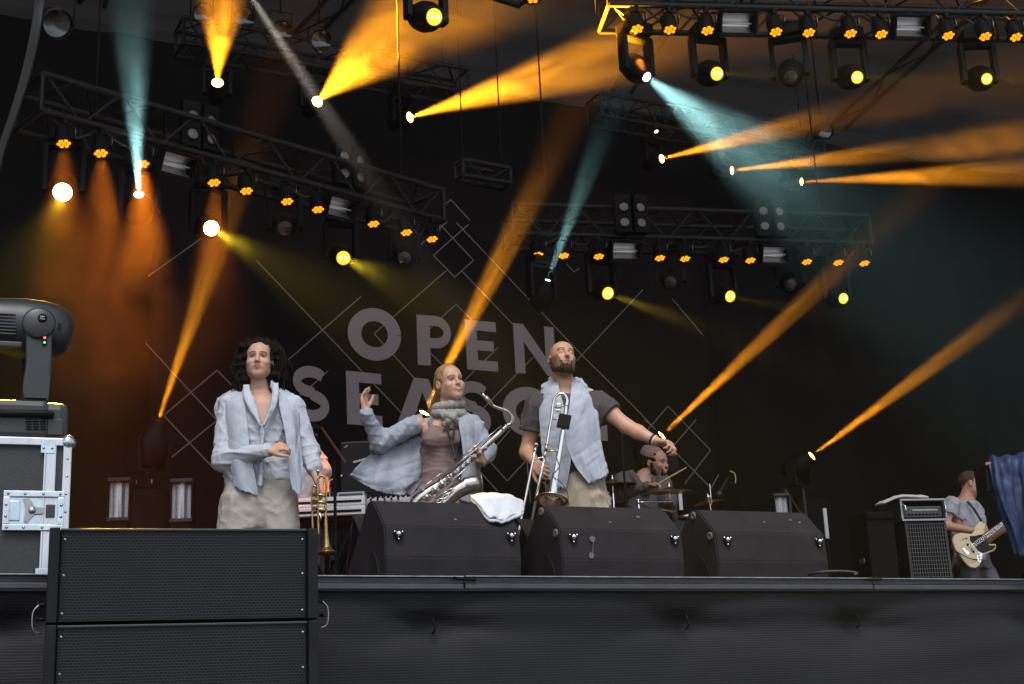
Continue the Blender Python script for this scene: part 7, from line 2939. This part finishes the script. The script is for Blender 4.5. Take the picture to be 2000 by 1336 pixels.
plate([(1022, 892), (1065, 892), (1150, 872), (1180, 935), (1202, 978), (1240, 978), (1256, 975), (1262, 990), (1240, 1018), (1180, 1040), (1142, 1052), (1100, 1030), (1052, 965), (1025, 935)], BD - .004, 'pickguard', m_guard)
plate([(1100, 1040), (1135, 1055), (1120, 1140), (1096, 1130), (1088, 1080)], BD - .005, 'control_plate', m_chrome)
for k in range(4):
    cx, cy_ = 1000 + k * 18, 972 + k * 22
    plate([(cx - 8, cy_ - 8), (cx + 8, cy_ - 10), (cx + 12, cy_ + 10), (cx - 4, cy_ + 12)], BD - .010, 'pickup', m_black, .006)
plate([(948, 1010), (968, 1000), (1018, 1050), (1000, 1072)], BD - .008, 'bridge', m_chrome, .006)
for k in range(3):
    p = zbv(1106 + k * 4, 1060 + k * 26)
    MB().lathe([(.010, 0), (.009, .012), (0, .013)], (p.x, BD - .006, p.z), (0, -1, 0), 10).build('knob', m_chrome, bg)
na, nb_ = zbv(1155, 905), zbv(1500, 650)
nd = (nb_ - na).normalized()
npd = Vector((-nd.z, 0, nd.x))
nm = MB()
nm.prism([((na + npd * .030).x, (na + npd * .030).z), ((nb_ + npd * .022).x, (nb_ + npd * .022).z), ((nb_ - npd * .022).x, (nb_ - npd * .022).z), ((na - npd * .030).x, (na - npd * .030).z)], .024, lambda a, b, w: Vector((a, BD - .012 + w, b)))
neck = nm.build('neck', mat('rosewood_neck', (.055, .030, .020), .45), bg)
L_ = (nb_ - na).length
for k in range(15):
    t = 1 - .5 ** (k / 9.0)
    p = na.lerp(nb_, min(.98, .06 + k * .064))
    p.y = BD - .014
    rod('fret', p + npd * .027, p - npd * .027, .0011, m_saxd, neck)
sa = zbv(985, 1032)
for k in range(4):
    o_ = npd * (-.018 + .012 * k)
    rod('string', Vector((sa.x, BD - .018, sa.z)) + o_, Vector((nb_.x, BD - .018, nb_.z)) + o_ * .8, .0016, m_chrome, bg)
plate([(1490, 668), (1520, 600), (1590, 570), (1600, 610), (1530, 690)], BD - .010, 'headstock', m_cream, .02)
st_ = catmull([Vector(zb(1000, 570, -.13)), Vector(zb(1060, 640, -.17)), Vector(zb(1130, 750, -.26)), zbv(1155, 770)], 6)
mb = MB()
mb.tube(st_, .011, 6)
mb.build('strap', m_strap, bg)
MB().tube(catmull([zbv(1095, 1115, BD - .01), zbv(1020, 1100, BD - .03), zbv(950, 1065, BD - .03), zbv(905, 1040, BD + .01)], 6), .005, 6).build('lead', m_rubber, bg)
fsq = catmull([zbv(950, 930, BD - .002), zbv(975, 915, BD - .002), zbv(1000, 912, BD - .002), zbv(985, 925, BD - .002)], 5)
MB().tube(fsq, .0025, 5).build('painted_squiggle', m_black, bg)

# =================================================================== video camera under a blue rain cover at the right edge
m_blue = mat('blue_nylon_cover', (.009, .019, .070), .6, var=.25, vscale=6, bump=.2, bscale=150)
FC = Frame(1975, 6.1)
vc = FC.root('video_camera', 'dark video camera on a stand, poking out of the blue cover', 'camera')


def vp(px, py, dy=0.0):
    return Vector(FC(px, py, dy))


a, b = vp(1921, 905), vp(1925, 962)
vh = a.z - b.z
MB().box(((a.x + .06), .08, (a.z + b.z) / 2), (.115, .16, vh), .010).build('lens_hood', m_plastic, vc)
MB().box((a.x + .24, .10, (a.z + b.z) / 2), (.26, .14, vh * .95), .012).build('camera_body', m_plastic, vc)
MB().box((a.x + .02, -.006, a.z - .004), (.03, .012, .012), .003).build('orange_tab', mat('orange_tab', (.45, .12, .05), .6), vc)
px_ = a.x + .30
rod('pole', (px_, .10, 0), (px_, .10, b.z + .01), .022, m_black, vc)
for k in range(3):
    t = k * 2.094
    rod('leg', (px_, .10, .22), (px_ + .22 * math.cos(t), .10 + .22 * math.sin(t), .012), .012, m_black, vc)
cv = FC.root('rain_cover', 'blue nylon cover draped over the camera at the right edge', 'cover')
cloth_patch('cloth', [
    [vp(1924, 900, .16), vp(1940, 893, .14), vp(1966, 890, .13), vp(1990, 886, .13), vp(2020, 880, .13), vp(2060, 880, .13)],
    [vp(1930, 903, -.01), vp(1946, 899, -.02), vp(1970, 897, -.03), vp(1996, 892, -.04), vp(2024, 888, -.04), vp(2060, 888, -.04)],
    [vp(1935, 940, -.03), vp(1952, 938, -.06), vp(1974, 936, -.04), vp(1998, 934, -.07), vp(2026, 932, -.05), vp(2060, 932, -.04)],
    [vp(1948, 985, -.03), vp(1962, 985, -.07), vp(1982, 985, -.04), vp(2004, 985, -.08), vp(2030, 985, -.05), vp(2060, 985, -.04)],
    [vp(1966, 1035, -.02), vp(1978, 1035, -.07), vp(1994, 1036, -.03), vp(2012, 1036, -.08), vp(2034, 1036, -.05), vp(2060, 1036, -.04)],
    [vp(1986, 1082, -.02), vp(1994, 1086, -.05), vp(2006, 1088, -.03), vp(2020, 1088, -.07), vp(2038, 1086, -.05), vp(2060, 1084, -.04)]], m_blue, cv, 60, 50, .016, 3.0, 19, .004)

# =================================================================== loose things: cable on the edge, cable bundle, lamps under the roof
q = catmull([at_y(1580, 1122, 5.0), at_y(1600, 1118, 4.95), at_y(1640, 1116, 4.9), at_y(1672, 1119, 4.85), at_y(1668, 1124, 4.85)], 6)
q = [Vector((p.x, p.y, max(p.z, FLOOR + .008))) for p in q]
o = MB().tube(q, .007, 8).build('cable', m_rubber)
tag(o, 'black cable looping on the stage edge right of the last floor monitor', 'cable')

bun = empty('cable_bundle', at(30, 150, 7.0), 0, 'bundle of dark cables hanging down at the upper left corner', 'cables')
o0 = Vector(bun.location)
for k in range(5):
    off = k * 3.2
    q = catmull([at(78 + off * .9, -60, 7.0 + .02 * k), at(66 + off, 40, 7.0), at(48 + off, 130, 7.0), at(24 + off * .8, 215, 7.0), at(-4 + off * .7, 300, 7.0), at(-30 + off * .5, 420, 7.0)], 6)
    MB().tube([p - o0 for p in q], .0085, 7).build('strand', m_rubber, bun)


def par_can(px, py, d, r, aim, label):
    P = at(px, py, d)
    root = empty('par_can', P, 0, label, 'stage lamp', 'unlit cans under the roof')
    ax_ = Vector(aim).normalized()
    MB().lathe([(0, -.34), (r * .6, -.33), (r * .75, -.26), (r * .98, -.14), (r, 0), (r * .96, 0), (r * .94, -.06)], (0, 0, 0), ax_, 24).build('can', m_black, root)
    MB().lathe([(r * .94, -.05), (r * .5, -.075), (0, -.085)], (0, 0, 0), ax_, 22).build('glass', m_lens['off'], root)
    MB().lathe([(r * .97, -.005), (r * 1.05, -.003), (r * 1.05, .006), (r * .97, .008)], (0, 0, 0), ax_, 24).build('rim', m_rod, root)
    MB().tube([(-r * 1.1, .08, -.02), (-r * 1.1, .08, .26), (r * 1.1, .08, .26), (r * 1.1, .08, -.02)], .008, 6).build('bracket', m_black, root)
    rod('hanger', (0, .08, .25), (0, .08, roof_z(P.y) - P.z - .05), .012, m_black, root)
    return root


for px, py, w in ((552, 60, 'round unlit can left of the faint white beam'), (628, 78, 'round unlit can right of the faint white beam'), (398, 26, 'round unlit can at the top beside the orange upward beam'), (478, 34, 'round unlit can in the glow at the top, right of the orange beam'), (1612, 255, 'round unlit can near the end of the right roof truss')):
    par_can(px, py, 15.0 if px < 1000 else 18.0, .11, (-.25, -1, -.35), w)
par_can(113, 46, 9.5, .10, (.2, -1, -.6), 'dark can in the upper left corner beside the cable bundle')
mw_ = mat('small_white_lamp', (.7, .7, .68), .3, emit=(1, .96, .9), estr=1.2)
wp = at_z(1282, 257, RT2[0].z - .05)
wl = empty('work_lamp', wp, 0, 'tiny white work lamp under the right roof truss', 'lamp')
MB().lathe([(.0, -.05), (.03, -.04), (.035, .0), (.028, .0)], (0, 0, 0), (0, -.6, -1), 12).build('housing', m_black, wl)
MB().lathe([(.028, -.004), (0, .004)], (0, 0, 0), (0, -.6, -1), 12).build('bulb', mw_, wl)
rod('hanger', (0, 0, .04), (0, 0, .30), .006, m_black, wl)
